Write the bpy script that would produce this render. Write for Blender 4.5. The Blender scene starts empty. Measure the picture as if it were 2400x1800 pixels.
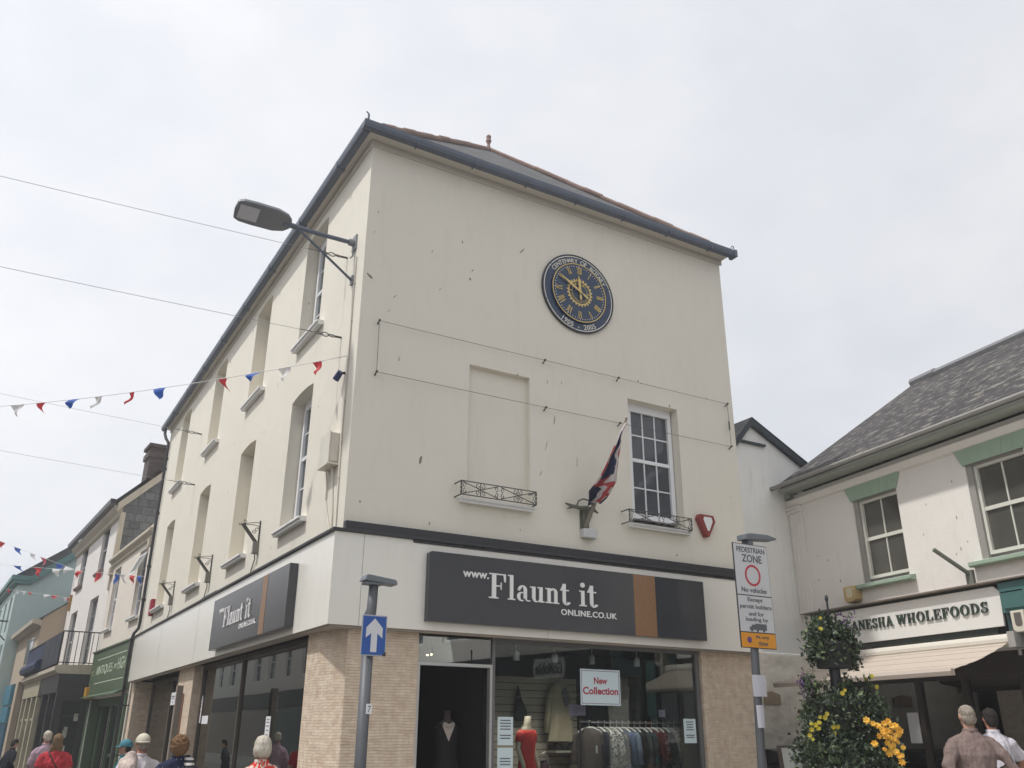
import bpy, bmesh, math, random
from mathutils import Vector, Matrix, noise
random.seed(7)
R = math.radians
sc = bpy.context.scene
COL = sc.collection
SCRATCH = bpy.data.scenes.new('scratch')

# ------------------------------------------------------------------ materials
MATS = {}
def nodes_of(m):
    m.use_nodes = True
    return m.node_tree.nodes, m.node_tree.links

def mat(name, col, rough=0.6, var=0.08, scale=3.0, bump=0.0, bscale=60.0, metal=0.0, stain=0.0, stain_col=(0.12, 0.10, 0.08), spec=0.5, streak=0.0):
    """Principled surface with soft colour mottling, optional fine bump and sparse weather stains."""
    if name in MATS: return MATS[name]
    m = bpy.data.materials.new(name); N, L = nodes_of(m)
    b = N['Principled BSDF']
    b.inputs['Roughness'].default_value = rough
    b.inputs['Metallic'].default_value = metal
    b.inputs['Specular IOR Level'].default_value = spec
    tc = N.new('ShaderNodeTexCoord')
    nz = N.new('ShaderNodeTexNoise'); nz.inputs['Scale'].default_value = scale; nz.inputs['Detail'].default_value = 5
    L.new(tc.outputs['Object'], nz.inputs['Vector'])
    mx = N.new('ShaderNodeMix'); mx.data_type = 'RGBA'
    lo = [max(0, c * (1 - var)) for c in col]; hi = [min(1, c * (1 + var)) for c in col]
    mx.inputs['A'].default_value = (*lo, 1); mx.inputs['B'].default_value = (*hi, 1)
    L.new(nz.outputs['Fac'], mx.inputs['Factor'])
    out = mx.outputs['Result']
    if stain > 0:
        mp = N.new('ShaderNodeMapping'); mp.inputs['Scale'].default_value = (5, 5, 1.1)
        L.new(tc.outputs['Object'], mp.inputs['Vector'])
        n2 = N.new('ShaderNodeTexNoise'); n2.inputs['Scale'].default_value = 1.3; n2.inputs['Detail'].default_value = 7; n2.inputs['Roughness'].default_value = 0.65
        L.new(mp.outputs['Vector'], n2.inputs['Vector'])
        rp = N.new('ShaderNodeValToRGB'); rp.color_ramp.elements[0].position = 0.52; rp.color_ramp.elements[1].position = 0.80
        rp.color_ramp.elements[0].color = (0, 0, 0, 1); rp.color_ramp.elements[1].color = (stain,) * 3 + (1,)
        L.new(n2.outputs['Fac'], rp.inputs['Fac'])
        m2 = N.new('ShaderNodeMix'); m2.data_type = 'RGBA'; m2.inputs['B'].default_value = (*stain_col, 1)
        L.new(rp.outputs['Color'], m2.inputs['Factor']); L.new(out, m2.inputs['A']); out = m2.outputs['Result']
    L.new(out, b.inputs['Base Color'])
    if bump > 0:
        n3 = N.new('ShaderNodeTexNoise'); n3.inputs['Scale'].default_value = bscale; n3.inputs['Detail'].default_value = 4
        L.new(tc.outputs['Object'], n3.inputs['Vector'])
        n4 = N.new('ShaderNodeTexNoise'); n4.inputs['Scale'].default_value = 1.4; n4.inputs['Detail'].default_value = 3
        L.new(tc.outputs['Object'], n4.inputs['Vector'])
        ad = N.new('ShaderNodeMath'); ad.operation = 'MULTIPLY_ADD'; ad.inputs[1].default_value = 6.0
        L.new(n4.outputs['Fac'], ad.inputs[0]); L.new(n3.outputs['Fac'], ad.inputs[2])
        bp = N.new('ShaderNodeBump'); bp.inputs['Strength'].default_value = bump; bp.inputs['Distance'].default_value = 0.01
        L.new(ad.outputs[0], bp.inputs['Height']); L.new(bp.outputs['Normal'], b.inputs['Normal'])
    MATS[name] = m
    return m

def brickmat(name, c1, c2, mortar, bw, bh, gap, rough=0.8, bump=0.6, axis='xz', lichen=0.0, lichen_col=(0.35, 0.34, 0.28), squash=1.0, dist=0.01):
    """Coursed stone, split-face tile or slates: courses run level whatever way the face turns."""
    if name in MATS: return MATS[name]
    m = bpy.data.materials.new(name); N, L = nodes_of(m); b = N['Principled BSDF']
    b.inputs['Roughness'].default_value = rough
    tc = N.new('ShaderNodeTexCoord'); sx = N.new('ShaderNodeSeparateXYZ'); L.new(tc.outputs['Object'], sx.inputs[0])
    cb = N.new('ShaderNodeCombineXYZ')
    if axis == 'sum':
        ad = N.new('ShaderNodeMath'); ad.operation = 'SUBTRACT'; L.new(sx.outputs['X'], ad.inputs[0]); L.new(sx.outputs['Y'], ad.inputs[1]); L.new(ad.outputs[0], cb.inputs['X'])
    elif axis == 'yz': L.new(sx.outputs['Y'], cb.inputs['X'])
    else: L.new(sx.outputs['X'], cb.inputs['X'])
    L.new(sx.outputs['Z'], cb.inputs['Y'])
    # slight waviness so the courses are not ruled lines
    nz = N.new('ShaderNodeTexNoise'); nz.inputs['Scale'].default_value = 4.0; L.new(tc.outputs['Object'], nz.inputs['Vector'])
    vm = N.new('ShaderNodeVectorMath'); vm.operation = 'SCALE'; vm.inputs['Scale'].default_value = dist; L.new(nz.outputs['Color'], vm.inputs[0])
    va = N.new('ShaderNodeVectorMath'); va.operation = 'ADD'; L.new(cb.outputs[0], va.inputs[0]); L.new(vm.outputs[0], va.inputs[1])
    br = N.new('ShaderNodeTexBrick'); L.new(va.outputs[0], br.inputs['Vector'])
    br.inputs['Color1'].default_value = (*c1, 1); br.inputs['Color2'].default_value = (*c2, 1); br.inputs['Mortar'].default_value = (*mortar, 1)
    br.inputs['Scale'].default_value = 1.0; br.inputs['Brick Width'].default_value = bw; br.inputs['Row Height'].default_value = bh
    br.inputs['Mortar Size'].default_value = gap; br.inputs['Mortar Smooth'].default_value = 0.3; br.offset = 0.5
    out = br.outputs['Color']
    n5 = N.new('ShaderNodeTexNoise'); n5.inputs['Scale'].default_value = 9; n5.inputs['Detail'].default_value = 6; L.new(tc.outputs['Object'], n5.inputs['Vector'])
    mm = N.new('ShaderNodeMix'); mm.data_type = 'RGBA'; mm.blend_type = 'OVERLAY'; mm.inputs['Factor'].default_value = 0.45
    L.new(out, mm.inputs['A']); L.new(n5.outputs['Fac'], mm.inputs['B'])
    hs = N.new('ShaderNodeHueSaturation'); hs.inputs['Saturation'].default_value = 1.0; L.new(mm.outputs['Result'], hs.inputs['Color']); out = hs.outputs['Color']
    if lichen > 0:
        mp = N.new('ShaderNodeMapping'); mp.inputs['Scale'].default_value = (5.0, 5.0, 12.0); L.new(tc.outputs['Object'], mp.inputs['Vector'])
        n2 = N.new('ShaderNodeTexNoise'); n2.inputs['Scale'].default_value = 0.9; n2.inputs['Detail'].default_value = 6; n2.inputs['Roughness'].default_value = .7; L.new(mp.outputs[0], n2.inputs['Vector'])
        rp = N.new('ShaderNodeValToRGB'); rp.color_ramp.elements[0].position = 0.53; rp.color_ramp.elements[1].position = 0.60
        rp.color_ramp.elements[0].color = (0, 0, 0, 1); rp.color_ramp.elements[1].color = (lichen,) * 3 + (1,)
        L.new(n2.outputs['Fac'], rp.inputs['Fac'])
        m2 = N.new('ShaderNodeMix'); m2.data_type = 'RGBA'; m2.inputs['B'].default_value = (*lichen_col, 1)
        L.new(rp.outputs['Color'], m2.inputs['Factor']); L.new(out, m2.inputs['A']); out = m2.outputs['Result']
    L.new(out, b.inputs['Base Color'])
    hm = N.new('ShaderNodeMath'); hm.operation = 'MULTIPLY_ADD'; hm.inputs[1].default_value = -1.0
    L.new(br.outputs['Fac'], hm.inputs[0]); L.new(n5.outputs['Fac'], hm.inputs[2])
    bp = N.new('ShaderNodeBump'); bp.inputs['Strength'].default_value = bump; bp.inputs['Distance'].default_value = 0.015
    L.new(hm.outputs[0], bp.inputs['Height']); L.new(bp.outputs['Normal'], b.inputs['Normal'])
    MATS[name] = m
    return m

def glassmat(name, tint=(0.75, 0.8, 0.78), ior=1.6, base=0.04):
    """Window pane: tinted see-through sheet with a clear reflection that grows at grazing angles."""
    m = bpy.data.materials.new(name); N, L = nodes_of(m)
    for n in list(N):
        if n.type == 'BSDF_PRINCIPLED': N.remove(n)
    out = N['Material Output']
    tr = N.new('ShaderNodeBsdfTransparent'); tr.inputs['Color'].default_value = (*tint, 1)
    gl = N.new('ShaderNodeBsdfGlossy'); gl.inputs['Roughness'].default_value = 0.0; gl.inputs['Color'].default_value = (0.95, 0.97, 0.96, 1)
    fr = N.new('ShaderNodeFresnel'); fr.inputs['IOR'].default_value = ior
    ad = N.new('ShaderNodeMath'); ad.operation = 'ADD'; ad.inputs[1].default_value = base; ad.use_clamp = True
    L.new(fr.outputs[0], ad.inputs[0])
    tc = N.new('ShaderNodeTexCoord'); nz = N.new('ShaderNodeTexNoise'); nz.inputs['Scale'].default_value = 0.9; nz.inputs['Detail'].default_value = 1
    L.new(tc.outputs['Object'], nz.inputs['Vector'])
    bp = N.new('ShaderNodeBump'); bp.inputs['Strength'].default_value = 0.06; bp.inputs['Distance'].default_value = 0.02
    L.new(nz.outputs['Fac'], bp.inputs['Height']); L.new(bp.outputs['Normal'], gl.inputs['Normal'])
    mx = N.new('ShaderNodeMixShader'); L.new(ad.outputs[0], mx.inputs[0]); L.new(tr.outputs[0], mx.inputs[1]); L.new(gl.outputs[0], mx.inputs[2])
    L.new(mx.outputs[0], out.inputs['Surface'])
    MATS[name] = m
    return m

def emitmat(name, col, s):
    if name in MATS: return MATS[name]
    m = bpy.data.materials.new(name); N, L = nodes_of(m); b = N['Principled BSDF']
    b.inputs['Base Color'].default_value = (*col, 1); b.inputs['Emission Color'].default_value = (*col, 1); b.inputs['Emission Strength'].default_value = s
    MATS[name] = m
    return m

def patternmat(name, kind, cols, scale=1.0, rough=0.85):
    """Woven and printed cloth: stripes, dots, flowers, marl."""
    if name in MATS: return MATS[name]
    m = bpy.data.materials.new(name); N, L = nodes_of(m); b = N['Principled BSDF']; b.inputs['Roughness'].default_value = rough
    b.inputs['Specular IOR Level'].default_value = 0.2
    tc = N.new('ShaderNodeTexCoord')
    rp = N.new('ShaderNodeValToRGB'); rp.color_ramp.interpolation = 'CONSTANT'
    if kind == 'stripe':
        sx = N.new('ShaderNodeSeparateXYZ'); L.new(tc.outputs['Object'], sx.inputs[0])
        ma = N.new('ShaderNodeMath'); ma.operation = 'MULTIPLY'; ma.inputs[1].default_value = scale; L.new(sx.outputs['Z'], ma.inputs[0])
        fr = N.new('ShaderNodeMath'); fr.operation = 'FRACT'; L.new(ma.outputs[0], fr.inputs[0]); src = fr.outputs[0]
    elif kind == 'dots':
        vo = N.new('ShaderNodeTexVoronoi'); vo.inputs['Scale'].default_value = scale; vo.inputs['Randomness'].default_value = 0.35; L.new(tc.outputs['Object'], vo.inputs['Vector']); src = vo.outputs['Distance']
    else:
        nz = N.new('ShaderNodeTexNoise'); nz.inputs['Scale'].default_value = scale; nz.inputs['Detail'].default_value = 3 if kind == 'flower' else 8; nz.inputs['Roughness'].default_value = .6
        nz.inputs['Distortion'].default_value = 1.2 if kind == 'flower' else 0
        L.new(tc.outputs['Object'], nz.inputs['Vector']); src = nz.outputs['Fac']
    els = rp.color_ramp.elements
    while len(els) < len(cols): els.new(0.5)
    for e, (p, c) in zip(sorted(els, key=lambda q: q.position), cols): pass
    for i, (p, c) in enumerate(cols):
        els[i].position = p; els[i].color = (*c, 1)
    L.new(src, rp.inputs['Fac']); L.new(rp.outputs['Color'], b.inputs['Base Color'])
    n3 = N.new('ShaderNodeTexNoise'); n3.inputs['Scale'].default_value = 14; n3.inputs['Detail'].default_value = 3; L.new(tc.outputs['Object'], n3.inputs['Vector'])
    bp = N.new('ShaderNodeBump'); bp.inputs['Strength'].default_value = .5; bp.inputs['Distance'].default_value = .02; L.new(n3.outputs['Fac'], bp.inputs['Height']); L.new(bp.outputs['Normal'], b.inputs['Normal'])
    MATS[name] = m
    return m

def fibremat(name, lo, hi, scale, rough=.75, bump=.5, spec=.3):
    """Hair and soft cloth: fine drawn-out light and dark streaks with matching relief; scale is (x, y, z)."""
    if name in MATS: return MATS[name]
    m = bpy.data.materials.new(name); N, L = nodes_of(m); b = N['Principled BSDF']; b.inputs['Roughness'].default_value = rough; b.inputs['Specular IOR Level'].default_value = spec
    tc = N.new('ShaderNodeTexCoord'); mp = N.new('ShaderNodeMapping'); mp.inputs['Scale'].default_value = scale; L.new(tc.outputs['Object'], mp.inputs['Vector'])
    nz = N.new('ShaderNodeTexNoise'); nz.inputs['Scale'].default_value = 1.0; nz.inputs['Detail'].default_value = 5; nz.inputs['Roughness'].default_value = .65; L.new(mp.outputs[0], nz.inputs['Vector'])
    rp = N.new('ShaderNodeValToRGB'); rp.color_ramp.elements[0].position = .30; rp.color_ramp.elements[1].position = .72
    rp.color_ramp.elements[0].color = (*lo, 1); rp.color_ramp.elements[1].color = (*hi, 1); L.new(nz.outputs['Fac'], rp.inputs['Fac']); L.new(rp.outputs['Color'], b.inputs['Base Color'])
    n2 = N.new('ShaderNodeTexNoise'); n2.inputs['Scale'].default_value = 9; n2.inputs['Detail'].default_value = 2; L.new(tc.outputs['Object'], n2.inputs['Vector'])
    ad = N.new('ShaderNodeMath'); ad.operation = 'MULTIPLY_ADD'; ad.inputs[1].default_value = 2.2; L.new(n2.outputs['Fac'], ad.inputs[0]); L.new(nz.outputs['Fac'], ad.inputs[2])
    bp = N.new('ShaderNodeBump'); bp.inputs['Strength'].default_value = bump; bp.inputs['Distance'].default_value = .02; L.new(ad.outputs[0], bp.inputs['Height']); L.new(bp.outputs['Normal'], b.inputs['Normal'])
    MATS[name] = m
    return m

# ------------------------------------------------------------------ mesh building
ORIG = lambda u, d, z: (u, d, z)
class MB:
    def __init__(self, m=ORIG): self.v = []; self.f = []; self.mi = []; self.m = m; self.cur = 0
    def add(self, vs, fs, raw=False):
        o = len(self.v)
        self.v += [Vector(p) if raw else Vector(self.m(*p)) for p in vs]
        self.f += [tuple(i + o for i in f) for f in fs]; self.mi += [self.cur] * len(fs)
    def box(self, u0, u1, d0, d1, z0, z1):
        self.add([(u0, d0, z0), (u1, d0, z0), (u1, d1, z0), (u0, d1, z0), (u0, d0, z1), (u1, d0, z1), (u1, d1, z1), (u0, d1, z1)],
                 [(0, 3, 2, 1), (4, 5, 6, 7), (0, 1, 5, 4), (1, 2, 6, 5), (2, 3, 7, 6), (3, 0, 4, 7)])
    def quad(self, *p): self.add(p, [tuple(range(len(p)))])
    def prism(self, pts, d0, d1):
        """outline in (u, z) pushed from depth d0 to d1"""
        n = len(pts)
        self.add([(u, d0, z) for u, z in pts] + [(u, d1, z) for u, z in pts],
                 [tuple(range(n)), tuple(range(2 * n - 1, n - 1, -1))] + [(i, (i + 1) % n, n + (i + 1) % n, n + i) for i in range(n)])
    def plan(self, pts, z0, z1):
        """outline in (u, d) pushed from z0 to z1"""
        n = len(pts)
        self.add([(u, d, z0) for u, d in pts] + [(u, d, z1) for u, d in pts],
                 [tuple(range(n)), tuple(range(2 * n - 1, n - 1, -1))] + [(i, (i + 1) % n, n + (i + 1) % n, n + i) for i in range(n)])
    def section(self, pts, u0, u1):
        """outline in (d, z) pushed from u0 to u1"""
        n = len(pts)
        self.add([(u0, d, z) for d, z in pts] + [(u1, d, z) for d, z in pts],
                 [tuple(range(n)), tuple(range(2 * n - 1, n - 1, -1))] + [(i, (i + 1) % n, n + (i + 1) % n, n + i) for i in range(n)])
    def tube(self, pts, r, n=8, mapped=True, flat=None):
        P = [Vector(self.m(*p)) if mapped else Vector(p) for p in pts]
        rs = r if isinstance(r, (list, tuple)) else [r] * len(P)
        vs = []; prev = None
        for i, p in enumerate(P):
            t = (P[min(i + 1, len(P) - 1)] - P[max(i - 1, 0)])
            t = t.normalized() if t.length > 1e-9 else Vector((0, 0, 1))
            if prev is None:
                a = t.orthogonal().normalized()
            else:
                a = prev - t * prev.dot(t)
                a = a.normalized() if a.length > 1e-6 else t.orthogonal().normalized()
            prev = a; b = t.cross(a)
            for k in range(n):
                q = 2 * math.pi * k / n
                vs.append(p + (a * math.cos(q) + b * math.sin(q)) * rs[i])
        fs = [(i * n + k, i * n + (k + 1) % n, (i + 1) * n + (k + 1) % n, (i + 1) * n + k) for i in range(len(P) - 1) for k in range(n)]
        fs += [tuple(range(n - 1, -1, -1)), tuple(range((len(P) - 1) * n, len(P) * n))]
        self.add(vs, fs, raw=True)
    def loft(self, rings, n=16, mapped=True):
        """rings of (x, y, z, rx, ry), level ellipses from bottom to top"""
        vs = []
        for x, y, z, rx, ry in rings:
            for k in range(n):
                q = 2 * math.pi * k / n
                vs.append((x + rx * math.cos(q), y + ry * math.sin(q), z))
        fs = [(i * n + k, i * n + (k + 1) % n, (i + 1) * n + (k + 1) % n, (i + 1) * n + k) for i in range(len(rings) - 1) for k in range(n)]
        fs += [tuple(range(n - 1, -1, -1)), tuple(range((len(rings) - 1) * n, len(rings) * n))]
        self.add(vs, fs, raw=not mapped)
    def ball(self, c, rx, ry, rz, n=14, k=9):
        self.loft([(c[0], c[1], c[2] + rz * math.sin(a), max(1e-4, rx * math.cos(a)), max(1e-4, ry * math.cos(a))) for a in [(-.5 + i / (k - 1)) * math.pi * .985 for i in range(k)]], n)
    def disc(self, uc, zc, r0, r1, d0, d1, n=64, a0=0, a1=360, sx=1.0):
        """flat ring (r0 inner) with thickness, facing along d"""
        full = abs(a1 - a0) >= 359.9
        m = n if full else n + 1
        A = [R(a0 + (a1 - a0) * i / n) for i in range(m)]
        if r0 <= 0:
            self.prism([(uc + r1 * sx * math.sin(a), zc + r1 * math.cos(a)) for a in A], d0, d1); return
        vs = []
        for a in A:
            s, c = math.sin(a), math.cos(a)
            vs += [(uc + r0 * sx * s, d0, zc + r0 * c), (uc + r1 * sx * s, d0, zc + r1 * c), (uc + r1 * sx * s, d1, zc + r1 * c), (uc + r0 * sx * s, d1, zc + r0 * c)]
        fs = []
        for i in range(m if full else m - 1):
            j = (i + 1) % m
            for k in range(4): fs.append((i * 4 + k, j * 4 + k, j * 4 + (k + 1) % 4, i * 4 + (k + 1) % 4))
        if not full: fs += [(0, 1, 2, 3), ((m - 1) * 4 + 3, (m - 1) * 4 + 2, (m - 1) * 4 + 1, (m - 1) * 4)]
        self.add(vs, fs)
    def build(self, name, mats, parent=None, smooth=False, bevel=0.0, auto=None):
        off = Vector((0, 0, 0)); p = parent
        while p is not None: off += Vector(p.location); p = p.parent
        me = bpy.data.meshes.new(name); me.from_pydata([v - off for v in self.v], [], self.f); 
        if not isinstance(mats, (list, tuple)): mats = [mats]
        for m in mats: me.materials.append(m)
        for pl, i in zip(me.polygons, self.mi): pl.material_index = i; pl.use_smooth = smooth
        bm = bmesh.new(); bm.from_mesh(me); bmesh.ops.recalc_face_normals(bm, faces=bm.faces); bm.to_mesh(me); bm.free()
        me.update()
        o = bpy.data.objects.new(name, me); COL.objects.link(o); o.parent = parent
        if bevel:
            md = o.modifiers.new('edge', 'BEVEL'); md.width = bevel; md.segments = 2; md.limit_method = 'ANGLE'; md.angle_limit = R(40)
        return o

def thing(name, label, cat, loc=(0, 0, 0), group=None):
    o = bpy.data.objects.new(name, None); COL.objects.link(o); o.location = loc; o.empty_display_size = .2
    o['label'] = label; o['category'] = cat
    if group: o['group'] = group
    return o
def tag(o, label, cat, group=None):
    o['label'] = label; o['category'] = cat
    if group: o['group'] = group
    return o
def origin_to(o, p):
    """put a one-mesh thing's origin at p"""
    p = Vector(p); o.data.transform(Matrix.Translation(-p)); o.location = p
    return o

def bake(o, voxel=None, smooth_it=0):
    if voxel:
        md = o.modifiers.new('r', 'REMESH'); md.mode = 'VOXEL'; md.voxel_size = voxel
    if smooth_it:
        md = o.modifiers.new('s', 'SMOOTH'); md.iterations = smooth_it; md.factor = 0.5
    # worked out in a scratch scene so that the whole street is not re-evaluated
    SCRATCH.collection.objects.link(o)
    COL.objects.unlink(o)
    with bpy.context.temp_override(scene=SCRATCH, view_layer=SCRATCH.view_layers[0]):
        dg = bpy.context.evaluated_depsgraph_get(); dg.update()
        me = bpy.data.meshes.new_from_object(o.evaluated_get(dg))
    COL.objects.link(o); SCRATCH.collection.objects.unlink(o)
    mats = list(o.data.materials)
    o.modifiers.clear(); o.data = me
    if not me.materials:
        for m in mats: me.materials.append(m)
    for p in me.polygons: p.use_smooth = True
    return o

def rumple(o, amp, sc_, stretch=1.0, seed=0.0):
    # uneven swelling along the normals; stretch < 1 draws it out into upright strands and folds
    me = o.data; nv = len(me.vertices); co = [0.0] * (3 * nv); nr = [0.0] * (3 * nv)
    me.vertices.foreach_get('co', co); me.vertices.foreach_get('normal', nr)
    for i in range(0, 3 * nv, 3):
        n = noise.noise(Vector((co[i] * sc_ + seed, co[i + 1] * sc_ + seed * 1.7, co[i + 2] * sc_ * stretch))) * amp
        co[i] += nr[i] * n; co[i + 1] += nr[i + 1] * n; co[i + 2] += nr[i + 2] * n
    me.vertices.foreach_set('co', co); me.update()

# facade maps: (u along, d into the building, z up)
FRONT = lambda u, d, z: (u, d, z)                       # clock wall, u to the right
SIDE = lambda u, d, z: (d, u, z)                        # long street wall, u away down the street
SV = (-0.05140, 0.99868); SO = (0.0, 15.9)
STREET = lambda u, d, z: (SO[0] + SV[0] * u + SV[1] * d, SO[1] + SV[1] * u - SV[0] * d, z)   # older row beyond, slightly turned
GV = (-0.1456, -0.98934); GO = (9.2066, 1.0)
LANE = lambda u, d, z: (GO[0] + GV[0] * u - GV[1] * d, GO[1] + GV[1] * u + GV[0] * d, z)      # wholefood shop row, u towards the viewer

def wall(mb, u0, u1, z0, z1, ops, seg=6):
    """wall face at d = 0 with recessed openings; each op: u0,u1,z0,z1,rise,depth,blind"""
    top = z1 if callable(z1) else (lambda u: z1)
    xs = {u0, u1}
    if callable(z1): xs |= {u0 + (u1 - u0) * i / 8 for i in range(9)}
    for o in ops:
        k = seg if o.get('rise') else 1
        xs |= {o['u0'] + (o['u1'] - o['u0']) * i / k for i in range(k + 1)}
    xs = sorted(x for x in xs if u0 - 1e-9 <= x <= u1 + 1e-9)
    def zt(o, u):
        h = (o['u1'] - o['u0']) / 2; c = (o['u0'] + o['u1']) / 2
        return o['z1'] + o.get('rise', 0) * (1 - ((u - c) / h) ** 2)
    for a, b in zip(xs, xs[1:]):
        if b - a < 1e-6: continue
        mid = (a + b) / 2
        la, lb = z0, z0
        for o in sorted([o for o in ops if o['u0'] < mid < o['u1']], key=lambda o: o['z0']):
            if o['z0'] - la > 1e-6 or o['z0'] - lb > 1e-6: mb.quad((a, 0, la), (b, 0, lb), (b, 0, o['z0']), (a, 0, o['z0']))
            la, lb = zt(o, a), zt(o, b)
            D = o['depth']
            mb.quad((a, 0, la), (b, 0, lb), (b, D, lb), (a, D, la))
            if o.get('blind'): mb.quad((a, D, o['z0']), (b, D, o['z0']), (b, D, lb), (a, D, la))
        mb.quad((a, 0, la), (b, 0, lb), (b, 0, top(b)), (a, 0, top(a)))
    for o in ops:
        D = o['depth']
        for e in ('u0', 'u1'): mb.quad((o[e], 0, o['z0']), (o[e], D, o['z0']), (o[e], D, o['z1']), (o[e], 0, o['z1']))
        mb.quad((o['u0'], 0, o['z0']), (o['u1'], 0, o['z0']), (o['u1'], D, o['z0']), (o['u0'], D, o['z0']))

def sash(m, u0, u1, z0, z1, d, cols, rows, parent, fmat, gmat, name='sash_window', fw=.07, bar=.022, rail=None, top=0.0):
    """double-hung sash: outer frame, meeting rail, glazing bars; the pane is its child"""
    mb = MB(m)
    mb.box(u0, u0 + fw, d, d + .09, z0, z1 + top); mb.box(u1 - fw, u1, d, d + .09, z0, z1 + top)
    mb.box(u0 + fw, u1 - fw, d, d + .09, z1 - fw, z1 + top); mb.box(u0 + fw, u1 - fw, d, d + .09, z0, z0 + fw * 1.1)
    zm = rail if rail else (z0 + z1) / 2
    mb.box(u0 + fw, u1 - fw, d + .015, d + .075, zm - .028, zm + .028)
    for i in range(1, cols):
        x = u0 + fw + (u1 - u0 - 2 * fw) * i / cols
        mb.box(x - bar / 2, x + bar / 2, d + .03, d + .07, z0 + fw * 1.1, zm - .028); mb.box(x - bar / 2, x + bar / 2, d + .03, d + .07, zm + .028, z1 - fw)
    for a, b in ((z0 + fw * 1.1, zm - .028), (zm + .028, z1 - fw)):
        for j in range(1, rows):
            z = a + (b - a) * j / rows
            for i in range(cols):
                x0 = u0 + fw + (u1 - u0 - 2 * fw) * i / cols + (bar / 2 if i else 0); x1 = u0 + fw + (u1 - u0 - 2 * fw) * (i + 1) / cols - (bar / 2 if i < cols - 1 else 0)
                mb.box(x0, x1, d + .032, d + .068, z - bar / 2, z + bar / 2)
    f = mb.build(name, fmat, parent)
    g = MB(m); g.box(u0 + .02, u1 - .02, d + .047, d + .053, z0 + .02, z1 + max(0, top - .02)); g.build('pane', gmat, f)
    return f

def sill(m, u0, u1, z0, z1, proj, parent, smat, inner=0.0):
    mb = MB(m)
    mb.section([(inner, z0 + .03), (-proj * .75, z0), (-proj * .75, z0 + (z1 - z0) * .45), (-proj, z0 + (z1 - z0) * .5), (-proj, z1 - .012), (inner, z1)], u0, u1)
    return mb.build('sill', smat, parent)

# ------------------------------------------------------------------ lettering
def text_verts(body, bold=0.0, space=1.0):
    c = bpy.data.curves.new('letters', 'FONT'); c.body = body; c.size = 1.0; c.offset = bold; c.extrude = 0.01; c.space_character = space; c.resolution_u = 4
    o = bpy.data.objects.new('letters', c)
    me = bpy.data.meshes.new_from_object(o)
    vs = [tuple(v.co) for v in me.vertices]; fs = [tuple(p.vertices) for p in me.polygons]
    bpy.data.objects.remove(o); bpy.data.curves.remove(c); bpy.data.meshes.remove(me)
    return vs, fs
def letter_box(mb, body, ul, ur, zb, zt, d, th=.006, bold=0.0, space=1.0):
    """letters stretched to fill the given box on a facade; ul is the reader's left"""
    vs, fs = text_verts(body, bold, space)
    x0 = min(v[0] for v in vs); x1 = max(v[0] for v in vs); y0 = min(v[1] for v in vs); y1 = max(v[1] for v in vs)
    mb.add([(ul + (ur - ul) * (x - x0) / (x1 - x0), d - th * (.5 + 50 * z), zb + (zt - zb) * (y - y0) / (y1 - y0)) for x, y, z in vs], fs)
def letter_on_ring(mb, body, uc, zc, r, deg0, deg1, h, d, inward=False, th=.006, bold=0.0, sx=1.0):
    n = len(body)
    for i, ch in enumerate(body):
        if ch == ' ': continue
        a = R(deg0 + (deg1 - deg0) * (i + .5) / n)
        vs, fs = text_verts(ch, bold)
        x0 = min(v[0] for v in vs); x1 = max(v[0] for v in vs)
        s, c = math.sin(a), math.cos(a)
        out = []
        for x, y, z in vs:
            lx = (x - (x0 + x1) / 2) * h / .73; ly = (y - .365) * h / .73
            if inward: rx, ry = lx * -c + -s * ly, lx * s + -c * ly
            else: rx, ry = lx * c + s * ly, -lx * s + c * ly
            out.append((uc + r * s + rx, d - th * (.5 + 50 * z), zc + r * c + ry))
        mb.add(out, fs)

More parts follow.
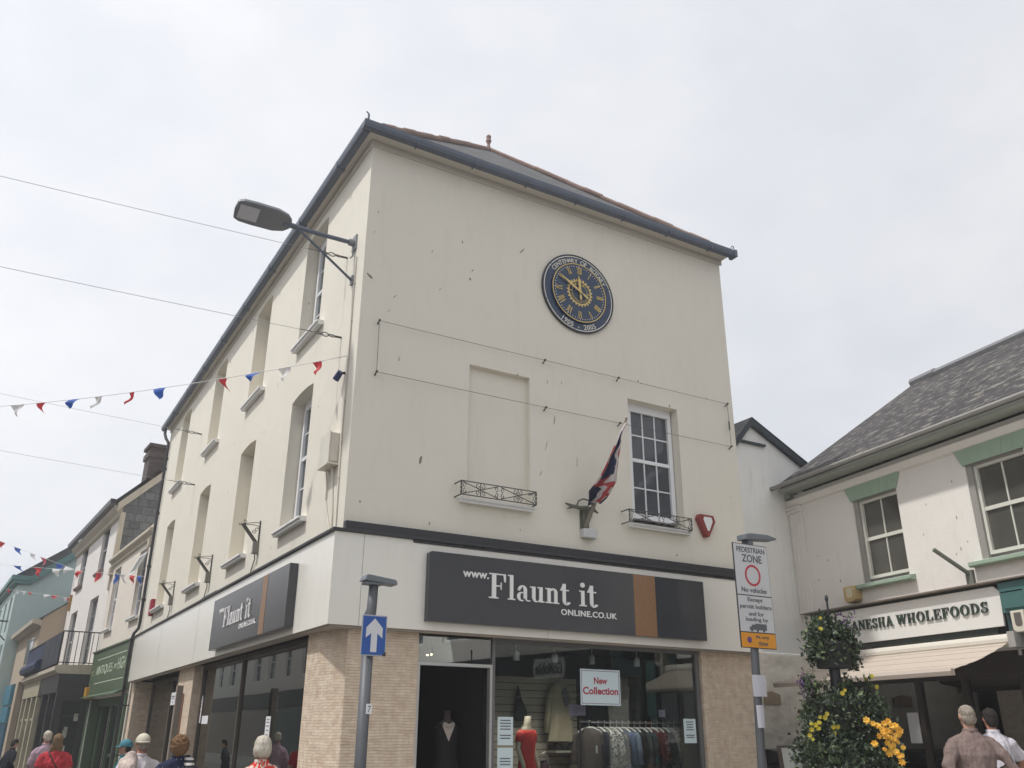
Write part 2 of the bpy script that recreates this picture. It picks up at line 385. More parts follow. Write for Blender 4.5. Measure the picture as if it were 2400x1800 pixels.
def serif_glyph(ch):
    """modern high-contrast serif letters as polygons on a unit cap height; returns (polygons, advance)"""
    P = []; T = .05
    def rect(x0, y0, x1, y1): P.append([(x0, y0), (x1, y0), (x1, y1), (x0, y1)])
    def line(x0, y0, x1, y1, w): P.append([(x0 - w / 2, y0), (x0 + w / 2, y0), (x1 + w / 2, y1), (x1 - w / 2, y1)])
    def ring(cx, cy, rx, ry, a0, a1, tx, ty, n=18):
        for i in range(n):
            q = []
            for a in (a0 + (a1 - a0) * i / n, a0 + (a1 - a0) * (i + 1) / n):
                c, s = math.cos(R(a)), math.sin(R(a)); q.append(((cx + rx * c, cy + ry * s), (cx + (rx - tx) * c, cy + (ry - ty) * s)))
            P.append([q[0][0], q[1][0], q[1][1], q[0][1]])
    def stem(x, w, y0, y1, sl=.09, sr=.09, bot=True, topp=True):
        rect(x, y0, x + w, y1)
        if bot: rect(x - sl, y0, x + w + sr, y0 + T)
        if topp: rect(x - sl, y1 - T, x + w + sr, y1)
    if ch == 'F':
        stem(.12, .18, 0, 1, .12, .1); rect(.1, .95, .72, 1); P.append([(.62, .97), (.66, .68), (.72, .68), (.72, .97)]); rect(.3, .48, .52, .53); rect(.5, .36, .54, .65); return P, .78
    if ch == 'l': stem(.1, .15, 0, 1, .09, .09, True, False); rect(.02, .95, .12, 1); return P, .36
    if ch == 'i': stem(.1, .15, 0, .62, .09, .09, True, False); rect(.02, .57, .12, .62); ring(.17, .85, .1, .1, 0, 360, .1, .1); return P, .36
    if ch == 'u':
        rect(.09, .14, .24, .62); rect(.01, .57, .1, .62); ring(.285, .2, .195, .21, 180, 290, .15, .05)
        rect(.42, 0, .57, .62); rect(.34, .57, .43, .62); rect(.56, 0, .65, .05); line(.36, .01, .44, .12, .05); return P, .68
    if ch == 'n':
        stem(.09, .15, 0, .62, .08, .07, True, False); rect(.01, .57, .1, .62); ring(.36, .44, .195, .19, 0, 150, .15, .05); rect(.405, 0, .555, .44); rect(.34, 0, .63, .05); return P, .66
    if ch == 'a':
        rect(.33, .1, .48, .45); ring(.28, .44, .2, .19, 0, 160, .15, .05); ring(.13, .46, .06, .06, 0, 360, .06, .06)
        ring(.24, .17, .2, .19, 60, 300, .14, .045); ring(.56, .1, .16, .11, 180, 300, .06, .05); return P, .6
    if ch == 't':
        rect(.12, .12, .27, .86); P.append([(.0, .57), (.12, .57), (.12, .62), (.02, .62)]); P.append([(.03, .62), (.12, .62), (.2, .86), (.12, .8)]); rect(.26, .57, .42, .62); ring(.31, .16, .19, .18, 180, 340, .15, .05); return P, .46
    W = .17
    if ch == 'I': stem(.1, W, 0, 1); return P, .42
    if ch == 'V': line(.46, 0, .18, 1, .2); line(.5, 0, .78, 1, .07); rect(0, .95, .36, 1); rect(.62, .95, .94, 1); return P, .94
    if ch == 'X': line(.74, 0, .16, 1, .2); line(.12, 0, .72, 1, .07); rect(0, .95, .34, 1); rect(.56, .95, .88, 1); rect(0, 0, .28, .05); rect(.56, 0, .92, .05); return P, .92
    if ch == 'N': rect(.12, 0, .18, 1); rect(.0, 0, .3, .05); rect(.0, .95, .2, 1); line(.74, 0, .2, 1, .2); rect(.72, 0, .78, 1); rect(.6, .95, .9, 1); return P, .95
    if ch == 'E': stem(.12, W, 0, 1, .12, .05); rect(.1, .95, .72, 1); rect(.1, 0, .74, .05); P.append([(.64, .97), (.68, .72), (.72, .72), (.72, .97)]); P.append([(.64, .03), (.7, .3), (.74, .3), (.74, .03)]); rect(.28, .48, .52, .53); rect(.5, .36, .54, .65); return P, .82
    if ch == 'L': stem(.12, W, 0, 1, .12, .1); rect(.1, 0, .72, .05); P.append([(.62, .03), (.68, .32), (.72, .32), (.72, .03)]); return P, .78
    if ch == 'H': stem(.12, W, 0, 1); stem(.62, W, 0, 1); rect(.28, .48, .63, .53); return P, .96
    if ch == 'A': line(.16, 0, .44, 1, .07); line(.74, 0, .44, 1, .2); rect(0, 0, .32, .05); rect(.54, 0, .94, .05); rect(.24, .3, .66, .35); return P, .94
    if ch == 'W': line(.34, 0, .16, 1, .18); line(.36, 0, .58, 1, .07); line(.78, 0, .6, 1, .18); line(.8, 0, 1.02, 1, .07); rect(0, .95, .32, 1); rect(.42, .95, .74, 1); rect(.88, .95, 1.16, 1); return P, 1.16
    if ch == 'O': ring(.46, .5, .42, .52, 0, 360, .19, .05, 28); return P, .94
    if ch == 'D': stem(.12, W, 0, 1, .12, 0); ring(.36, .5, .46, .5, -90, 90, .19, .05, 18); rect(.28, 0, .38, .05); rect(.28, .95, .38, 1); return P, .9
    if ch == 'G': ring(.46, .5, .42, .52, 45, 330, .19, .05, 24); rect(.66, .08, .83, .42); rect(.54, .4, .92, .45); return P, .94
    if ch == 'S': ring(.36, .74, .28, .27, 20, 270, .15, .06, 16); ring(.36, .26, .3, .27, -160, 90, .16, .06, 16); rect(.6, .68, .65, .98); rect(.06, .02, .11, .34); return P, .74
    return P, .4
def serif_box(mb, body, ul, ur, zb, zt, d, th=.008, track=0.0):
    """serif words stretched to a box; zt is the cap line"""
    x = 0; polys = []
    for ch in body:
        g, adv = serif_glyph(ch)
        polys += [[(px + x, py) for px, py in p] for p in g]; x += adv + track
    x -= track
    for i, p in enumerate(polys):
        e = d - th - (i % 23) * .00012
        pts = [(ul + (ur - ul) * a / x, zb + (zt - zb) * b) for a, b in p]
        mb.prism(pts, e, d)
# ------------------------------------------------------------------ shared materials
CREAM = mat('cream_render', (0.735, 0.693, 0.60), .85, .04, .8, .25, 55, stain=.17, stain_col=(.42, .38, .31))
WHITE = mat('white_paint', (0.78, 0.78, 0.77), .5, .04, 4, .08, 40, stain=.12, stain_col=(.45, .42, .38))
UPVC = mat('white_frame', (0.80, 0.81, 0.82), .35, .02, 6)
BLACKP = mat('black_paint', (0.022, 0.023, 0.027), .42, .2, 8, .1, 60)
GUTTER = mat('gutter_grey', (0.105, 0.125, 0.165), .5, .2, 6, .1, 40)
IRON = mat('wrought_iron', (0.07, 0.066, 0.06), .55, .25, 20, .2, 90)
POLE = mat('grey_post_paint', (0.085, 0.09, 0.10), .5, .12, 10, .1, 70)
GALV = mat('galvanised', (0.22, 0.23, 0.24), .5, .15, 12, .1, 70)
ALU = mat('aluminium', (0.55, 0.55, 0.54), .35, .06, 8, metal=.6)
SLATE = brickmat('roof_slate', (.060, .062, .066), (.105, .104, .105), (.022, .022, .022), .28, .13, .006, .7, .7, 'sum')
TERRA = mat('ridge_tile_clay', (0.27, 0.185, 0.155), .85, .2, 9, .4, 40)
SPLIT = brickmat('split_face_tile', (.69, .565, .435), (.61, .495, .385), (.52, .42, .32), .15, .033, .0026, .9, .9, 'sum', dist=.03)
GLOSSW = mat('gloss_fascia', (0.80, 0.775, 0.71), .16, .02, 1.2, .03, 6, stain=.14, stain_col=(.4, .38, .33), spec=.3)
SIGNG = mat('sign_charcoal', (0.046, 0.048, 0.055), .2, .06, 3, .02, 5, stain=.10, stain_col=(.12, .12, .13))
WOOD = mat('wood_stripe', (0.25, 0.135, 0.065), .35, .18, 14)
LETW = mat('letter_white', (0.80, 0.79, 0.78), .4, .02, 5)
NAVY = mat('clock_navy', (0.014, 0.034, 0.085), .3, .1, 5)
GOLD = mat('clock_gold', (0.62, 0.46, 0.17), .35, .08, 9, metal=.35)
SILV = mat('clock_silver', (0.74, 0.71, 0.62), .35, .06, 9)
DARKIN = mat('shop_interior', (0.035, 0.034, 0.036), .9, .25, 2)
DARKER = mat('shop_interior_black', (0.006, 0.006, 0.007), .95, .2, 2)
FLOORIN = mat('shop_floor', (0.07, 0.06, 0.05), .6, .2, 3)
GLASS = glassmat('shop_glass', (.82, .86, .84), 2.2, .03); GLASSF = glassmat('front_glass', (.86, .90, .88), 1.40, .006)
UPGLASS = mat('sash_glass', (0.070, 0.077, 0.086), .04, .3, 2.0, .05, 2.5)
RED = mat('alarm_red', (0.24, 0.034, 0.03), .4, .12, 7)
PAPER = mat('paper_blue_white', (0.58, 0.68, 0.71), .8, .03, 4)
PAPERW = mat('paper_white', (0.72, 0.72, 0.74), .8, .03, 4)
INK = mat('ink_grey', (0.11, 0.12, 0.13), .8, .05, 4)
INKR = mat('ink_red', (0.38, 0.045, 0.07), .8, .05, 4)
LILAC = mat('paper_lilac', (0.56, 0.44, 0.66), .8, .04, 5)

# ------------------------------------------------------------------ setting
def structure(o): o['kind'] = 'structure'; return o
ASPH = mat('asphalt', (0.055, 0.055, 0.056), .9, .25, 3, .5, 120)
PAVE = brickmat('paving', (.30, .28, .25), (.24, .23, .21), (.10, .095, .09), .45, .45, .008, .9, .3, 'xz')
def ground_mats():
    m = brickmat('paving_slabs', (.47, .44, .40), (.40, .38, .34), (.2, .19, .17), .6, .4, .008, .9, .3, 'xz')
    # slabs lie level: use the ground plane's own axes
    nt = m.node_tree
    cb = [n for n in nt.nodes if n.type == 'COMBXYZ'][0]; sx = [n for n in nt.nodes if n.type == 'SEPXYZ'][0]
    nt.links.new(sx.outputs['Y'], cb.inputs['Y'])
    return m
SLABS = ground_mats()
mb = MB(); mb.quad((-300, -300, -.1), (300, -300, -.1), (300, 300, -.1), (-300, 300, -.1)); structure(mb.build('ground', ASPH))
mb = MB(); mb.plan([(-2.3, -9.0), (4.9, -9.0), (5.75, -2.4), (8.6, -2.4), (8.9, .9), (6.95, 1.2), (6.95, .4), (.4, .4), (.4, 15.9), (-2.3, 15.9)], -.1, 0.0); structure(mb.build('pavement', SLABS, bevel=.02))
mb = MB(STREET); mb.box(.02, 60, -2.3, .4, -.1, 0.0); structure(mb.build('pavement', SLABS, bevel=.02))
mb = MB(LANE); mb.box(1.3, 24, -3.4, .4, -.1, .12); structure(mb.build('pavement', SLABS, bevel=.02))
mb = MB(); mb.box(-8.5, -6.6, -4, 60, -.1, 0.0); structure(mb.build('pavement', SLABS, bevel=.02))

# ------------------------------------------------------------------ corner building
B = thing('corner_building', 'cream three storey corner building with slate hipped roof, blind windows and a clothes shop', 'building', (0, 0, 0))
WU = dict(depth=.26)
left_ops = []
for i, (a, b) in enumerate(((1.86, 2.94), (5.12, 6.20), (8.74, 9.82), (12.68, 13.76))):
    left_ops.append(dict(u0=a, u1=b, z0=4.47, z1=6.60, rise=.05, depth=.34 if i == 0 else .26, blind=i > 0))
    left_ops.append(dict(u0=a + .04, u1=b + .06, z0=7.59, z1=9.62, rise=.05, depth=.34 if i == 0 else .26, blind=i > 0))
front_ops = [dict(u0=1.73, u1=2.76, z0=4.605, z1=6.62, depth=.09, blind=True), dict(u0=4.62, u1=5.66, z0=4.605, z1=6.66, depth=.26)]
mb = MB(FRONT); wall(mb, 0, 6.95, 2.85, 9.96, front_ops)
mb.m = SIDE; wall(mb, 0, 15.75, 2.85, 9.96, left_ops)
mb.m = ORIG
mb.quad((6.95, 0, -.1), (6.95, 15.75, -.1), (6.95, 15.75, 9.96), (6.95, 0, 9.96)); mb.quad((0, 15.75, -.1), (6.95, 15.75, -.1), (6.95, 15.75, 9.96), (0, 15.75, 9.96))
mb.quad((0, 15.75, 9.96), (6.95, 15.75, 9.96), (3.47, 15.75, 12.8))
# chipped render and old fixings: small shallow pits and streaks that belong to the wall
mb.m = FRONT; mb.cur = 1
CHIP = mat('render_chip', (0.25, 0.21, 0.17), .9, .3, 20)
rr = random.Random(3)
for (x, z, w_, h_, s) in ((1.55, 8.62, .03, .05, 0), (1.70, 8.02, .035, .05, 0), (1.74, 8.18, .02, .06, .02), (2.62, 8.79, .024, .12, .05), (.10, 7.62, .06, .10, -.04), (1.02, 5.05, .04, .12, .01),
                       (1.05, 8.30, .012, .05, .01), (1.2, 7.7, .01, .06, .02), (.5, 7.4, .012, .07, .03), (.42, 7.15, .012, .06, .02), (.62, 6.45, .012, .08, 0), (3.20, 6.02, .014, .17, .01), (3.05, 5.58, .01, .18, .02), (2.95, 5.15, .012, .08, .02),
                       (3.34, 6.66, .012, .07, .01), (3.08, 6.62, .01, .08, .01), (4.86, 7.01, .035, .04, 0), (4.92, 6.98, .02, .03, 0), (3.6, 5.42, .01, .2, 0), (1.19, 4.19, .02, .06, 0), (2.6, 4.27, .012, .03, 0), (5.45, 4.20, .03, .03, 0),
                       (.2, 4.36, .03, .03, 0), (6.35, 7.0, .01, .05, 0), (6.7, 5.3, .015, .02, 0), (4.0, 5.12, .01, .05, .0), (.16, 8.7, .012, .06, 0), (.12, 8.35, .01, .06, .02), (5.5, 6.69, .03, .06, 0), (1.0, 3.35, .02, .06, .01), (2.55, 6.63, .015, .06, 0)):
    pts = []
    for k in range(9):
        a = 2 * math.pi * k / 9; q = rr.uniform(.65, 1.15)
        pts.append((x + w_ / 2 * math.cos(a) * q + s * math.sin(a), z + h_ / 2 * math.sin(a) * q))
    mb.prism(pts, -.0025, .01)
mb.m = SIDE
for (y, z, w_, h_) in ((4.0, 7.3, .012, .12), (6.9, 7.0, .01, .1), (3.9, 5.7, .035, .02), (4.6, 6.6, .012, .08), (3.3, 8.9, .01, .06), (6.9, 6.0, .012, .08), (3.3, 4.3, .012, .05), (7.9, 5.5, .012, .03), (2.6, 8.3, .012, .05), (1.5, 6.1, .02, .03)):
    mb.prism([(y + w_ / 2 * math.cos(2 * math.pi * k / 9) * rr.uniform(.6, 1.1), z + h_ / 2 * math.sin(2 * math.pi * k / 9) * rr.uniform(.6, 1.1)) for k in range(9)], -.0025, .01)
mb.build('wall', [CREAM, CHIP], B)
# roof
mb = MB(); e = .20; er = .04; z0 = 9.975; ap = (3.47, 2.77, 12.87); bk = (3.47, 16.0, 12.87)
mb.quad((-.13, -e, z0), (6.95 + er, -e, z0), ap); mb.quad((-.13, 16.0, z0), (-.13, -e, z0), ap, bk); mb.quad((6.95 + er, -e, z0), (6.95 + er, 16.0, z0), bk, ap)
roof = mb.build('roof', SLATE, B)
mb = MB()
def ridge(p, q, n, r=.062):
    p, q = Vector(p), Vector(q); rj = random.Random(n)
    for i in range(n):
        a = p.lerp(q, i / n); b = p.lerp(q, (i + 1.04) / n); j = Vector((0, 0, rj.uniform(-.012, .018)))
        mb.tube([a + j, b + j], r * rj.uniform(.95, 1.06), 10)
ridge((-.12, -e, z0 + .03), (ap[0], ap[1], ap[2] + .02), 14); ridge((6.95 + er, -e, z0 + .03), (ap[0], ap[1], ap[2] + .02), 14); ridge((ap[0], ap[1], ap[2] + .02), (bk[0], bk[1], bk[2] + .02), 28)
mb.build('ridge_tiles', TERRA, roof)
mb = MB(); x, y, z = ap
mb.loft([(x, y, z + a * .7, r * .56, r * .56) for a, r in ((.0, .10), (.1, .085), (.16, .06), (.22, .055), (.30, .10), (.34, .11), (.37, .07), (.42, .085), (.47, .10), (.52, .075), (.56, .02))], 12); mb.build('finial', TERRA, roof, True)
# eaves
mb = MB(); S = mat('soffit_cream', (0.62, 0.58, 0.51), .8, .05, 2)
mb.box(-.13, 7.0, -.2, 0, 9.90, 9.955); mb.box(-.13, 0, 0, 15.85, 9.90, 9.955)
mb.box(-.035, 6.985, -.035, 0, 9.80, 9.897); mb.box(-.035, 0, 0, 15.75, 9.80, 9.897)
mb.build('soffit', S, B)
mb = MB()
def gprof(o): return [(o, 9.99), (o, 9.885), (o - .02, 9.868), (o - .07, 9.862), (o - .115, 9.880), (o - .135, 9.93), (o - .14, 9.99), (o - .07, 9.985)]
mb.m = FRONT; mb.section(gprof(-.20), -.27, 7.06)
mb.m = SIDE; mb.section(gprof(-.13), -.198, 15.95)
mb.m = FRONT
for x in [i * .98 + .6 for i in range(7)]: mb.box(x - .010, x + .010, -.342, -.195, 9.854, 9.993)
mb.m = SIDE
for y in [i * 1.9 + .9 for i in range(8)]: mb.box(y - .035, y + .035, -.273, -.125, 9.856, 9.994)
mb.m = ORIG
mb.tube([(-.20, -.27, 9.98), (-.20, -.28, 10.12), (-.22, -.27, 10.16), (-.24, -.27, 10.16)], [.018, .016, .013, .010], 6)
mb.tube([(7.0, -.27, 9.98), (7.02, -.28, 10.07), (7.05, -.28, 10.11), (7.09, -.28, 10.10), (7.085, -.28, 10.06), (7.06, -.28, 10.065)], [.009] * 6, 6)
mb.box(7.03, 7.10, -.35, -.18, 9.86, 10.0)
g = mb.build('gutter', GUTTER, B, bevel=.006)
mb = MB()
mb.tube([(-.18, 15.7, 9.87), (-.18, 15.68, 9.72), (-.14, 15.60, 9.56), (-.065, 15.52, 9.42), (-.06, 15.51, 9.2), (-.06, 15.51, 4.3), (-.07, 15.51, 4.18), (-.16, 15.52, 4.05), (-.19, 15.52, 3.9), (-.19, 15.52, 3.0), (-.19, 15.52, 0)], .042, 10)
for z in (8.9, 8.6, 7.3, 5.8, 4.9, 3.4, 2.2, 1.0):
    x = -.06 if z > 4.1 else -.19; mb.tube([(x, 15.515, z), (x, 15.515, z + .07)], .054, 10); mb.box(x, 0.0, 15.49, 15.54, z + .02, z + .05)
mb.build('downpipe', BLACKP, B)
# windows and sills
dark = MB(FRONT); dark.box(4.5, 5.78, .40, .42, 4.5, 6.8); dark.m = SIDE; dark.box(1.7, 3.1, .62, .64, 4.4, 6.75); dark.box(1.7, 3.2, .62, .64, 7.5, 9.8)
sash(FRONT, 4.72, 5.64, 4.74, 6.60, .16, 3, 2, B, UPVC, UPGLASS, fw=.075, bar=.02, rail=5.70, top=.06)
sash(SIDE, 1.92, 2.90, 4.60, 6.56, .20, 3, 2, B, UPVC, UPGLASS, fw=.085, bar=.022, rail=5.64, top=.10)
sash(SIDE, 1.96, 2.94, 7.72, 9.56, .20, 3, 2, B, UPVC, UPGLASS, fw=.085, bar=.022, rail=8.62, top=.10)
sill(FRONT, 1.62, 2.78, 4.525, 4.605, .12, B, WHITE, .09); sill(FRONT, 4.52, 5.70, 4.525, 4.605, .12, B, WHITE, .16)
for a, b in ((1.76, 3.0), (5.04, 6.3), (8.66, 9.9), (12.6, 13.84)):
    sill(SIDE, a - .18, b - .05, 4.385, 4.47, .12, B, WHITE, .26); sill(SIDE, a - .12, b + .0, 7.505, 7.59, .12, B, WHITE, .26)
# shop fascia
mb = MB(); mb.plan([(-.15, -.15), (6.93, -.15), (6.93, -.002), (-.002, -.002), (-.002, 15.3), (-.15, 15.3)], 2.8, 3.915)
mb.cur = 1; mb.m = FRONT; mb.box(.236, .240, -.1515, -.14, 2.803, 3.912); mb.box(2.95, 2.953, -.1515, -.14, 2.803, 2.9); mb.m = SIDE; mb.box(7.4, 7.404, -.1515, -.14, 2.803, 3.912); mb.box(11.3, 11.304, -.1515, -.14, 2.803, 3.912)
fas = mb.build('shop_fascia', [GLOSSW, INK], B)
mb = MB(); mb.plan([(-.185, -.185), (6.95, -.185), (6.95, -.004), (-.004, -.004), (-.004, 15.4), (-.185, 15.4)], 3.917, 3.955)
mb.plan([(.0, -.10), (6.95, -.10), (6.95, -.003), (.0, -.003)], 3.957, 4.075); mb.plan([(.9, -.165), (6.95, -.165), (6.95, -.152), (.9, -.152)], 3.88, 3.915)
mb.plan([(-.11, -.02), (-.003, -.02), (-.003, 15.4), (-.11, 15.4)], 3.957, 3.99); mb.plan([(-.14, 6.2), (-.112, 6.2), (-.112, 7.4), (-.14, 7.4)], 3.957, 4.0)
mb.build('cornice_band', mat('lead_black', (.026, .027, .031), .5, .2, 7, .1, 30), B, bevel=.006)
# ground floor piers
mb = MB(); mb.plan([(0.0, 1.0), (0.0, .50), (.17, 0.0), (1.12, 0.0), (1.12, .35), (.5, .5), (.4, 1.0)], -.05, 2.799); mb.build('pillar', SPLIT, B, bevel=.01)
mb = MB(); mb.box(5.80, 6.95, 0.0, .5, -.05, 2.799); mb.build('pillar', SPLIT, B, bevel=.01)
mb = MB(SIDE); mb.box(7.87, 9.31, 0.0, .5, -.05, 2.799); mb.build('pillar', SPLIT, B, bevel=.01)
mb = MB(SIDE); mb.box(15.0, 15.4, 0.0, .5, -.05, 2.799); mb.build('pillar', SPLIT, B, bevel=.01)
# shop interior
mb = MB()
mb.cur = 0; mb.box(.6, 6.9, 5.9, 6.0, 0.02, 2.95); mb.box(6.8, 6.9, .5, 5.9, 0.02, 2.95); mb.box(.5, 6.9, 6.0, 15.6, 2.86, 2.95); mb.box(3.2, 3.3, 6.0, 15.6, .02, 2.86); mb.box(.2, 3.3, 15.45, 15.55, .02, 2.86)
mb.cur = 1; mb.box(.05, 6.8, .02, 5.9, 2.84, 2.93); mb.box(1.15, 2.28, 2.4, 2.5, .02, 2.83); mb.box(2.24, 2.30, .35, 2.5, .02, 2.83); mb.box(1.06, 1.14, .36, 2.5, .02, 2.83); mb.box(4.75, 6.75, 2.2, 2.3, .02, 2.83); mb.box(2.3, 4.75, 2.3, 2.4, .02, 2.83)  # doorway boxed in with added near-black partitions so the opening stays dark
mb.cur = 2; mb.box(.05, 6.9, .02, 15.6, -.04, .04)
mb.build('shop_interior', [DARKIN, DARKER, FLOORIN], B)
# slatted display wall
mb = MB(); mb.cur = 0; mb.box(3.15, 4.70, 1.75, 1.80, .05, 2.42)
mb.cur = 1
for k in range(22): mb.box(3.15, 4.70, 1.742, 1.75, .12 + k * .105, .13 + k * .105)
mb.build('slat_wall', [mat('slat_cream', (.42, .36, .30), .7, .06, 4), mat('slat_groove', (.10, .085, .07), .8)], B)
# front shop window and door
mb = MB(FRONT)
mb.box(2.205, 2.25, .05, .13, 0.3, 2.795); mb.box(5.72, 5.78, .05, .13, .3, 2.795); mb.box(2.25, 5.72, .05, .13, .3, .42); mb.box(2.25, 5.72, .05, .13, 2.73, 2.795)
fr = mb.build('shop_window', mat('frame_grey', (.13, .13, .13), .5, .1, 5), B); mb = MB(FRONT); mb.box(2.23, 5.74, .088, .094, .40, 2.76); mb.build('pane', GLASSF, fr)
mb = MB(FRONT); mb.box(5.74, 5.79, .14, .5, .05, 2.8); mb.build('window_return', mat('return_grey', (.17, .165, .155), .7, .06, 3), B)
mb = MB(FRONT); mb.box(1.13, 1.165, .04, .12, 0, 2.44); mb.box(2.17, 2.204, .04, .12, 0, 2.44); mb.box(1.165, 2.17, .04, .12, 2.40, 2.44)
dr = mb.build('door_frame', ALU, B); mb = MB(FRONT); mb.box(1.14, 2.2, .075, .081, 2.445, 2.80); mb.build('transom_pane', GLASS, dr)
# ceiling spot lamps
sp = emitmat('spot_glow', (1.0, .78, .45), 9.0)
for x, y, z in ((1.62, 1.2, 2.60), (1.80, 1.2, 2.60), (1.91, 1.3, 2.62), (1.46, 1.0, 2.50), (1.84, 1.9, 2.44), (1.98, 1.9, 2.46)):
    mb = MB(); mb.loft([(x, y, z + .03, .03, .03), (x, y, z + .12, .022, .022), (x, y, z + .14, .01, .01)], 10); mb.tube([(x, y, z + .14), (x, y, 2.84)], .006, 6); s_ = mb.build('spot_lamp', BLACKP, B)
    mb = MB(); mb.ball((x, y, z + .022), .016, .016, .012, 8, 5); mb.build('bulb', sp, s_)
# long side shop windows
mb = MB(SIDE)
mb.box(1.0, 1.05, .17, .25, .3, 2.80); mb.box(7.81, 7.87, .17, .25, .3, 2.80); mb.box(1.05, 7.81, .17, .25, 2.72, 2.799); mb.box(1.05, 7.81, .17, .25, .3, .42); mb.box(4.88, 4.93, .17, .25, .42, 2.72)
fr = mb.build('shop_window', mat('frame_brown', (.10, .085, .07), .5, .15, 5), B); mb = MB(SIDE); mb.box(1.03, 7.83, .208, .214, .4, 2.74); mb.build('pane', GLASS, fr)
mb = MB(SIDE)
mb.box(9.31, 9.36, .42, .50, 0, 2.80); mb.box(12.2, 12.26, .42, .50, 0, 2.80); mb.box(14.95, 15.0, .42, .50, 0, 2.80); mb.box(9.36, 14.95, .42, .50, 2.72, 2.80); mb.box(9.36, 12.2, .42, .5, .0, .25)
fr = mb.build('shop_window', MATS['frame_brown'], B); mb = MB(SIDE); mb.box(9.33, 14.97, .457, .463, .02, 2.74); mb.build('pane', GLASS, fr)
mb = MB(); mb.plan([(-.148, -.148), (6.95, -.148), (6.95, .05), (.2, .05), (.2, 15.3), (-.148, 15.3)], 2.76, 2.7985)
# underside board of the fascia, set back behind its face
MBu = MB(); MBu.plan([(-.12, -.12), (6.9, -.12), (6.9, -.004), (.16, -.004), (-.004, .48), (-.004, 15.28), (-.12, 15.28)], 2.775, 2.7985); MBu.build('fascia_underside', mat('under_board', (.30, .26, .22), .8, .1, 4), B)

# ------------------------------------------------------------------ shop signs on the fascia
def make_sign(m, label, side):
    if side == 'front': a, b, zb, zt, loc = 1.10, 5.72, 2.905, 3.78, (3.4, -.2, 2.9)
    else: a, b, zb, zt, loc = 1.22, 5.57, 2.885, 3.72, (-.2, 3.4, 2.88)
    t = thing('shop_sign', label, 'shop sign', loc, 'charcoal shop signs on the fascia')
    mb = MB(m); mb.prism([(a, zb), (b, zb), (b, zt), (a + .03, zt), (a, zt - .02)] if side == 'front' else [(a, zb), (b, zb), (b, zt), (a, zt)], -.25 if side == 'front' else -.27, -.152); mb.build('panel', SIGNG, t, bevel=.004)
    d = -.251 if side == 'front' else -.271
    mb = MB(m)
    if side == 'front': mb.box(4.37, 4.77, d - .002, d + .005, zb + .004, zt - .004)
    else: mb.box(2.235, 2.49, d - .002, d + .005, zb + .004, zt - .004)
    mb.build('stripe', WOOD, t)
    mb = MB(m)
    if side == 'front':
        serif_box(mb, 'Flaunt', 1.97, 3.245, 3.25, 3.575, d, .012, .02); serif_box(mb, 'it', 3.40, 3.71, 3.25, 3.59, d, .012, .02)
        letter_box(mb, 'www.', 1.58, 1.965, 3.49, 3.565, d, .010, .018); letter_box(mb, 'ONLINE.CO.UK', 3.10, 4.045, 3.11, 3.19, d, .010, .018, 1.08)
    else:
        serif_box(mb, 'Flaunt', 4.70, 3.46, 3.195, 3.50, d, .012, .02); serif_box(mb, 'it', 3.31, 3.01, 3.195, 3.515, d, .012, .02)
        letter_box(mb, 'www.', 5.06, 4.72, 3.44, 3.515, d, .010, .018); letter_box(mb, 'ONLINE.CO.UK', 3.62, 2.68, 3.07, 3.145, d, .010, .018, 1.08)
    mb.build('lettering', LETW, t)
make_sign(FRONT, 'charcoal shop sign with white lettering under the clock wall, facing the viewer', 'front')
make_sign(SIDE, 'charcoal shop sign with white lettering on the long sunlit side, seen at a slant', 'side')

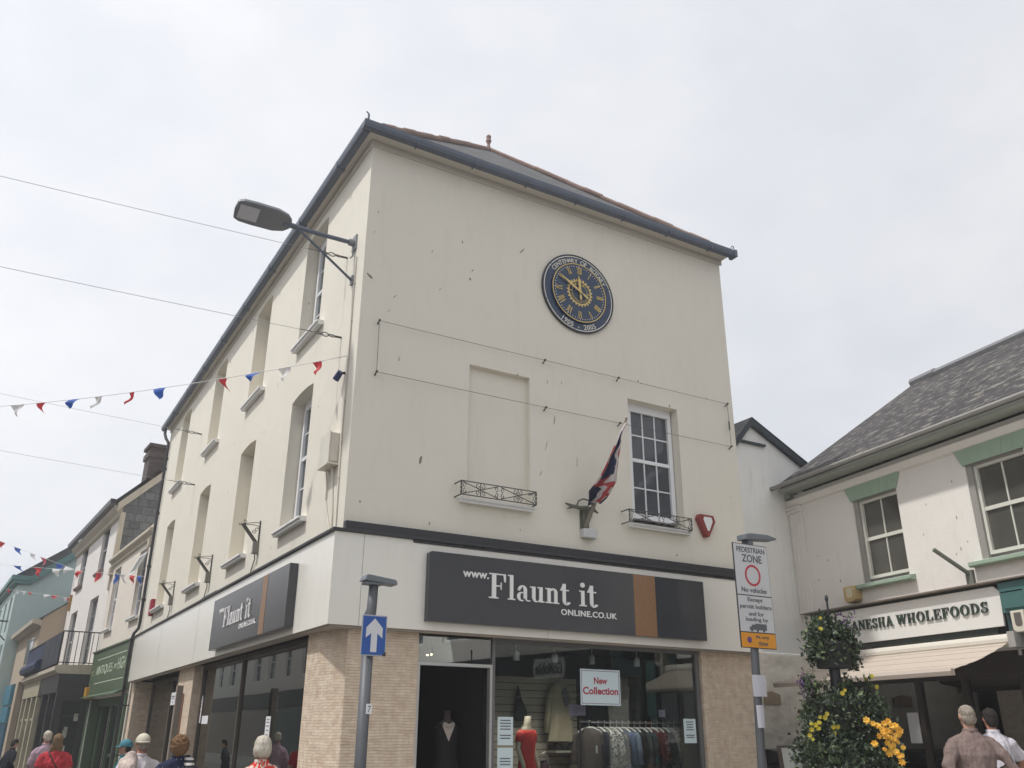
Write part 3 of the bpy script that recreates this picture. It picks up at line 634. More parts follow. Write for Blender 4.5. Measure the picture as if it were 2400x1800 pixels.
# ------------------------------------------------------------------ wall clock
def make_clock():
    X, Zc = 3.685, 8.30
    t = thing('wall_clock', 'round navy commemorative clock with gold Roman numerals high on the cream wall', 'clock', (X, 0, Zc))
    mb = MB(FRONT); mb.disc(X, Zc, 0, .70, -.030, -.002, 72); mb.build('backing_disc', NAVY, t, bevel=.006)
    mb = MB(FRONT); mb.disc(X, Zc, 0, .525, -.060, -.031, 72); mb.cur = 1
    for k in range(60):
        a = R(6 * k); mb.disc(X + .475 * math.sin(a), Zc + .475 * math.cos(a), 0, .0075 if k % 5 else .011, -.066, -.0605, 8)
    mb.build('dial', [mat('dial_navy', (.016, .038, .085), .25, .1, 5), SILV], t)
    mb = MB(FRONT); mb.disc(X, Zc, .688, .703, -.040, -.004, 72); mb.build('rim', BLACKP, t)
    mb = MB(FRONT)
    for k in range(6): mb.disc(X, Zc, .660, .674, -.036, -.031, 14, 60 * k + 9, 60 * k + 67.5)
    letter_on_ring(mb, 'CENTENARY OF ROTARY', X, Zc, .594, -57, 62, .080, -.032, th=.006, bold=.004)
    letter_on_ring(mb, '1905 - 2005', X, Zc, .598, 215, 148, .088, -.032, inward=True, th=.006, bold=.006)
    mb.build('ring_lettering', SILV, t)
    mb = MB(FRONT); mb.disc(X, Zc, .513, .527, -.068, -.059, 72); mb.build('dial_ring', GOLD, t)
    for k, nu in enumerate(('XII', 'I', 'II', 'III', 'IIII', 'V', 'VI', 'VII', 'VIII', 'IX', 'X', 'XI')):
        a = R(30 * k); s, c = math.sin(a), math.cos(a); x = 0; polys = []; mb = MB(FRONT)
        for ch in nu:
            g_, adv = serif_glyph(ch); polys += [[(px + x, py) for px, py in p] for p in g_]; x += adv * (.82 if ch == 'I' else .9)
        h = .115; wd = min(.135, .062 * x) if len(nu) > 1 else .062 * x
        for i, p in enumerate(polys):
            pts = []
            for px, py in p:
                lx = (px / x - .5) * wd; ly = (py - .5) * h; pts.append((X + .40 * s + lx * c + ly * s, Zc + .40 * c - lx * s + ly * c))
            mb.prism(pts, -.068 - (i % 11) * .0002, -.0605)
        mb.build('numeral', GOLD, t)

    # cogwheel emblem
    mb = MB(FRONT)
    mb.disc(X, Zc, .203, .222, -.067, -.0605, 48); mb.disc(X, Zc, .148, .154, -.067, -.0605, 48)
    for k in range(24):
        a = R(15 * k + 4); s, c = math.sin(a), math.cos(a)
        mb.prism([(X + r * s + w_ * c, Zc + r * c - w_ * s) for r, w_ in ((.219, -.019), (.252, -.010), (.252, .010), (.219, .019))], -.0665, -.0605)
    for a0 in (88, 272, 30, 330):
        a = R(a0); s, c = math.sin(a), math.cos(a); mb.prism([(X + r * s + w_ * c, Zc + r * c - w_ * s) for r, w_ in ((.145, -.006), (.196, -.006), (.204, .006), (.150, .006))], -.0662, -.0605)
    letter_on_ring(mb, 'ROTARY', X, Zc, .179, -50, 50, .030, -.0605, th=.005); letter_on_ring(mb, 'INTERNATIONAL', X, Zc, .179, 258, 102, .030, -.0605, inward=True, th=.005)
    mb.build('cogwheel_emblem', GOLD, t)
    def hand(name, deg, L, tail, wd, d):
        mb = MB(FRONT); a = R(deg); s, c = math.sin(a), math.cos(a)
        pr = [(-tail, .2), (-tail * .75, 1.0), (-tail * .5, .85), (-.04, .3), (.0, .8), (L * .45, 1.0), (L * .8, .45), (L * .86, .42), (L, .06)]
        pts = [(r, k * wd) for r, k in pr] + [(r, -k * wd) for r, k in reversed(pr)]
        mb.prism([(X + r * s + q * c, Zc + r * c - q * s) for r, q in pts], d - .008, d); mb.build(name, GOLD, t)
    hand('hour_hand', 355, .31, .14, .024, -.080); hand('minute_hand', 300, .475, .18, .021, -.094)
    mb = MB(FRONT); mb.disc(X, Zc, 0, .022, -.106, -.061, 16); mb.build('hub', GOLD, t)
make_clock()

# ------------------------------------------------------------------ iron window guards
def spiral(cx, cz, r, a0, turns, n=22):
    return [(cx + r * (1 - .75 * i / n) * math.cos(a0 + turns * 2 * math.pi * i / n), cz + r * (1 - .75 * i / n) * math.sin(a0 + turns * 2 * math.pi * i / n)) for i in range(n + 1)]
def guard(label, u0, u1, z0, z1, d=-.20):
    t = thing('window_guard', label, 'window guard', ((u0 + u1) / 2, d, z0), 'iron guards on the window sills')
    mb = MB(FRONT); r = .009
    for z in (z0, z1): mb = MB(FRONT); mb.box(u0, u1, d - .006, d + .006, z - .006, z + .006); mb.build('rail', IRON, t)
    H = z1 - z0; n = 2; W = (u1 - u0) / n
    for u in (u0, u1):
        mb = MB(FRONT)
        mb.box(u - .007, u + .007, d - .007, .0, z1 - .007, z1 + .007); mb.box(u - .007, u + .007, d - .007, .0, z0 - .007, z0 + .007)
        for k in range(3): mb.ball((u, d, z0 + H * (k + .5) / 3), .017, .010, H / 5.6, 8, 7)
        mb.build('end_bracket', IRON, t)
    mb = MB(FRONT)
    for i in range(n):
        a = u0 + W * i; c = a + W / 2
        mb.tube([(a + .02, d, z1 - .01), (a + W - .02, d, z0 + .01)], .006, 6); mb.tube([(a + .02, d, z0 + .01), (a + W - .02, d, z1 - .01)], .006, 6)
        mb.tube([(c, d, z0), (c, d, z1)], .007, 6)
        for s in (-1, 1):
            for t_ in (-1, 1):
                pts = spiral(c + s * .038, z0 + H / 2 + t_ * .042, .036, R(90 if t_ > 0 else -90), -s * t_ * .95); mb.tube([(x, d, z) for x, z in pts], .0055, 6)
                ux = a + .055 if s < 0 else a + W - .055
                pts = spiral(ux, z0 + H / 2 + t_ * .045, .036, R(-90 if t_ > 0 else 90), s * t_ * .95); mb.tube([(x, d, z) for x, z in pts], .0055, 6)
    mb.build('scrollwork', IRON, t)
guard('scrolled iron guard on the white sill below the blind window', 1.55, 2.74, 4.60, 4.79)
guard('scrolled iron guard in front of the glazed sash window', 4.40, 5.62, 4.57, 4.76)

# ------------------------------------------------------------------ taut wire frame pinned to the clock wall
t = thing('banner_wire', 'thin wire rectangle pinned across the cream wall below the clock', 'wire', (3.5, 0, 6.2))
mb = MB(FRONT); mb.tube([(.27, -.06, 6.93), (6.77, -.06, 6.96)], .0038, 5); mb.tube([(.28, -.06, 6.16), (6.77, -.06, 6.18)], .0038, 5); mb.tube([(.27, -.06, 6.93), (.28, -.06, 6.16)], .004, 5); mb.tube([(6.77, -.06, 6.96), (6.77, -.06, 6.18)], .004, 5)
mb.tube([(6.77, -.06, 6.64), (6.77, -.06, 6.48)], .014, 6); mb.build('wire', IRON, t)
for u, z in ((.27, 6.93), (3.0, 6.94), (4.41, 6.945), (6.77, 6.96), (.28, 6.16), (3.01, 6.165), (4.40, 6.17), (6.77, 6.18)):
    mb = MB(FRONT); mb.tube([(u, 0, z - .03), (u, -.075, z + .01)], .011, 6); mb.ball((u, -.07, z + .005), .02, .02, .02, 8, 5); mb.build('peg', IRON, t)

# ------------------------------------------------------------------ flag on its pole
def make_flag():
    t = thing('flag', 'limp union flag hanging from a slanted pole beside the sash window', 'flag', (3.70, -.03, 4.43))
    mb = MB(); mb.tube([(3.70, -.03, 4.43), (3.775, -.26, 4.88)], [.035, .030], 10); mb.tube([(3.775, -.26, 4.88), (3.93, -.82, 5.92)], [.020, .014], 8); mb.ball((3.93, -.82, 5.93), .02, .02, .025, 8, 5)
    mb.build('pole', mat('flag_pole_wood', (.20, .18, .14), .6, .2, 12), t)
    mb = MB(FRONT); mb.box(3.62, 3.78, -.012, -.001, 4.38, 4.72); mb.tube([(3.69, -.02, 4.44), (3.67, -.05, 4.70)], .030, 8); mb.build('socket', mat('bronze_green', (.11, .115, .085), .6, .3, 14), t)
    mb = MB(FRONT)
    mb.tube([(3.33, -.06, 4.74), (3.42, -.10, 4.70), (3.55, -.10, 4.69), (3.67, -.08, 4.70), (3.80, -.12, 4.68), (3.86, -.14, 4.64)], [.012, .028, .03, .035, .026, .012], 7)
    mb.tube([(3.36, -.06, 4.66), (3.44, -.10, 4.69), (3.50, -.1, 4.70)], [.008, .02, .015], 6)
    mb.tube([(3.50, -.1, 4.70), (3.53, -.12, 4.79), (3.61, -.13, 4.825), (3.70, -.14, 4.81)], .012, 6)
    for a in range(5): mb.tube([(3.66, -.06, 4.70), (3.60 + a * .05, -.12 - a * .01, 4.735 - abs(a - 2) * .02)], [.02, .006], 6)
    mb.build('ornament', MATS['bronze_green'], t)
    Lp = [(3.915, -.80, 5.87), (3.86, -.73, 5.72), (3.76, -.66, 5.44), (3.70, -.59, 5.25), (3.645, -.53, 5.10), (3.575, -.46, 4.97), (3.52, -.39, 4.87), (3.565, -.32, 4.77), (3.64, -.25, 4.735)]
    Rp = [(3.925, -.84, 5.86), (3.885, -.77, 5.69), (3.91, -.70, 5.60), (3.92, -.63, 5.41), (3.94, -.56, 5.25), (3.955, -.50, 5.06), (3.90, -.43, 4.91), (3.87, -.36, 4.82), (3.81, -.29, 4.745)]
    def samp(P, s):
        s *= len(P) - 1; i = min(int(s), len(P) - 2); return Vector(P[i]).lerp(Vector(P[i + 1]), s - i)
    nu, nv = 110, 54; vs = []; mb = MB()
    for i in range(nu + 1):
        s = i / nu; a = samp(Lp, s); b = samp(Rp, s)
        for j in range(nv + 1):
            q = j / nv; p = a.lerp(b, q); wv = .05 + .09 * s
            p += Vector((0, -1, .0)) * (math.sin(q * 9.5 + s * 2.2) * wv * .55 + math.sin(q * 4.1 - s * 3) * wv * .4) * (0.25 + math.sin(math.pi * q))
            vs.append(p)
    mb.add(vs, [], raw=True)
    # the crosses as the limp cloth shows them, gathered along the pole: 0 navy, 1 white, 2 red
    def folded(s, q):
        q += .05 * math.sin(s * 23) + .03 * math.sin(s * 41 + 1)
        if s < .10: return 1
        if s < .58 - .16 * abs(q - .42):
            if q < .10 + .10 * s: return 2 if s > .22 else 1
            if q < .13 + .10 * s: return 1
            if q < .60: return 0
            return 1 if q < .60 + .16 * (1 - s) else 2
        if s < .64 and (q < .2 or q > .55): return 1
        if s > .66 and q < .46 - .25 * abs(s - .82): return 0
        if s > .66 and q < .56 - .25 * abs(s - .82): return 1
        if s > .84 and q > 1.62 - s: return 0 if q > 1.78 - s else 1
        if .70 < s < .78 and q > .80: return 1
        return 2
    for i in range(nu):
        for j in range(nv):
            mb.cur = folded((i + .5) / nu, (j + .5) / nv); o = i * (nv + 1) + j
            mb.f.append((o, o + 1, o + nv + 2, o + nv + 1)); mb.mi.append(mb.cur)
    fab = [mat('flag_navy', (.020, .022, .065), .85, .15, 9, .3, 30), mat('flag_white', (.50, .45, .44), .85, .08, 9, .3, 30), mat('flag_red', (.34, .045, .045), .85, .12, 9, .3, 30)]
    c = mb.build('cloth', fab, t, True)
    sd = c.modifiers.new('thick', 'SOLIDIFY'); sd.thickness = .003
make_flag()
mb = MB(FRONT); mb.box(3.62, 3.86, -.11, -.001, 4.265, 4.40); o = mb.build('junction_box', mat('box_grey', (.52, .53, .53), .5, .05, 5), None, bevel=.012); origin_to(o, (3.74, 0, 4.265)); tag(o, 'small pale grey box on the wall directly under the flag pole', 'junction box')

# ------------------------------------------------------------------ alarm boxes
def alarm(label, m, u, z, w_, h_, d, col, badge, shape, group='alarm boxes on the house fronts'):
    p = Vector(m(u, 0, z)); t = thing('alarm_box', label, 'alarm box', p, group)
    mb = MB(m)
    if shape == 'shield':
        pts = [(u - w_ * .5, z + h_ * .30), (u - w_ * .40, z + h_ * .5), (u + w_ * .40, z + h_ * .5), (u + w_ * .5, z + h_ * .22), (u + w_ * .08, z - h_ * .5), (u - w_ * .1, z - h_ * .5)]
    else: pts = [(u - w_ / 2, z - h_ * .35), (u - w_ * .3, z - h_ / 2), (u + w_ * .3, z - h_ / 2), (u + w_ / 2, z - h_ * .35), (u + w_ / 2, z + h_ / 2), (u - w_ / 2, z + h_ / 2)]
    mb.prism(pts, -d, -.001); mb.build('casing', col, t, bevel=.012)
    if badge:
        mb = MB(m); k = .62; mb.prism([(u + (a - u) * k * .85 + w_ * .04, z + (b - z) * k + h_ * .08) for a, b in pts], -d - .004, -d + .004); mb.build('badge', badge, t)
    return t
alarm('red and white shield shaped alarm box right of the glazed sash window', FRONT, 6.05, 4.72, .36, .36, .10, RED, WHITE, 'shield')
alarm('small dark red alarm box beside the farthest lower sill of the long side', SIDE, 13.95, 4.55, .26, .42, .10, mat('alarm_maroon', (.30, .02, .04), .45), None, 'box')

# ------------------------------------------------------------------ street lamp on a wall arm
t = thing('wall_street_lamp', 'grey street lamp on a long braced arm at the upper corner of the wall', 'street lamp', (0, .44, 8.34))
mb = MB(); mb.tube([(0, .44, 8.34), (-.5, .445, 8.335), (-.98, .45, 8.345)], .033, 12); mb.tube([(-.9, .45, 8.343), (-1.08, .45, 8.35)], .042, 12); mb.build('arm', GUTTER, t)
mb = MB(); mb.tube([(-.01, .42, 7.70), (-.05, .42, 7.73), (-.84, .45, 8.31)], [.026, .019, .019], 8); mb.build('brace', GUTTER, t)
mb = MB(); mb.box(-.025, .0, .36, .52, 8.22, 8.46); mb.tube([(-.02, .44, 8.34), (-.10, .44, 8.34)], .055, 12); mb.tube([(-.02, .44, 8.25), (-.03, .44, 8.12), (-.06, .45, 8.08)], .010, 6); mb.box(-.03, .0, .38, .46, 7.64, 7.78); mb.build('wall_plate', GALV, t)
def lamp_map(x, y, z):
    # lantern rolled a little about its arm so that its underside faces the near pavement
    a = R(24); y0, z0 = .45, 8.37
    return (x, y0 + (y - y0) * math.cos(a) + (z - z0) * math.sin(a), z0 - (y - y0) * math.sin(a) + (z - z0) * math.cos(a))
mb = MB(lamp_map)
out = [(-.98, .07), (-1.05, .14), (-1.2, .185), (-1.5, .19), (-1.68, .18), (-1.755, .145), (-1.775, .0)]
poly = [(x, .45 + w_) for x, w_ in out] + [(x, .45 - w_) for x, w_ in reversed(out[:-1])]
mb.plan(poly, 8.335, 8.40); mb.plan([(x + (.04 if x < -1.6 else 0) - (.02 if x > -1.1 else 0), .45 + (y - .45) * .78) for x, y in poly], 8.402, 8.44)
h_ = mb.build('lantern', mat('lantern_grey', (.17, .18, .20), .45, .1, 8), t, bevel=.012)
mb = MB(lamp_map); mb.box(-1.72, -1.45, .335, .565, 8.326, 8.334); mb.build('lens', mat('lamp_lens', (.50, .51, .55), .2, .05, 9), h_)

# ------------------------------------------------------------------ utility cabinet and its cables on the long side
t = thing('utility_cabinet', 'cream painted utility cabinet near the corner edge of the long side', 'cabinet', (0, .62, 4.9))
PAINTED = mat('painted_box', (.66, .62, .54), .6, .05, 3, .1, 40, stain=.1)
mb = MB(SIDE); mb.box(.41, .77, -.125, -.001, 4.96, 5.37); mb.build('body', PAINTED, t, bevel=.01); mb = MB(SIDE); mb.box(.395, .785, -.145, -.127, 4.945, 5.385); mb.build('cover', PAINTED, t, bevel=.006)
mb = MB(SIDE); mb.box(.38, .80, -.155, -.001, 4.915, 4.942); mb.build('tray', PAINTED, t)
for i, pts in enumerate(([(.72, -.05, 4.94), (.72, -.02, 4.7), (.74, -.015, 4.5), (.58, -.015, 4.2), (.46, -.015, 4.0)], [(.50, -.05, 4.94), (.49, -.015, 4.6), (.42, -.015, 4.25), (.40, -.015, 4.0)])):
    mb = MB(SIDE); mb.tube(pts, .012, 6); mb.build('cable', PAINTED, t)
mb = MB(SIDE); mb.tube([(.30, -.012, 8.05), (.29, -.012, 6.5), (.30, -.012, 5.4), (.27, -.012, 4.6), (.24, -.012, 4.0)], .008, 6)
for z in (7.6, 7.0, 6.4, 5.8, 5.2, 4.7): mb.box(.28, .31, -.022, 0, z, z + .015)
o = mb.build('wall_cable', mat('cable_cream', (.50, .46, .40), .6), None); origin_to(o, (0, .3, 4)); tag(o, 'cream cable clipped down the sunlit wall close to the corner', 'cable')
t = thing('security_camera', 'small blue camera on the sunlit wall under the bunting hook', 'camera', (0, .40, 6.2))
mb = MB(SIDE); mb.tube([(.42, -.001, 6.25), (.42, -.06, 6.24)], .02, 8); mb.build('mount', BLACKP, t); mb = MB(SIDE); mb.tube([(.50, -.10, 6.16), (.40, -.07, 6.25)], [.048, .042], 10); mb.build('housing', mat('camera_blue', (.02, .035, .12), .35), t)

# ------------------------------------------------------------------ wrought sign brackets without signs
def sign_bracket(y, label):
    t = thing('sign_bracket', label, 'sign bracket', (0, y, 4.4), 'empty sign brackets on the long side')
    mb = MB(SIDE); mb.tube([(y, -.015, 4.47), (y, -.30, 4.80)], .036, 4); mb.build('arm', IRON, t)
    mb = MB(SIDE); mb.box(y - .04, y + .04, -.09, -.001, 4.34, 4.52); mb.box(y - .045, y + .045, -.10, -.001, 4.325, 4.338); mb.build('base_box', mat('bracket_grey', (.20, .185, .165), .6, .1, 6), t)
    mb = MB(SIDE)
    mb.tube([(y, -.005, 4.83), (y, -.05, 4.845), (y, -.16, 4.83), (y, -.27, 4.80)], .006, 6); mb.tube([(y, -.005, 4.74), (y, -.04, 4.79), (y, -.12, 4.80), (y, -.26, 4.79)], .006, 6)
    mb.tube([(y, -.012, 4.50), (y, -.012, 4.88)], .012, 6)
    for dc, zc, r, s in ((-.06, 4.72, .04, 1), (-.105, 4.69, .034, -1)): mb.tube([(y, dc + p, zc + q) for p, q in spiral(0, 0, r, 0, s)], .006, 6)
    mb.tube([(y, -.27 + p, 4.845 + q) for p, q in spiral(0, 0, .032, R(-90), 1)], .006, 6); mb.tube([(y, -.345 + p, 4.79 + q) for p, q in spiral(0, 0, .028, R(60), -1)], .006, 6)
    mb.build('scrollwork', IRON, t)
    mb = MB(SIDE); mb.tube([(y + .01, -.05, 4.325), (y + .03, -.03, 4.25), (y + .22, -.02, 4.10), (y + .30, -.02, 3.99)], .009, 6); mb.build('cable', IRON, t)
sign_bracket(4.08, 'scrolled sign bracket nearest the corner, between two lower blind windows')
sign_bracket(7.55, 'scrolled sign bracket in the middle of the long side, above the charcoal sign')
sign_bracket(11.35, 'scrolled sign bracket farthest along the long side, near the dark red alarm box')
# ------------------------------------------------------------------ the older row down the street
def px_sash(m, u0, u1, z0, z1, parent, d=.14, cols=2, rows=2): return sash(m, u0, u1, z0, z1, d, cols, rows, parent, UPVC, UPGLASS, fw=.06, bar=.022)
IVORY = mat('ivory_render', (0.72, 0.66, 0.58), .85, .05, 1.0, .2, 50, stain=.22, stain_col=(.36, .31, .26))
PALE = mat('pale_render', (0.76, 0.72, 0.68), .85, .05, 1.0, .2, 50, stain=.25, stain_col=(.36, .32, .28))
TAN = mat('tan_render', (0.48, 0.39, 0.29), .9, .07, 1.0, .2, 50, stain=.2, stain_col=(.25, .21, .17))
TEAL = mat('teal_render', (0.43, 0.53, 0.51), .85, .07, .8, .2, 50, stain=.25, stain_col=(.18, .25, .24))
TEALP = mat('teal_trim', (0.09, 0.20, 0.19), .6, .12, 3)
GREENF = mat('antique_green', (0.085, 0.125, 0.070), .45, .10, 2, .1, 20, stain=.2, stain_col=(.05, .10, .05))
GREEND = mat('green_frame', (0.055, 0.10, 0.055), .5, .12, 4)
LETG = mat('letter_pale_green', (0.55, 0.62, 0.48), .5, .04, 5)
GSLATE = brickmat('hung_slate', (.085, .09, .092), (.15, .155, .155), (.035, .035, .035), .34, .27, .010, .6, .6, 'xz')
DKBLUE = mat('blue_cloth', (0.022, 0.035, 0.085), .8, .15, 6, .3, 25)
BLUEP = mat('blue_shop_paint', (0.045, 0.20, 0.29), .5, .12, 3)
BLUED = mat('blue_door_paint', (0.025, 0.10, 0.17), .45, .12, 3)
STONEC = mat('cream_stone_trim', (0.50, 0.45, 0.36), .85, .12, 5, .2, 40, stain=.35, stain_col=(.2, .17, .13))
BRICKD = brickmat('sooty_brick', (.075, .055, .05), (.115, .085, .075), (.05, .045, .04), .23, .075, .01, .9, .6, 'sum')
CREAMS = mat('cream_shopfront', (0.42, 0.38, 0.27), .6, .1, 4)
DKGL = mat('dark_display_glass', (0.03, 0.032, 0.033), .05, .5, 1.5, .05, 3)

# antique shop
t = thing('antique_shop', 'narrow cream two storey house with parapet and green antiques shopfront', 'building', STREET(3, 0, 0))
ops = [dict(u0=.45, u1=1.55, z0=4.62, z1=6.55, depth=.14), dict(u0=4.30, u1=5.35, z0=4.62, z1=6.55, depth=.14), dict(u0=.5, u1=5.4, z0=-.1, z1=2.55, depth=.35)]
mb = MB(STREET); wall(mb, -.12, 5.93, -.1, 6.75, ops); mb.quad((-.12, 0, 6.75), (5.93, 0, 6.75), (5.93, 4, 7.9), (-.12, 4, 7.9)); mb.build('wall', IVORY, t)
mb = MB(STREET); mb.section([(0, 6.70), (-.06, 6.72), (-.06, 6.80), (-.17, 6.90), (-.17, 6.96), (-.05, 6.99), (-.05, 7.12), (.2, 7.12), (.2, 6.70)], -.14, 5.95)
mb.box(-.10, .12, -.13, -.002, 6.45, 6.69); mb.box(5.70, 5.92, -.13, -.002, 6.45, 6.69); mb.build('parapet', STONEC, t)
for a, b in ((.45, 1.55), (4.30, 5.35)):
    px_sash(STREET, a, b, 4.62, 6.55, t, .10, 2, 2); sill(STREET, a - .1, b + .1, 4.52, 4.62, .12, t, WHITE, .1)
TILT = lambda u, d, z: STREET(u, -.02 - (6.40 - z) * .42 + d, z)
mb = MB(TILT); mb.box(.55, .60, 0, .03, 5.80, 6.40); mb.box(1.43, 1.48, 0, .03, 5.80, 6.40); mb.box(.60, 1.43, 0, .03, 5.80, 5.85); mb.box(.60, 1.43, 0, .03, 6.35, 6.40); o = mb.build('open_sash', UPVC, t)
mb = MB(TILT); mb.box(.6, 1.43, .012, .018, 5.85, 6.35); mb.build('pane', mat('pale_pane', (.30, .32, .31), .06, .1, 3), o)
mb = MB(STREET); mb.box(.05, 5.9, -.12, -.002, 2.66, 3.92); mb.box(.0, 5.93, -.16, -.002, 3.925, 3.97); mb.build('fascia', GREENF, t)
mb = MB(STREET); letter_box(mb, 'ANTIQUES', 4.85, 2.25, 3.17, 3.47, -.121, .006); letter_box(mb, 'on', 2.02, 1.72, 3.27, 3.40, -.121, .006); letter_box(mb, 'HIGH', 1.52, .50, 3.22, 3.54, -.121, .006)
mb.box(.5, 4.9, -.124, -.119, 3.655, 3.68); mb.box(.5, 4.9, -.124, -.119, 2.955, 2.98); letter_box(mb, 'T.', 5.65, 5.30, 3.22, 3.36, -.121, .006); mb.build('lettering', LETG, t)
mb = MB(STREET); mb.section([(-.13, 2.655), (-.30, 2.58), (-.31, 2.55), (-.13, 2.60)], .3, 5.8); mb.build('blind_box', GREEND, t)
mb = MB(STREET)
for a, b in ((.02, .5), (5.4, 5.9)): mb.box(a, b, -.06, -.002, -.05, 2.54)
for u in (1.9, 2.9, 4.6): mb.box(u, u + .09, .16, .26, 0, 2.3)
mb.box(.5, 5.4, .16, .26, 2.3, 2.55); mb.box(2.99, 4.6, .14, .26, 0, .5); mb.box(.5, 1.9, .14, .26, 0, .5)
mb.box(5.36, 5.398, -.01, .36, -.05, 2.54); mb.box(.502, .54, -.01, .36, -.05, 2.54)
f = mb.build('shopfront', GREEND, t); mb = MB(STREET); mb.box(.5, 5.4, .205, .212, 0.0, 2.3); mb.build('pane', GLASS, f)
mb = MB(STREET); mb.cur = 0; mb.box(.4, 5.5, 1.6, 1.65, 0, 2.6); mb.cur = 1
rr = random.Random(11)
for k in range(26):
    u = rr.uniform(.8, 5.2); z = rr.uniform(.6, 1.9); w_ = rr.uniform(.08, .3); mb.cur = 1 + k % 3; mb.box(u, u + w_, .5 + .03 * k, .52 + .03 * k, z, z + rr.uniform(.1, .4))
mb.build('window_display', [DARKIN, mat('display_grey', (.2, .2, .19), .7), mat('display_pale', (.5, .48, .42), .7), mat('display_brown', (.12, .08, .05), .6)], t)
alarm('orange alarm box at the far end of the green antiques fascia', STREET, 5.72, 2.72, .28, .34, .22, mat('alarm_orange', (.65, .33, .03), .5), None, 'box')
mb = MB(STREET); mb.tube([(5.15, -.09, 2.5), (5.15, -.09, .4)], .014, 6)
for k in range(60): mb.ball((5.15, -.09, 2.48 - k * .035), .022, .022, .014, 6, 4)
o = mb.build('bead_chain', mat('chain_pale', (.6, .58, .54), .5), None); origin_to(o, STREET(5.15, -.09, .4)); tag(o, 'pale bead chain hanging down the green antiques shopfront', 'chain')

# tall white house with slate-hung gable, chimney and balcony
t = thing('white_house', 'tall pale three storey house with slate hung gable, chimney and iron balcony', 'building', STREET(10.5, 0, 0))
ops = [dict(u0=a, u1=b, z0=c, z1=d_, depth=.16) for a, b, c, d_ in ((7.9, 9.25, 6.95, 8.62), (12.45, 13.85, 7.0, 8.62), (7.85, 9.55, 3.75, 6.05), (12.35, 13.95, 3.75, 6.0))]
mb = MB(STREET); wall(mb, 5.95, 15.4, -.1, 9.0, ops)
mb.build('wall', PALE, t)
mb = MB(STREET); SL = 1.02
mb.quad((5.95, 0, 6.0), (5.95, 3.0, 6.0), (5.95, 3.0, 9.0 + 3 * SL), (5.95, 0, 8.9)); mb.build('slate_hung_gable', GSLATE, t)
mb = MB(STREET); mb.add([(5.88, -.2, 8.62), (5.88, 3.0, 8.62 + 3.2 * SL), (5.88, 3.0, 8.62 + 3.2 * SL + .30), (5.88, -.2, 8.92), (5.948, -.2, 8.62), (5.948, 3.0, 8.62 + 3.2 * SL), (5.948, 3.0, 8.92 + 3.2 * SL), (5.948, -.2, 8.92)],
    [(0, 1, 2, 3), (4, 5, 6, 7), (0, 1, 5, 4), (1, 2, 6, 5), (2, 3, 7, 6), (3, 0, 4, 7)]); mb.box(5.90, 6.08, -.06, .10, 6.0, 8.62); mb.build('bargeboard', STONEC, t)
mb = MB(STREET); mb.quad((5.85, -.3, 9.0), (15.5, -.3, 9.0), (15.5, 3.0, 12.35), (5.85, 3.0, 12.35)); mb.quad((5.85, 6.3, 9.0), (15.5, 6.3, 9.0), (15.5, 3.0, 12.35), (5.85, 3.0, 12.35)); rf = mb.build('roof', SLATE, t)
mb = MB(STREET); mb.section([(-.30, 8.86), (-.44, 8.88), (-.46, 9.03), (-.30, 9.03)], 5.85, 15.5); mb.build('gutter', BLACKP, t)
mb = MB(STREET); mb.section([(-.002, 8.45), (-.10, 8.50), (-.12, 8.60), (-.26, 8.72), (-.28, 8.85), (-.002, 8.85)], 5.96, 15.4); mb.build('cornice', STONEC, t)
mb = MB(STREET); mb.box(6.0, 6.85, .58, 1.75, 9.0, 10.75); mb.box(5.95, 6.9, .52, 1.82, 10.75, 10.95); mb.box(6.0, 6.85, .58, 1.75, 10.95, 11.12); mb.box(5.92, 6.93, .50, 1.85, 11.12, 11.24); mb.build('chimney', BRICKD, rf)
GREYF = mat('grey_frame', (.36, .36, .37), .6, .08, 4)
for a, b, c, d_ in ((7.9, 9.25, 6.95, 8.62), (12.45, 13.85, 7.0, 8.62)): sash(STREET, a, b, c, d_, .08, 2, 1, t, GREYF, UPGLASS); sill(STREET, a - .08, b + .08, c - .12, c, .12, t, TERRA, .08)
for a, b, c, d_ in ((7.85, 9.55, 3.75, 6.05), (12.35, 13.95, 3.75, 6.0)): sash(STREET, a, b, c, d_, .10, 2, 2, t, GREYF, UPGLASS, name='balcony_door')
mb = MB(STREET); mb.section([(0, 3.30), (-1.05, 3.30), (-1.18, 3.40), (-1.18, 3.52), (-1.05, 3.56), (0, 3.60)], 5.97, 15.3); bal = mb.build('balcony', STONEC, t)
mb = MB(STREET)
for u in [6.05 + 9.2 * i / 70 for i in range(71)]: mb.tube([(u, -1.10, 3.56), (u, -1.10, 4.58)], .011, 5)
for k in range(8): mb.tube([(6.03, -1.10 + 1.05 * k / 7, 3.56), (6.03, -1.10 + 1.05 * k / 7, 4.58)], .012, 5)
mb.tube([(6.03, 0, 4.60), (6.03, -1.10, 4.60), (15.28, -1.10, 4.60)], .02, 6); mb.tube([(6.03, 0, 3.64), (6.03, -1.10, 3.64), (15.28, -1.10, 3.64)], .015, 6); mb.build('railing', BLACKP, bal)
mb = MB(STREET); mb.cur = 0; mb.box(6.1, 10.2, -1.135, -1.115, 3.62, 4.56); mb.cur = 1; mb.box(10.25, 15.2, -1.135, -1.115, 3.62, 4.50)
for u in (7.2, 8.6, 10.2): mb.box(u, u + .02, -1.14, -1.113, 3.6, 4.58)
for k in range(6): mb.section([(-1.14, 3.62), (-1.30, 3.66), (-1.34, 3.80), (-1.28, 3.95), (-1.14, 4.0)], 10.3 + k * .82, 10.3 + k * .82 + .8)
mb.build('balcony_screen', [mat('screen_dark', (.025, .03, .04), .7, .2, 6), DKBLUE], bal)
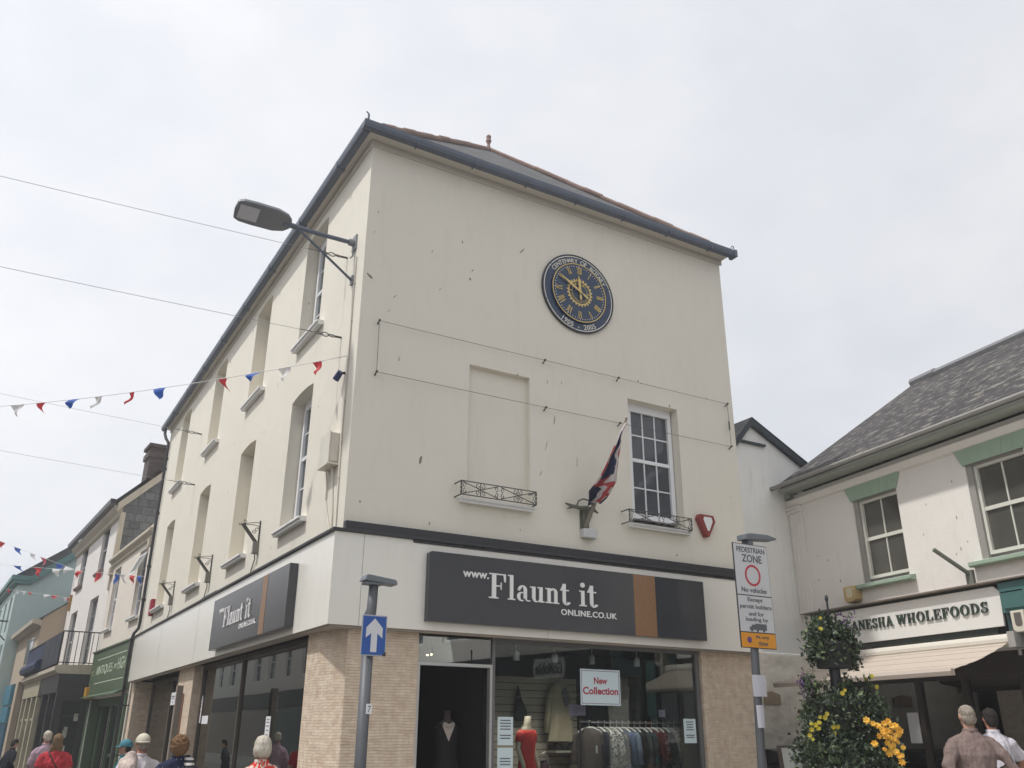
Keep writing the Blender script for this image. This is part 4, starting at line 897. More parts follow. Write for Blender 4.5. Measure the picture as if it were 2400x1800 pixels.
# projecting ground floor: black corner shop, cream beyond
mb = MB(STREET)
mb.cur = 0; mb.box(5.97, 15.3, -1.0, -.002, 2.75, 3.298)
mb.cur = 0
for u in (5.98, 7.6, 9.3): mb.box(u, u + .22, -.98, -.76, -.05, 2.75)
mb.box(5.98, 6.1, -.22, -.002, -.05, 2.75); mb.box(5.98, 6.08, -.76, -.22, 2.5, 2.75); mb.box(5.98, 6.08, -.76, -.22, -.05, .5); mb.box(6.0, 6.06, -.76, -.22, 2.02, 2.07)
mb.cur = 1
for u in (10.5, 12.0, 13.6, 15.0): mb.box(u, u + .3, -1.02, -.7, -.05, 2.74)
mb.box(10.4, 15.3, -1.03, -1.001, 2.76, 3.29); mb.box(10.5, 15.3, -.96, -.8, 1.95, 2.02)
mb.build('shopfront', [BLACKP, CREAMS], t)
mb = MB(STREET); mb.box(6.02, 6.03, -.75, -.23, .5, 2.5); mb.box(6.2, 15.2, -.86, -.85, .3, 2.74); mb.build('shop_pane', DKGL, t)
mb = MB(STREET); rr = random.Random(5)
for k in range(30): u = rr.uniform(10.7, 15); z = rr.uniform(.6, 1.9); mb.box(u, u + .2, -.90, -.87, z, z + rr.uniform(.08, .25))
for k in range(8): z = rr.uniform(.8, 2.3); d = rr.uniform(-.7, -.35); mb.box(6.0, 6.015, d, d + rr.uniform(.06, .16), z, z + rr.uniform(.08, .25))
mb.build('window_cards', mat('card_pale', (.42, .42, .38), .7, .2, 3), t)
mb = MB(STREET); mb.box(14.6, 14.72, -.10, -.002, 6.2, 6.85); o = mb.build('bracket_board', mat('ochre_board', (.33, .19, .06), .7), t)

# low tan house with a steep side verge, then the tall teal house
t = thing('tan_house', 'low tan house with sloping verge tucked between white and teal houses', 'building', STREET(19.5, -.85, 0))
mb = MB(STREET); mb.quad((15.5, -.85, -.1), (15.5, 2.2, -.1), (15.5, 2.2, 8.3), (15.5, -.85, 5.95)); wall_ops = []
mb.box(15.52, 23.9, -.85, -.5, 3.6, 5.9); mb.box(15.52, 16.4, -.85, -.5, -.1, 3.6); mb.box(20.0, 21.0, -.85, -.5, -.1, 3.6); mb.build('wall', TAN, t)
mb = MB(STREET); mb.quad((15.4, -1.05, 5.85), (24, -1.05, 5.85), (24, 2.3, 8.45), (15.4, 2.3, 8.45)); mb.build('roof', SLATE, t)
mb = MB(STREET); mb.section([(-.86, 5.62), (-1.06, 5.70), (-1.20, 5.72), (-1.22, 5.88), (-1.0, 5.90), (-.86, 5.85)], 15.42, 23.9); mb.build('gutter', STONEC, t)
mb = MB(STREET); mb.box(16.4, 20.0, -.62, -.60, 0, 3.6); mb.box(17, 19.4, -.865, -.851, 4.3, 5.3); mb.build('window_pane', DKGL, t)
mb = MB(STREET); mb.cur = 0; mb.box(21.0, 23.9, -1.0, -.86, 2.7, 3.55); mb.box(21.0, 23.9, -.98, -.86, 1.95, 2.62); mb.cur = 1; mb.box(21.0, 23.9, -.95, -.62, -.05, 1.93); mb.build('blue_shopfront', [BLUEP, BLUED], t)
t = thing('teal_house', 'tall teal rendered house at the far left with a green verge board', 'building', STREET(30, -1.45, 0))
ops = [dict(u0=a, u1=a + 1.1, z0=z, z1=z + 1.7, depth=.15) for a in (25.2, 28.0, 31.0, 34.0) for z in (3.9, 6.2)]
TM = lambda u, d, z: STREET(u, d - 1.42, z)
mb = MB(TM); wall(mb, 24.0, 37, -.1, 8.3, ops); mb.quad((24, 0, -.1), (24, 5, -.1), (24, 5, 12.0), (24, 2.2, 10.0), (24, .62, 8.55), (24, .0, 8.55)); mb.build('wall', TEAL, t)
for a in (25.2, 28.0, 31.0, 34.0):
    for z in (3.9, 6.2): px_sash(TM, a, a + 1.1, z, z + 1.7, t)
mb = MB(TM); mb.quad((23.8, -.2, 8.75), (37, -.2, 8.75), (37, 4.5, 12.4), (23.8, 4.5, 12.4)); mb.build('roof', SLATE, t)
mb = MB(TM)
mb.add([(23.75, .55, 8.42), (23.75, 4.6, 11.75), (23.75, 4.6, 12.2), (23.75, .55, 8.80), (23.99, .55, 8.42), (23.99, 4.6, 11.75), (23.99, 4.6, 12.2), (23.99, .55, 8.80)], [(0, 1, 2, 3), (4, 5, 6, 7), (0, 1, 5, 4), (1, 2, 6, 5), (2, 3, 7, 6), (3, 0, 4, 7)])
mb.build('verge_board', TEALP, t); mb = MB(TM); mb.box(23.75, 37, -.32, .62, 8.55, 8.78); mb.box(23.80, 37, -.22, .60, 8.40, 8.552); mb.build('eaves_box', TEALP, t)
mb = MB(TM); mb.tube([(24.4, -.02, 6.6), (24.4, -1.6, 6.65)], .04, 6); mb.tube([(24.4, -.02, 5.7), (24.4, -1.0, 6.62)], .03, 6); o = mb.build('wall_bracket', BLACKP, None); origin_to(o, TM(24.4, 0, 6.5)); tag(o, 'black bracket arm sticking out from the teal house front', 'bracket')
# a last run of plain houses beyond, so that the street goes on
for i, (a, b, h, c) in enumerate(((37.1, 45, 8.6, 'PALE'), (45.1, 53, 7.6, 'IVORY'), (53.1, 62, 8.8, 'TAN'))):
    t = thing('far_house', ('pale', 'ivory', 'tan')[i] + ' rendered house far down the street beyond the teal one', 'building', STREET((a + b) / 2, -1.4, 0))
    ops = [dict(u0=a + q, u1=a + q + 1.1, z0=z, z1=z + 1.6, depth=.15, blind=False) for q in (1, 3.4, 5.8) for z in (3.6, 6.0) if z + 1.6 < h]
    mb = MB(TM); wall(mb, a, b, -.1, h, ops); mb.quad((a, 0, -.1), (a, 6, -.1), (a, 6, h), (a, 3, h + 3), (a, 0, h)); mb.build('wall', {'PALE': PALE, 'IVORY': IVORY, 'TAN': TAN}[c], t)
    mb = MB(TM); mb.quad((a, -.2, h), (b, -.2, h), (b, 3, h + 3.0), (a, 3, h + 3.0)); mb.build('roof', SLATE, t)
    for o_ in ops: px_sash(TM, o_['u0'], o_['u1'], o_['z0'], o_['z1'], t)

# ------------------------------------------------------------------ white cottage behind, between the corner building and the wholefood shop
t = thing('white_cottage', 'white rendered cottage gable with dark bargeboards and rough painted stone base', 'building', (8.2, 1.0, 0))
COT = lambda u, d, z: (u, 1.0 + d, z)
def cot_top(u): return min(7.20 - .49 * max(0, u - 8.36) - 1.1 * max(0, 8.36 - u), 7.2)
mb = MB(COT); mb.add([(6.96, 0, 2.95), (9.9, 0, 2.95), (9.9, 0, 6.45), (8.36, 0, 7.20), (7.0, 0, 5.7)], [(0, 1, 2, 3, 4)]); mb.quad((6.96, 0, 2.95), (6.96, 9, 2.95), (6.96, 9, 5.7), (6.96, 0, 5.7))
mb.build('wall', mat('white_lime', (.86, .85, .81), .9, .05, .9, .25, 30, stain=.28, stain_col=(.33, .32, .28)), t)
# rough stone face: a real uneven surface
mb = MB(COT); nx, nz_ = 90, 100; vs = []
for i in range(nx + 1):
    for j in range(nz_ + 1):
        u = 6.952 + 2.4 * i / nx; z = -.1 + 3.045 * j / nz_
        e = noise.noise(Vector((u * 3.1, z * 5.0, 0))) * .030 + noise.noise(Vector((u * 8, z * 14, 3))) * .014
        vs.append((u, -.035 + e if j < nz_ else -.002, z))
mb.add(vs, [(i * (nz_ + 1) + j, (i + 1) * (nz_ + 1) + j, (i + 1) * (nz_ + 1) + j + 1, i * (nz_ + 1) + j + 1) for i in range(nx) for j in range(nz_)])
mb.build('stone_base', mat('painted_rubble', (.84, .78, .68), .9, .10, 4, .5, 25, stain=.35, stain_col=(.30, .26, .20)), t, True)
mb = MB(COT)
def board(p, q, w_, d0, d1):
    (a, b), (c, e) = p, q
    mb.prism([(a, b), (c, e), (c, e + w_), (a, b + w_)], d0, d1)
board((8.36, 7.16), (10.3, 6.21), .13, -.09, .0); board((7.1, 5.79), (8.36, 7.16), .15, -.09, .0); mb.build('bargeboard', mat('slate_blue_board', (.035, .045, .055), .55, .15, 5), t)
mb = MB(COT); mb.box(7.94, 8.70, -.06, -.002, 6.78, 6.82); mb.build('collar_beam', MATS['slate_blue_board'], t)
mb = MB(COT); mb.quad((8.36, -.10, 7.315), (8.36, 9, 7.315), (12, 9, 5.53), (12, -.10, 5.53)); mb.quad((8.36, -.10, 7.315), (8.36, 9, 7.315), (6.8, 9, 5.62), (6.8, -.10, 5.62)); mb.build('roof', SLATE, t)
mb = MB(COT); mb.prism([(8.0, 2.09), (8.37, 2.09), (8.37, 2.25), (8.18, 2.30), (8.0, 2.27)], -.085, -.045); o = mb.build('plaque', mat('plaque_tan', (.38, .29, .20), .8, .15, 14, .8, 60), None, bevel=.006); origin_to(o, (8.18, .94, 2.09)); tag(o, 'small tan plaque set on the rough painted stone wall', 'plaque')

# ------------------------------------------------------------------ wholefood shop
t = thing('wholefood_shop', 'white two storey shop with lichened slate roof, green lintels and pale awning', 'building', LANE(3, 0, 0))
WPAINT = mat('white_roughcast', (.78, .74, .69), .9, .04, 1.0, .3, 40, stain=.22, stain_col=(.42, .37, .31))
SAGE = mat('sage_green', (.31, .41, .31), .75, .10, 4, .1, 30, stain=.2, stain_col=(.17, .22, .16))
ops = [dict(u0=1.65, u1=2.65, z0=3.98, z1=5.40, depth=.12), dict(u0=4.02, u1=5.02, z0=3.98, z1=5.42, depth=.12), dict(u0=.62, u1=6.0, z0=-.1, z1=2.75, depth=.5)]
mb = MB(LANE); wall(mb, 0, 6.2, -.1, 5.85, ops); mb.quad((0, 0, -.1), (0, 7, -.1), (0, 7, 5.85), (0, 0, 5.85))
mb.cur = 1; rr = random.Random(9)
for k in range(26):
    u = rr.uniform(.5, 6); z = rr.uniform(3.9, 5.6)
    if 1.5 < u < 2.8 or 3.9 < u < 5.1: continue
    w_, h_ = rr.uniform(.015, .03), rr.uniform(.02, .07); mb.prism([(u + w_ * math.cos(R(45 * q)) * rr.uniform(.6, 1.1) / 2, z + h_ * math.sin(R(45 * q)) * rr.uniform(.6, 1.1) / 2) for q in range(8)], -.003, .01)
mb.build('wall', [WPAINT, mat('roughcast_chip', (.34, .27, .23), .9, .2, 9)], t)
LSL = brickmat('lichen_slate', (.040, .036, .038), (.066, .059, .061), (.015, .014, .015), .26, .085, .008, .9, 1.0, 'yz', .62, (.25, .24, .20))
mb = MB(LANE); mb.quad((.10, -.38, 5.98), (6.3, -.38, 5.98), (6.3, 3.0, 8.42), (.72, 3.0, 8.42)); mb.quad((.10, -.38, 5.98), (.72, 3.0, 8.42), (.10, 6.4, 5.98)); mb.quad((.72, 3.0, 8.42), (6.3, 3.0, 8.42), (6.3, 6.4, 5.98), (.10, 6.4, 5.98)); rf = mb.build('roof', LSL, t)
mb = MB(LANE); mb.tube([(.68, 3.0, 8.44), (1.3, 3.0, 8.45)], .10, 8); mb.tube([(1.25, 3.0, 8.44), (6.3, 3.0, 8.44)], .085, 8); mb.build('ridge_tiles', mat('lead_ridge', (.19, .19, .20), .6, .12, 5), rf)
mb = MB(LANE); mb.tube([(.02, -.43, 5.955), (6.3, -.43, 5.955)], .044, 8); mb.build('gutter', mat('gutter_stone', (.26, .25, .23), .7, .2, 6), t)
mb = MB(LANE); mb.section([(-.36, 5.925), (-.35, 5.87), (-.31, 5.86), (-.28, 5.88), (-.02, 5.88), (-.02, 5.925)], .16, 6.2); mb.box(.0, .159, -.10, .5, 5.80, 5.905); mb.build('eaves_board', mat('eaves_green', (.33, .35, .31), .75, .15, 3), t)
mb = MB(LANE); mb.section([(-.002, 5.62), (-.05, 5.64), (-.10, 5.74), (-.002, 5.74)], .0, 6.2); mb.box(-.03, .36, -.08, -.002, 5.50, 5.62); mb.box(.0, .33, -.12, -.002, 5.56, 5.60)
mb.box(.02, .36, -.045, -.002, 3.62, 5.50)
for u in (.08, .17, .26): mb.box(u, u + .012, -.056, -.044, 3.7, 5.32)
mb.build('pilaster', WPAINT, t)
for a, b in ((1.65, 2.65), (4.02, 5.02)):
    mb = MB(LANE); mb.prism([(a - .02, 5.385), (b + .02, 5.385), (b + .17, 5.70), (a - .17, 5.70)], -.03, -.001)
    for k in range(1, 6):
        u = a - .02 + (b - a + .04) * k / 6; uu = a - .17 + (b - a + .34) * k / 6; mb.prism([(u - .004, 5.39), (u + .004, 5.39), (uu + .004, 5.695), (uu - .004, 5.695)], -.034, -.029)
    mb.build('lintel', SAGE, t)
    f = sash(LANE, a + .10, b, 4.04, 5.36, .06, 2, 1, t, mat('aged_white_frame', (.66, .65, .58), .5, .05, 5), mat('brown_grey_glass', (.082, .078, .066), .05, .25, 2.0, .04, 3), fw=.045, bar=.022)
    mb = MB(LANE); mb.box(a, a + .098, .02, .11, 3.98, 5.40); mb.box(a + .1, b, .02, .11, 5.362, 5.40); mb.build('reveal_board', mat('reveal_grey', (.30, .285, .26), .8, .1, 5), f)
    mb = MB(LANE); mb.section([(.1, 3.90), (-.10, 3.88), (-.12, 3.90), (-.12, 3.95), (.1, 3.99)], a - .16, b + .12); mb.build('sill', SAGE, t)
# shopfront
mb = MB(LANE); mb.box(.50, 4.22, -.22, -.002, 2.92, 3.58); mb.build('fascia', mat('fascia_dark_green', (.045, .055, .048), .5, .15, 4), t)
mb = MB(LANE); mb.section([(-.002, 3.585), (-.36, 3.585), (-.36, 3.605), (-.30, 3.615), (-.002, 3.66)], .40, 6.2); mb.build('ledge', mat('rusty_lead', (.20, .165, .14), .8, .3, 5, .2, 40), t)
mb = MB(LANE); mb.prism([(1.02, 3.0), (4.37, 3.0), (4.40, 3.45), (4.31, 3.54), (1.02, 3.54)], -.26, -.225); sb = mb.build('sign_board', mat('sign_white', (.76, .74, .70), .4, .03, 3), t, bevel=.004)
mb = MB(LANE); serif_box(mb, 'GANESHA', 1.36, 2.43, 3.205, 3.355, -.262, .022, .05); serif_box(mb, 'WHOLEFOODS', 2.50, 4.19, 3.205, 3.35, -.262, .022, .05); mb.build('lettering', mat('letter_dark_green', (.035, .055, .04), .5), sb)
mb = MB(LANE); mb.box(4.42, 6.2, -.24, -.002, 2.72, 3.58); mb.build('teal_fascia', mat('teal_fascia_paint', (.035, .07, .075), .5, .15, 4), t)
mb = MB(LANE); mb.box(4.44, 4.86, -.32, -.242, 3.16, 3.42); mb.box(4.48, 4.82, -.345, -.322, 3.21, 3.38); mb.box(4.42, 4.95, -.30, -.243, 3.44, 3.56); mb.box(4.86, 5.1, -.40, -.243, -.05, 3.45); mb.build('teal_bracket', mat('teal_light_paint', (.06, .145, .14), .5, .12, 4), t)
mb = MB(LANE); mb.box(.55, 6.0, .42, .5, 2.4, 2.75)
for u in (.62, 2.0, 2.9, 3.9, 4.9, 5.9): mb.box(u, u + .10, .40, .5, 0, 2.4)
mb.box(.7, 2.0, .38, .5, 0, .75); mb.box(2.9, 4.9, .38, .5, 0, .75); mb.box(5.0, 5.9, .38, .5, 0, .7)
f = mb.build('shopfront', mat('shopfront_brown', (.045, .036, .03), .5, .2, 5), t); mb = MB(LANE); mb.box(.64, 5.98, .445, .452, 0, 2.42); mb.build('pane', GLASS, f)
mb = MB(LANE); mb.cur = 0; mb.box(.3, 6.1, 3.2, 3.3, 0, 2.9); mb.box(.2, .3, .5, 3.3, 0, 2.9); mb.box(6.05, 6.15, .5, 3.2, 0, 2.78); mb.box(.2, 6.1, .5, 3.2, 2.78, 2.9); rr = random.Random(21)
for k in range(70):
    u = rr.uniform(.8, 5.7); z = rr.choice((.8, 1.1, 1.45, 1.8)); mb.cur = 1 + k % 4; mb.box(u, u + rr.uniform(.05, .12), .75 + .4 * (k % 3), .85 + .4 * (k % 3), z, z + rr.uniform(.1, .24))
mb.cur = 0
for z in (.78, 1.08, 1.43, 1.78): mb.box(.8, 5.8, .7, 1.9, z - .02, z - .001)
mb.cur = 5; mb.box(1.55, 2.0, .58, .60, 1.55, 2.2)  # plain pale panel behind the shop glass
mb.build('shelves', [DARKIN, mat('jar_tan', (.22, .16, .09), .5), mat('jar_pale', (.35, .34, .3), .5), mat('jar_green', (.08, .12, .06), .5), mat('jar_red', (.2, .06, .04), .5), mat('pale_panel', (.55, .6, .55), .5)], t)
for q_ in ((5.0, 5.35, 1.45, 1.78), (1.72, 1.95, 1.5, 1.95)): mb = MB(LANE); mb.box(q_[0], q_[1], .43, .44, q_[2], q_[3]); mb.build('window_notice', PAPERW, t)
mb = MB(LANE); mb.ball((4.62, .9, 2.42), .02, .02, .02, 8, 5); mb.tube([(4.62, .9, 2.44), (4.62, .9, 2.78)], .005, 5); mb.build('shop_lamp', emitmat('lamp_warm', (1, .9, .6), 8.0), t)
# awning
AW = mat('awning_cloth', (.50, .425, .355), .85, .05, 3, .2, 12, stain=.15, stain_col=(.38, .33, .29))
aw = thing('awning', 'pale canvas awning rolled out below the wholefoods sign', 'awning', LANE(2.8, -.3, 2.8))
mb = MB(LANE); mb.tube([(1.0, -.36, 2.80), (4.55, -.36, 2.80)], .085, 12); mb.build('roller_case', mat('awning_case', (.66, .62, .54), .5, .05, 4), aw)
mb = MB(LANE); mb.prism([(4.552, 2.70), (4.66, 2.70), (4.66, 2.90), (4.552, 2.90)], -.47, -.25); mb.box(4.58, 4.62, -.36, -.34, 2.60, 2.70); mb.build('end_cap', mat('cap_grey', (.35, .33, .31), .6), aw)
mb = MB(LANE); n = 14
for i in range(n):
    a, b = i / n, (i + 1) / n
    sg = lambda s: 2.76 - .37 * s - .035 * math.sin(math.pi * s)
    mb.quad((1.03, -.42 - 1.10 * a, sg(a)), (4.5, -.42 - 1.10 * a, sg(a)), (4.5, -.42 - 1.10 * b, sg(b)), (1.03, -.42 - 1.10 * b, sg(b)))
c_ = mb.build('canvas', AW, aw); sd = c_.modifiers.new('t', 'SOLIDIFY'); sd.thickness = .004
mb = MB(LANE); mb.section([(-1.50, 2.40), (-1.55, 2.405), (-1.575, 2.37), (-1.56, 2.32), (-1.50, 2.32)], 1.0, 4.54); mb.build('front_bar', mat('bar_tan', (.44, .37, .32), .6, .06, 4), aw)
mb = MB(LANE)
for u in (1.5, 4.1): mb.tube([(u, -.40, 2.66), (u - .3, -.95, 2.46), (u, -1.5, 2.34)], .02, 6)
mb.build('folding_arm', mat('arm_grey', (.2, .19, .18), .5), aw)
alarm('weathered yellow alarm box on the white wall at the left of the shop ledge', LANE, 1.45, 3.82, .26, .26, .17, mat('alarm_yellow', (.50, .36, .17), .6, .2, 9), mat('badge_cream', (.62, .55, .38), .6), 'box')
alarm('cream alarm box with small dark badge on the teal fascia beside the awning', LANE, 4.72, 3.02, .20, .28, .42, mat('alarm_cream', (.62, .57, .48), .5, .05, 6), mat('badge_dark', (.12, .10, .09), .6), 'box')
mb = MB(LANE); mb.tube([(3.78, -.02, 3.80), (3.62, -.48, 4.16)], .032, 8); mb.box(3.72, 3.84, -.05, -.002, 3.66, 3.86); o = mb.build('flag_socket', mat('old_green_iron', (.16, .17, .14), .7, .2, 9), None); origin_to(o, LANE(3.78, 0, 3.7)); tag(o, 'stubby grey pole socket slanting out below the right sash window', 'bracket')

# the next shop in the lane row: out of frame, seen mirrored in the clothes shop window
t = thing('phone_shop', 'white shop with dark fascia and mobile phone sign, mirrored in the clothes shop window', 'building', LANE(13, 0, 0))
ops = [dict(u0=a, u1=a + 1.3, z0=3.9, z1=5.4, depth=.14) for a in (7.2, 9.4, 11.7, 14.0, 16.4)]
mb = MB(LANE); wall(mb, 6.21, 19, -.1, 6.2, ops); mb.quad((6.21, 0, 5.8), (6.21, 6, 5.8), (6.21, 6, 6.2), (6.21, 3, 8.6), (6.21, 0, 6.2)); mb.build('wall', PALE, t); mb = MB(LANE); mb.quad((6.25, -.3, 6.2), (19, -.3, 6.2), (19, 3, 8.6), (6.25, 3, 8.6)); mb.build('roof', SLATE, t)
for o_ in ops: px_sash(LANE, o_['u0'], o_['u1'], o_['z0'], o_['z1'], t, .08)
mb = MB(LANE); mb.box(6.45, 18.8, -.2, -.002, 2.45, 3.35); mb.build('fascia', mat('fascia_black', (.02, .022, .026), .5), t)
mb = MB(LANE); mb.prism([(7.72 + a, 2.80 + b) for a, b in ((0, .1), (.06, 0), (1.04, 0), (1.1, .1), (1.1, .32), (1.04, .42), (.06, .42), (0, .32))], -.24, -.202); mb.cur = 1; letter_box(mb, 'GoMobile', 7.80, 8.74, 2.88, 3.14, -.241, .008, .02); mb.build('name_plate', [mat('plate_grey', (.55, .55, .55), .6), BLACKP], t)
mb = MB(LANE); mb.box(6.6, 18.7, -.02, -.004, .4, 2.4); mb.build('shop_pane', DKGL, t)
# houses across the street: out of frame, seen mirrored in the long shop windows
OPP = lambda u, d, z: (-8.6 - d, u, z)
for a, b, h, c, lab in ((-3, 4.2, 7.2, WPAINT, 'white rendered house across the street, mirrored in the long shop windows'), (4.3, 11.6, 6.6, IVORY, 'ivory house across the street, mirrored in the long shop windows'), (11.7, 20, 7.4, WPAINT, 'white wide house across the street, mirrored in the long shop windows'), (20.1, 120, 7.6, WPAINT, 'long white terrace across the street, mirrored in the long shop windows')):
    t = thing('opposite_house', lab, 'building', OPP((a + b) / 2, 0, 0)); n = max(2, int((b - a) / 2.6))
    ops = [dict(u0=a + (b - a) * (i + .5) / n - .55, u1=a + (b - a) * (i + .5) / n + .55, z0=4.0, z1=5.7, depth=.15) for i in range(n)]
    mb = MB(OPP); wall(mb, a, b, -.1, h, ops); mb.quad((a, 0, 0), (a, 6, 0), (a, 6, h), (a, 0, h)); mb.quad((b, 0, 0), (b, 6, 0), (b, 6, h), (b, 0, h)); mb.build('wall', c, t)
    mb = MB(OPP); mb.quad((a, -.3, h), (b, -.3, h), (b, 3, h + 2.2), (a, 3, h + 2.2)); mb.build('roof', SLATE, t)
    for o_ in ops: px_sash(OPP, o_['u0'], o_['u1'], o_['z0'], o_['z1'], t, .08)
    mb = MB(OPP); mb.box(a + .3, b - .3, -.15, -.002, 2.7, 3.4); mb.build('fascia', (BLACKP, IRON, STONEC, mat('fascia_brown', (.12, .07, .05), .6))[int(h * 10) % 4], t)
    mb = MB(OPP); mb.box(a + .4, b - .4, -.02, -.004, .5, 2.65); mb.build('shop_pane', DKGL, t)
# ------------------------------------------------------------------ posts and traffic signs
t = thing('sign_post', 'grey lamp post with blue one way arrow sign in front of the building corner', 'sign post', (-.03, -1.2, -.1))
POST = lambda u, d, z: (u, -1.2 + d, z)
mb = MB(POST); mb.tube([(-.035, 0, -.1), (-.035, 0, 2.42)], .062, 14); mb.tube([(-.035, 0, 2.42), (-.035, 0, 2.80), (-.02, 0, 2.86), (-.012, 0, 3.12)], [.062, .066, .056, .052], 14); mb.build('post', POLE, t, True)
mb = MB(POST); mb.box(-.13, .08, -.07, .07, 3.12, 3.15); mb.prism([(-.155, 3.16), (.235, 3.13), (.235, 3.165), (.21, 3.19), (-.11, 3.225), (-.13, 3.22)], -.09, .09); mb.build('lamp_head', mat('lamp_head_grey', (.15, .17, .19), .5, .15, 10), t, bevel=.008)
S_BLUE = mat('sign_blue', (.018, .085, .34), .35, .05, 5); S_GREY = mat('sign_back_grey', (.36, .38, .40), .5, .08, 8); S_WHITE = mat('sign_white_film', (.62, .63, .66), .4, .04, 5)
mb = MB(POST); mb.box(-.150, .140, -.082, -.072, 2.365, 2.79); s_ = mb.build('sign_plate', S_GREY, t, bevel=.004)
mb = MB(POST); mb.box(-.137, .127, -.085, -.0821, 2.378, 2.777); mb.build('blue_field', S_BLUE, s_)
mb = MB(POST); mb.prism([(-.040, 2.405), (.030, 2.405), (.030, 2.60), (.090, 2.55), (.090, 2.655), (-.005, 2.755), (-.100, 2.655), (-.100, 2.55), (-.040, 2.60)], -.088, -.0851); mb.build('arrow', S_WHITE, s_)
mb = MB(POST); mb.prism([(.10, 2.366), (.141, 2.366), (.141, 2.41), (.12, 2.405), (.105, 2.39)], -.089, -.0852); mb.build('rust_patch', mat('rust_dark', (.06, .05, .045), .8, .3, 20), s_)
mb = MB(POST); mb.cur = 0; mb.box(-.035, .028, -.0665, -.055, 1.785, 1.885); mb.cur = 1; letter_box(mb, '7', -.018, .016, 1.80, 1.865, -.0667, .002); mb.build('number_tag', [PAPERW, INK], t)
mb = MB(POST); mb.box(-.10, .03, -.072, .0, 2.43, 2.47); mb.box(-.10, .03, -.072, .0, 2.68, 2.72); mb.build('clamp', GALV, t)

t = thing('sign_post', 'leaning grey post carrying the tall pedestrian zone sign', 'sign post', (5.67, -1.2, -.1))
mb = MB(POST); mb.tube([(5.60, 0.03, -.1), (5.67, .03, 1.2), (5.74, .03, 2.74), (5.80, .03, 4.20)], .058, 14); mb.build('post', POLE, t, True)
mb = MB(POST); mb.prism([(5.66, 4.25), (6.27, 4.30), (6.27, 4.325), (6.10, 4.36), (5.76, 4.35), (5.66, 4.33)], -.10, .10); mb.box(5.74, 5.84, -.05, .09, 4.18, 4.26); mb.build('lamp_head', MATS['lamp_head_grey'], t, bevel=.01)
def zs(u, z): return (5.415 + u * .675 + (z - 2.73) * .0, z)
mb = MB(POST); mb.box(5.405, 6.085, -.062, -.045, 2.725, 4.185); s_ = mb.build('sign_plate', BLACKP, t, bevel=.004)
W2 = mat('sign_film_grey_white', (.58, .59, .61), .4, .03, 4)
mb = MB(POST); mb.box(5.417, 6.073, -.066, -.0625, 3.455, 4.173); mb.box(5.417, 6.073, -.066, -.0625, 2.945, 3.440); mb.build('white_field', W2, s_)
mb = MB(POST); mb.box(5.417, 6.073, -.066, -.0625, 2.735, 2.93); mb.build('orange_field', mat('sign_orange', (.72, .30, .02), .4, .05, 4), s_)
L_ = -.0665
for body, a_, b_, c_, d_, w_ in (('PEDESTRIAN', 5.47, 6.02, 4.06, 4.135, .012), ('ZONE', 5.56, 5.95, 3.92, 4.03, .016), ('No vehicles', 5.50, 5.99, 3.49, 3.56, .012), ('Except', 5.60, 5.89, 3.345, 3.42, .012), ('permit holders', 5.44, 6.05, 3.245, 3.325, .012),
                                 ('and for', 5.60, 5.89, 3.165, 3.225, .012), ('loading by', 5.53, 5.96, 3.075, 3.145, .012), ('At any', 5.68, 5.95, 2.845, 2.905, .014), ('time', 5.73, 5.91, 2.765, 2.825, .014)):
    mb = MB(POST); letter_box(mb, body, a_, b_, c_, d_, L_, .003, w_); mb.build('lettering', INK, s_)
mb = MB(POST)
mb.prism([(5.70, 2.975), (5.92, 2.975), (5.92, 3.06), (5.70, 3.06)], L_ - .003, L_); mb.prism([(5.59, 2.975), (5.699, 2.975), (5.699, 3.045), (5.64, 3.045), (5.625, 3.015), (5.59, 3.01)], L_ - .003, L_)
for u in (5.63, 5.74, 5.86): mb.disc(u, 2.97, 0, .022, L_ - .0035, L_ - .0002, 16)
mb.build('lorry_symbol', INK, s_)
mb = MB(POST); mb.disc(5.745, 3.735, .122, .152, L_ - .003, L_, 40); mb.build('red_ring', mat('sign_red', (.50, .03, .05), .4, .04, 4), s_)
mb = MB(POST); mb.disc(5.565, 2.835, 0, .042, L_ - .003, L_, 24); mb.build('purple_dot', mat('sign_purple', (.13, .06, .22), .4), s_)
for lab, u0, u1, z0, z1 in (('white paper notice tied to the leaning post, upper of two', 5.535, 5.79, 2.09, 2.37), ('white paper notice tied to the leaning post, lower of two', 5.565, 5.70, 1.695, 1.98)):
    mb = MB(POST); n = 6
    for i in range(n):
        a, b = i / n, (i + 1) / n; dd = lambda s: -.075 - .02 * math.sin(math.pi * s)
        mb.quad((u0 + (u1 - u0) * a, dd(a), z0), (u0 + (u1 - u0) * b, dd(b), z0), (u0 + (u1 - u0) * b, dd(b), z1), (u0 + (u1 - u0) * a, dd(a), z1))
    o = mb.build('paper_notice', mat('paper_plain', (.56, .56, .62), .7, .04, 6), None); sd = o.modifiers.new('t', 'SOLIDIFY'); sd.thickness = .002; origin_to(o, POST((u0 + u1) / 2, -.07, z0)); tag(o, lab, 'notice', 'papers tied to the leaning post')
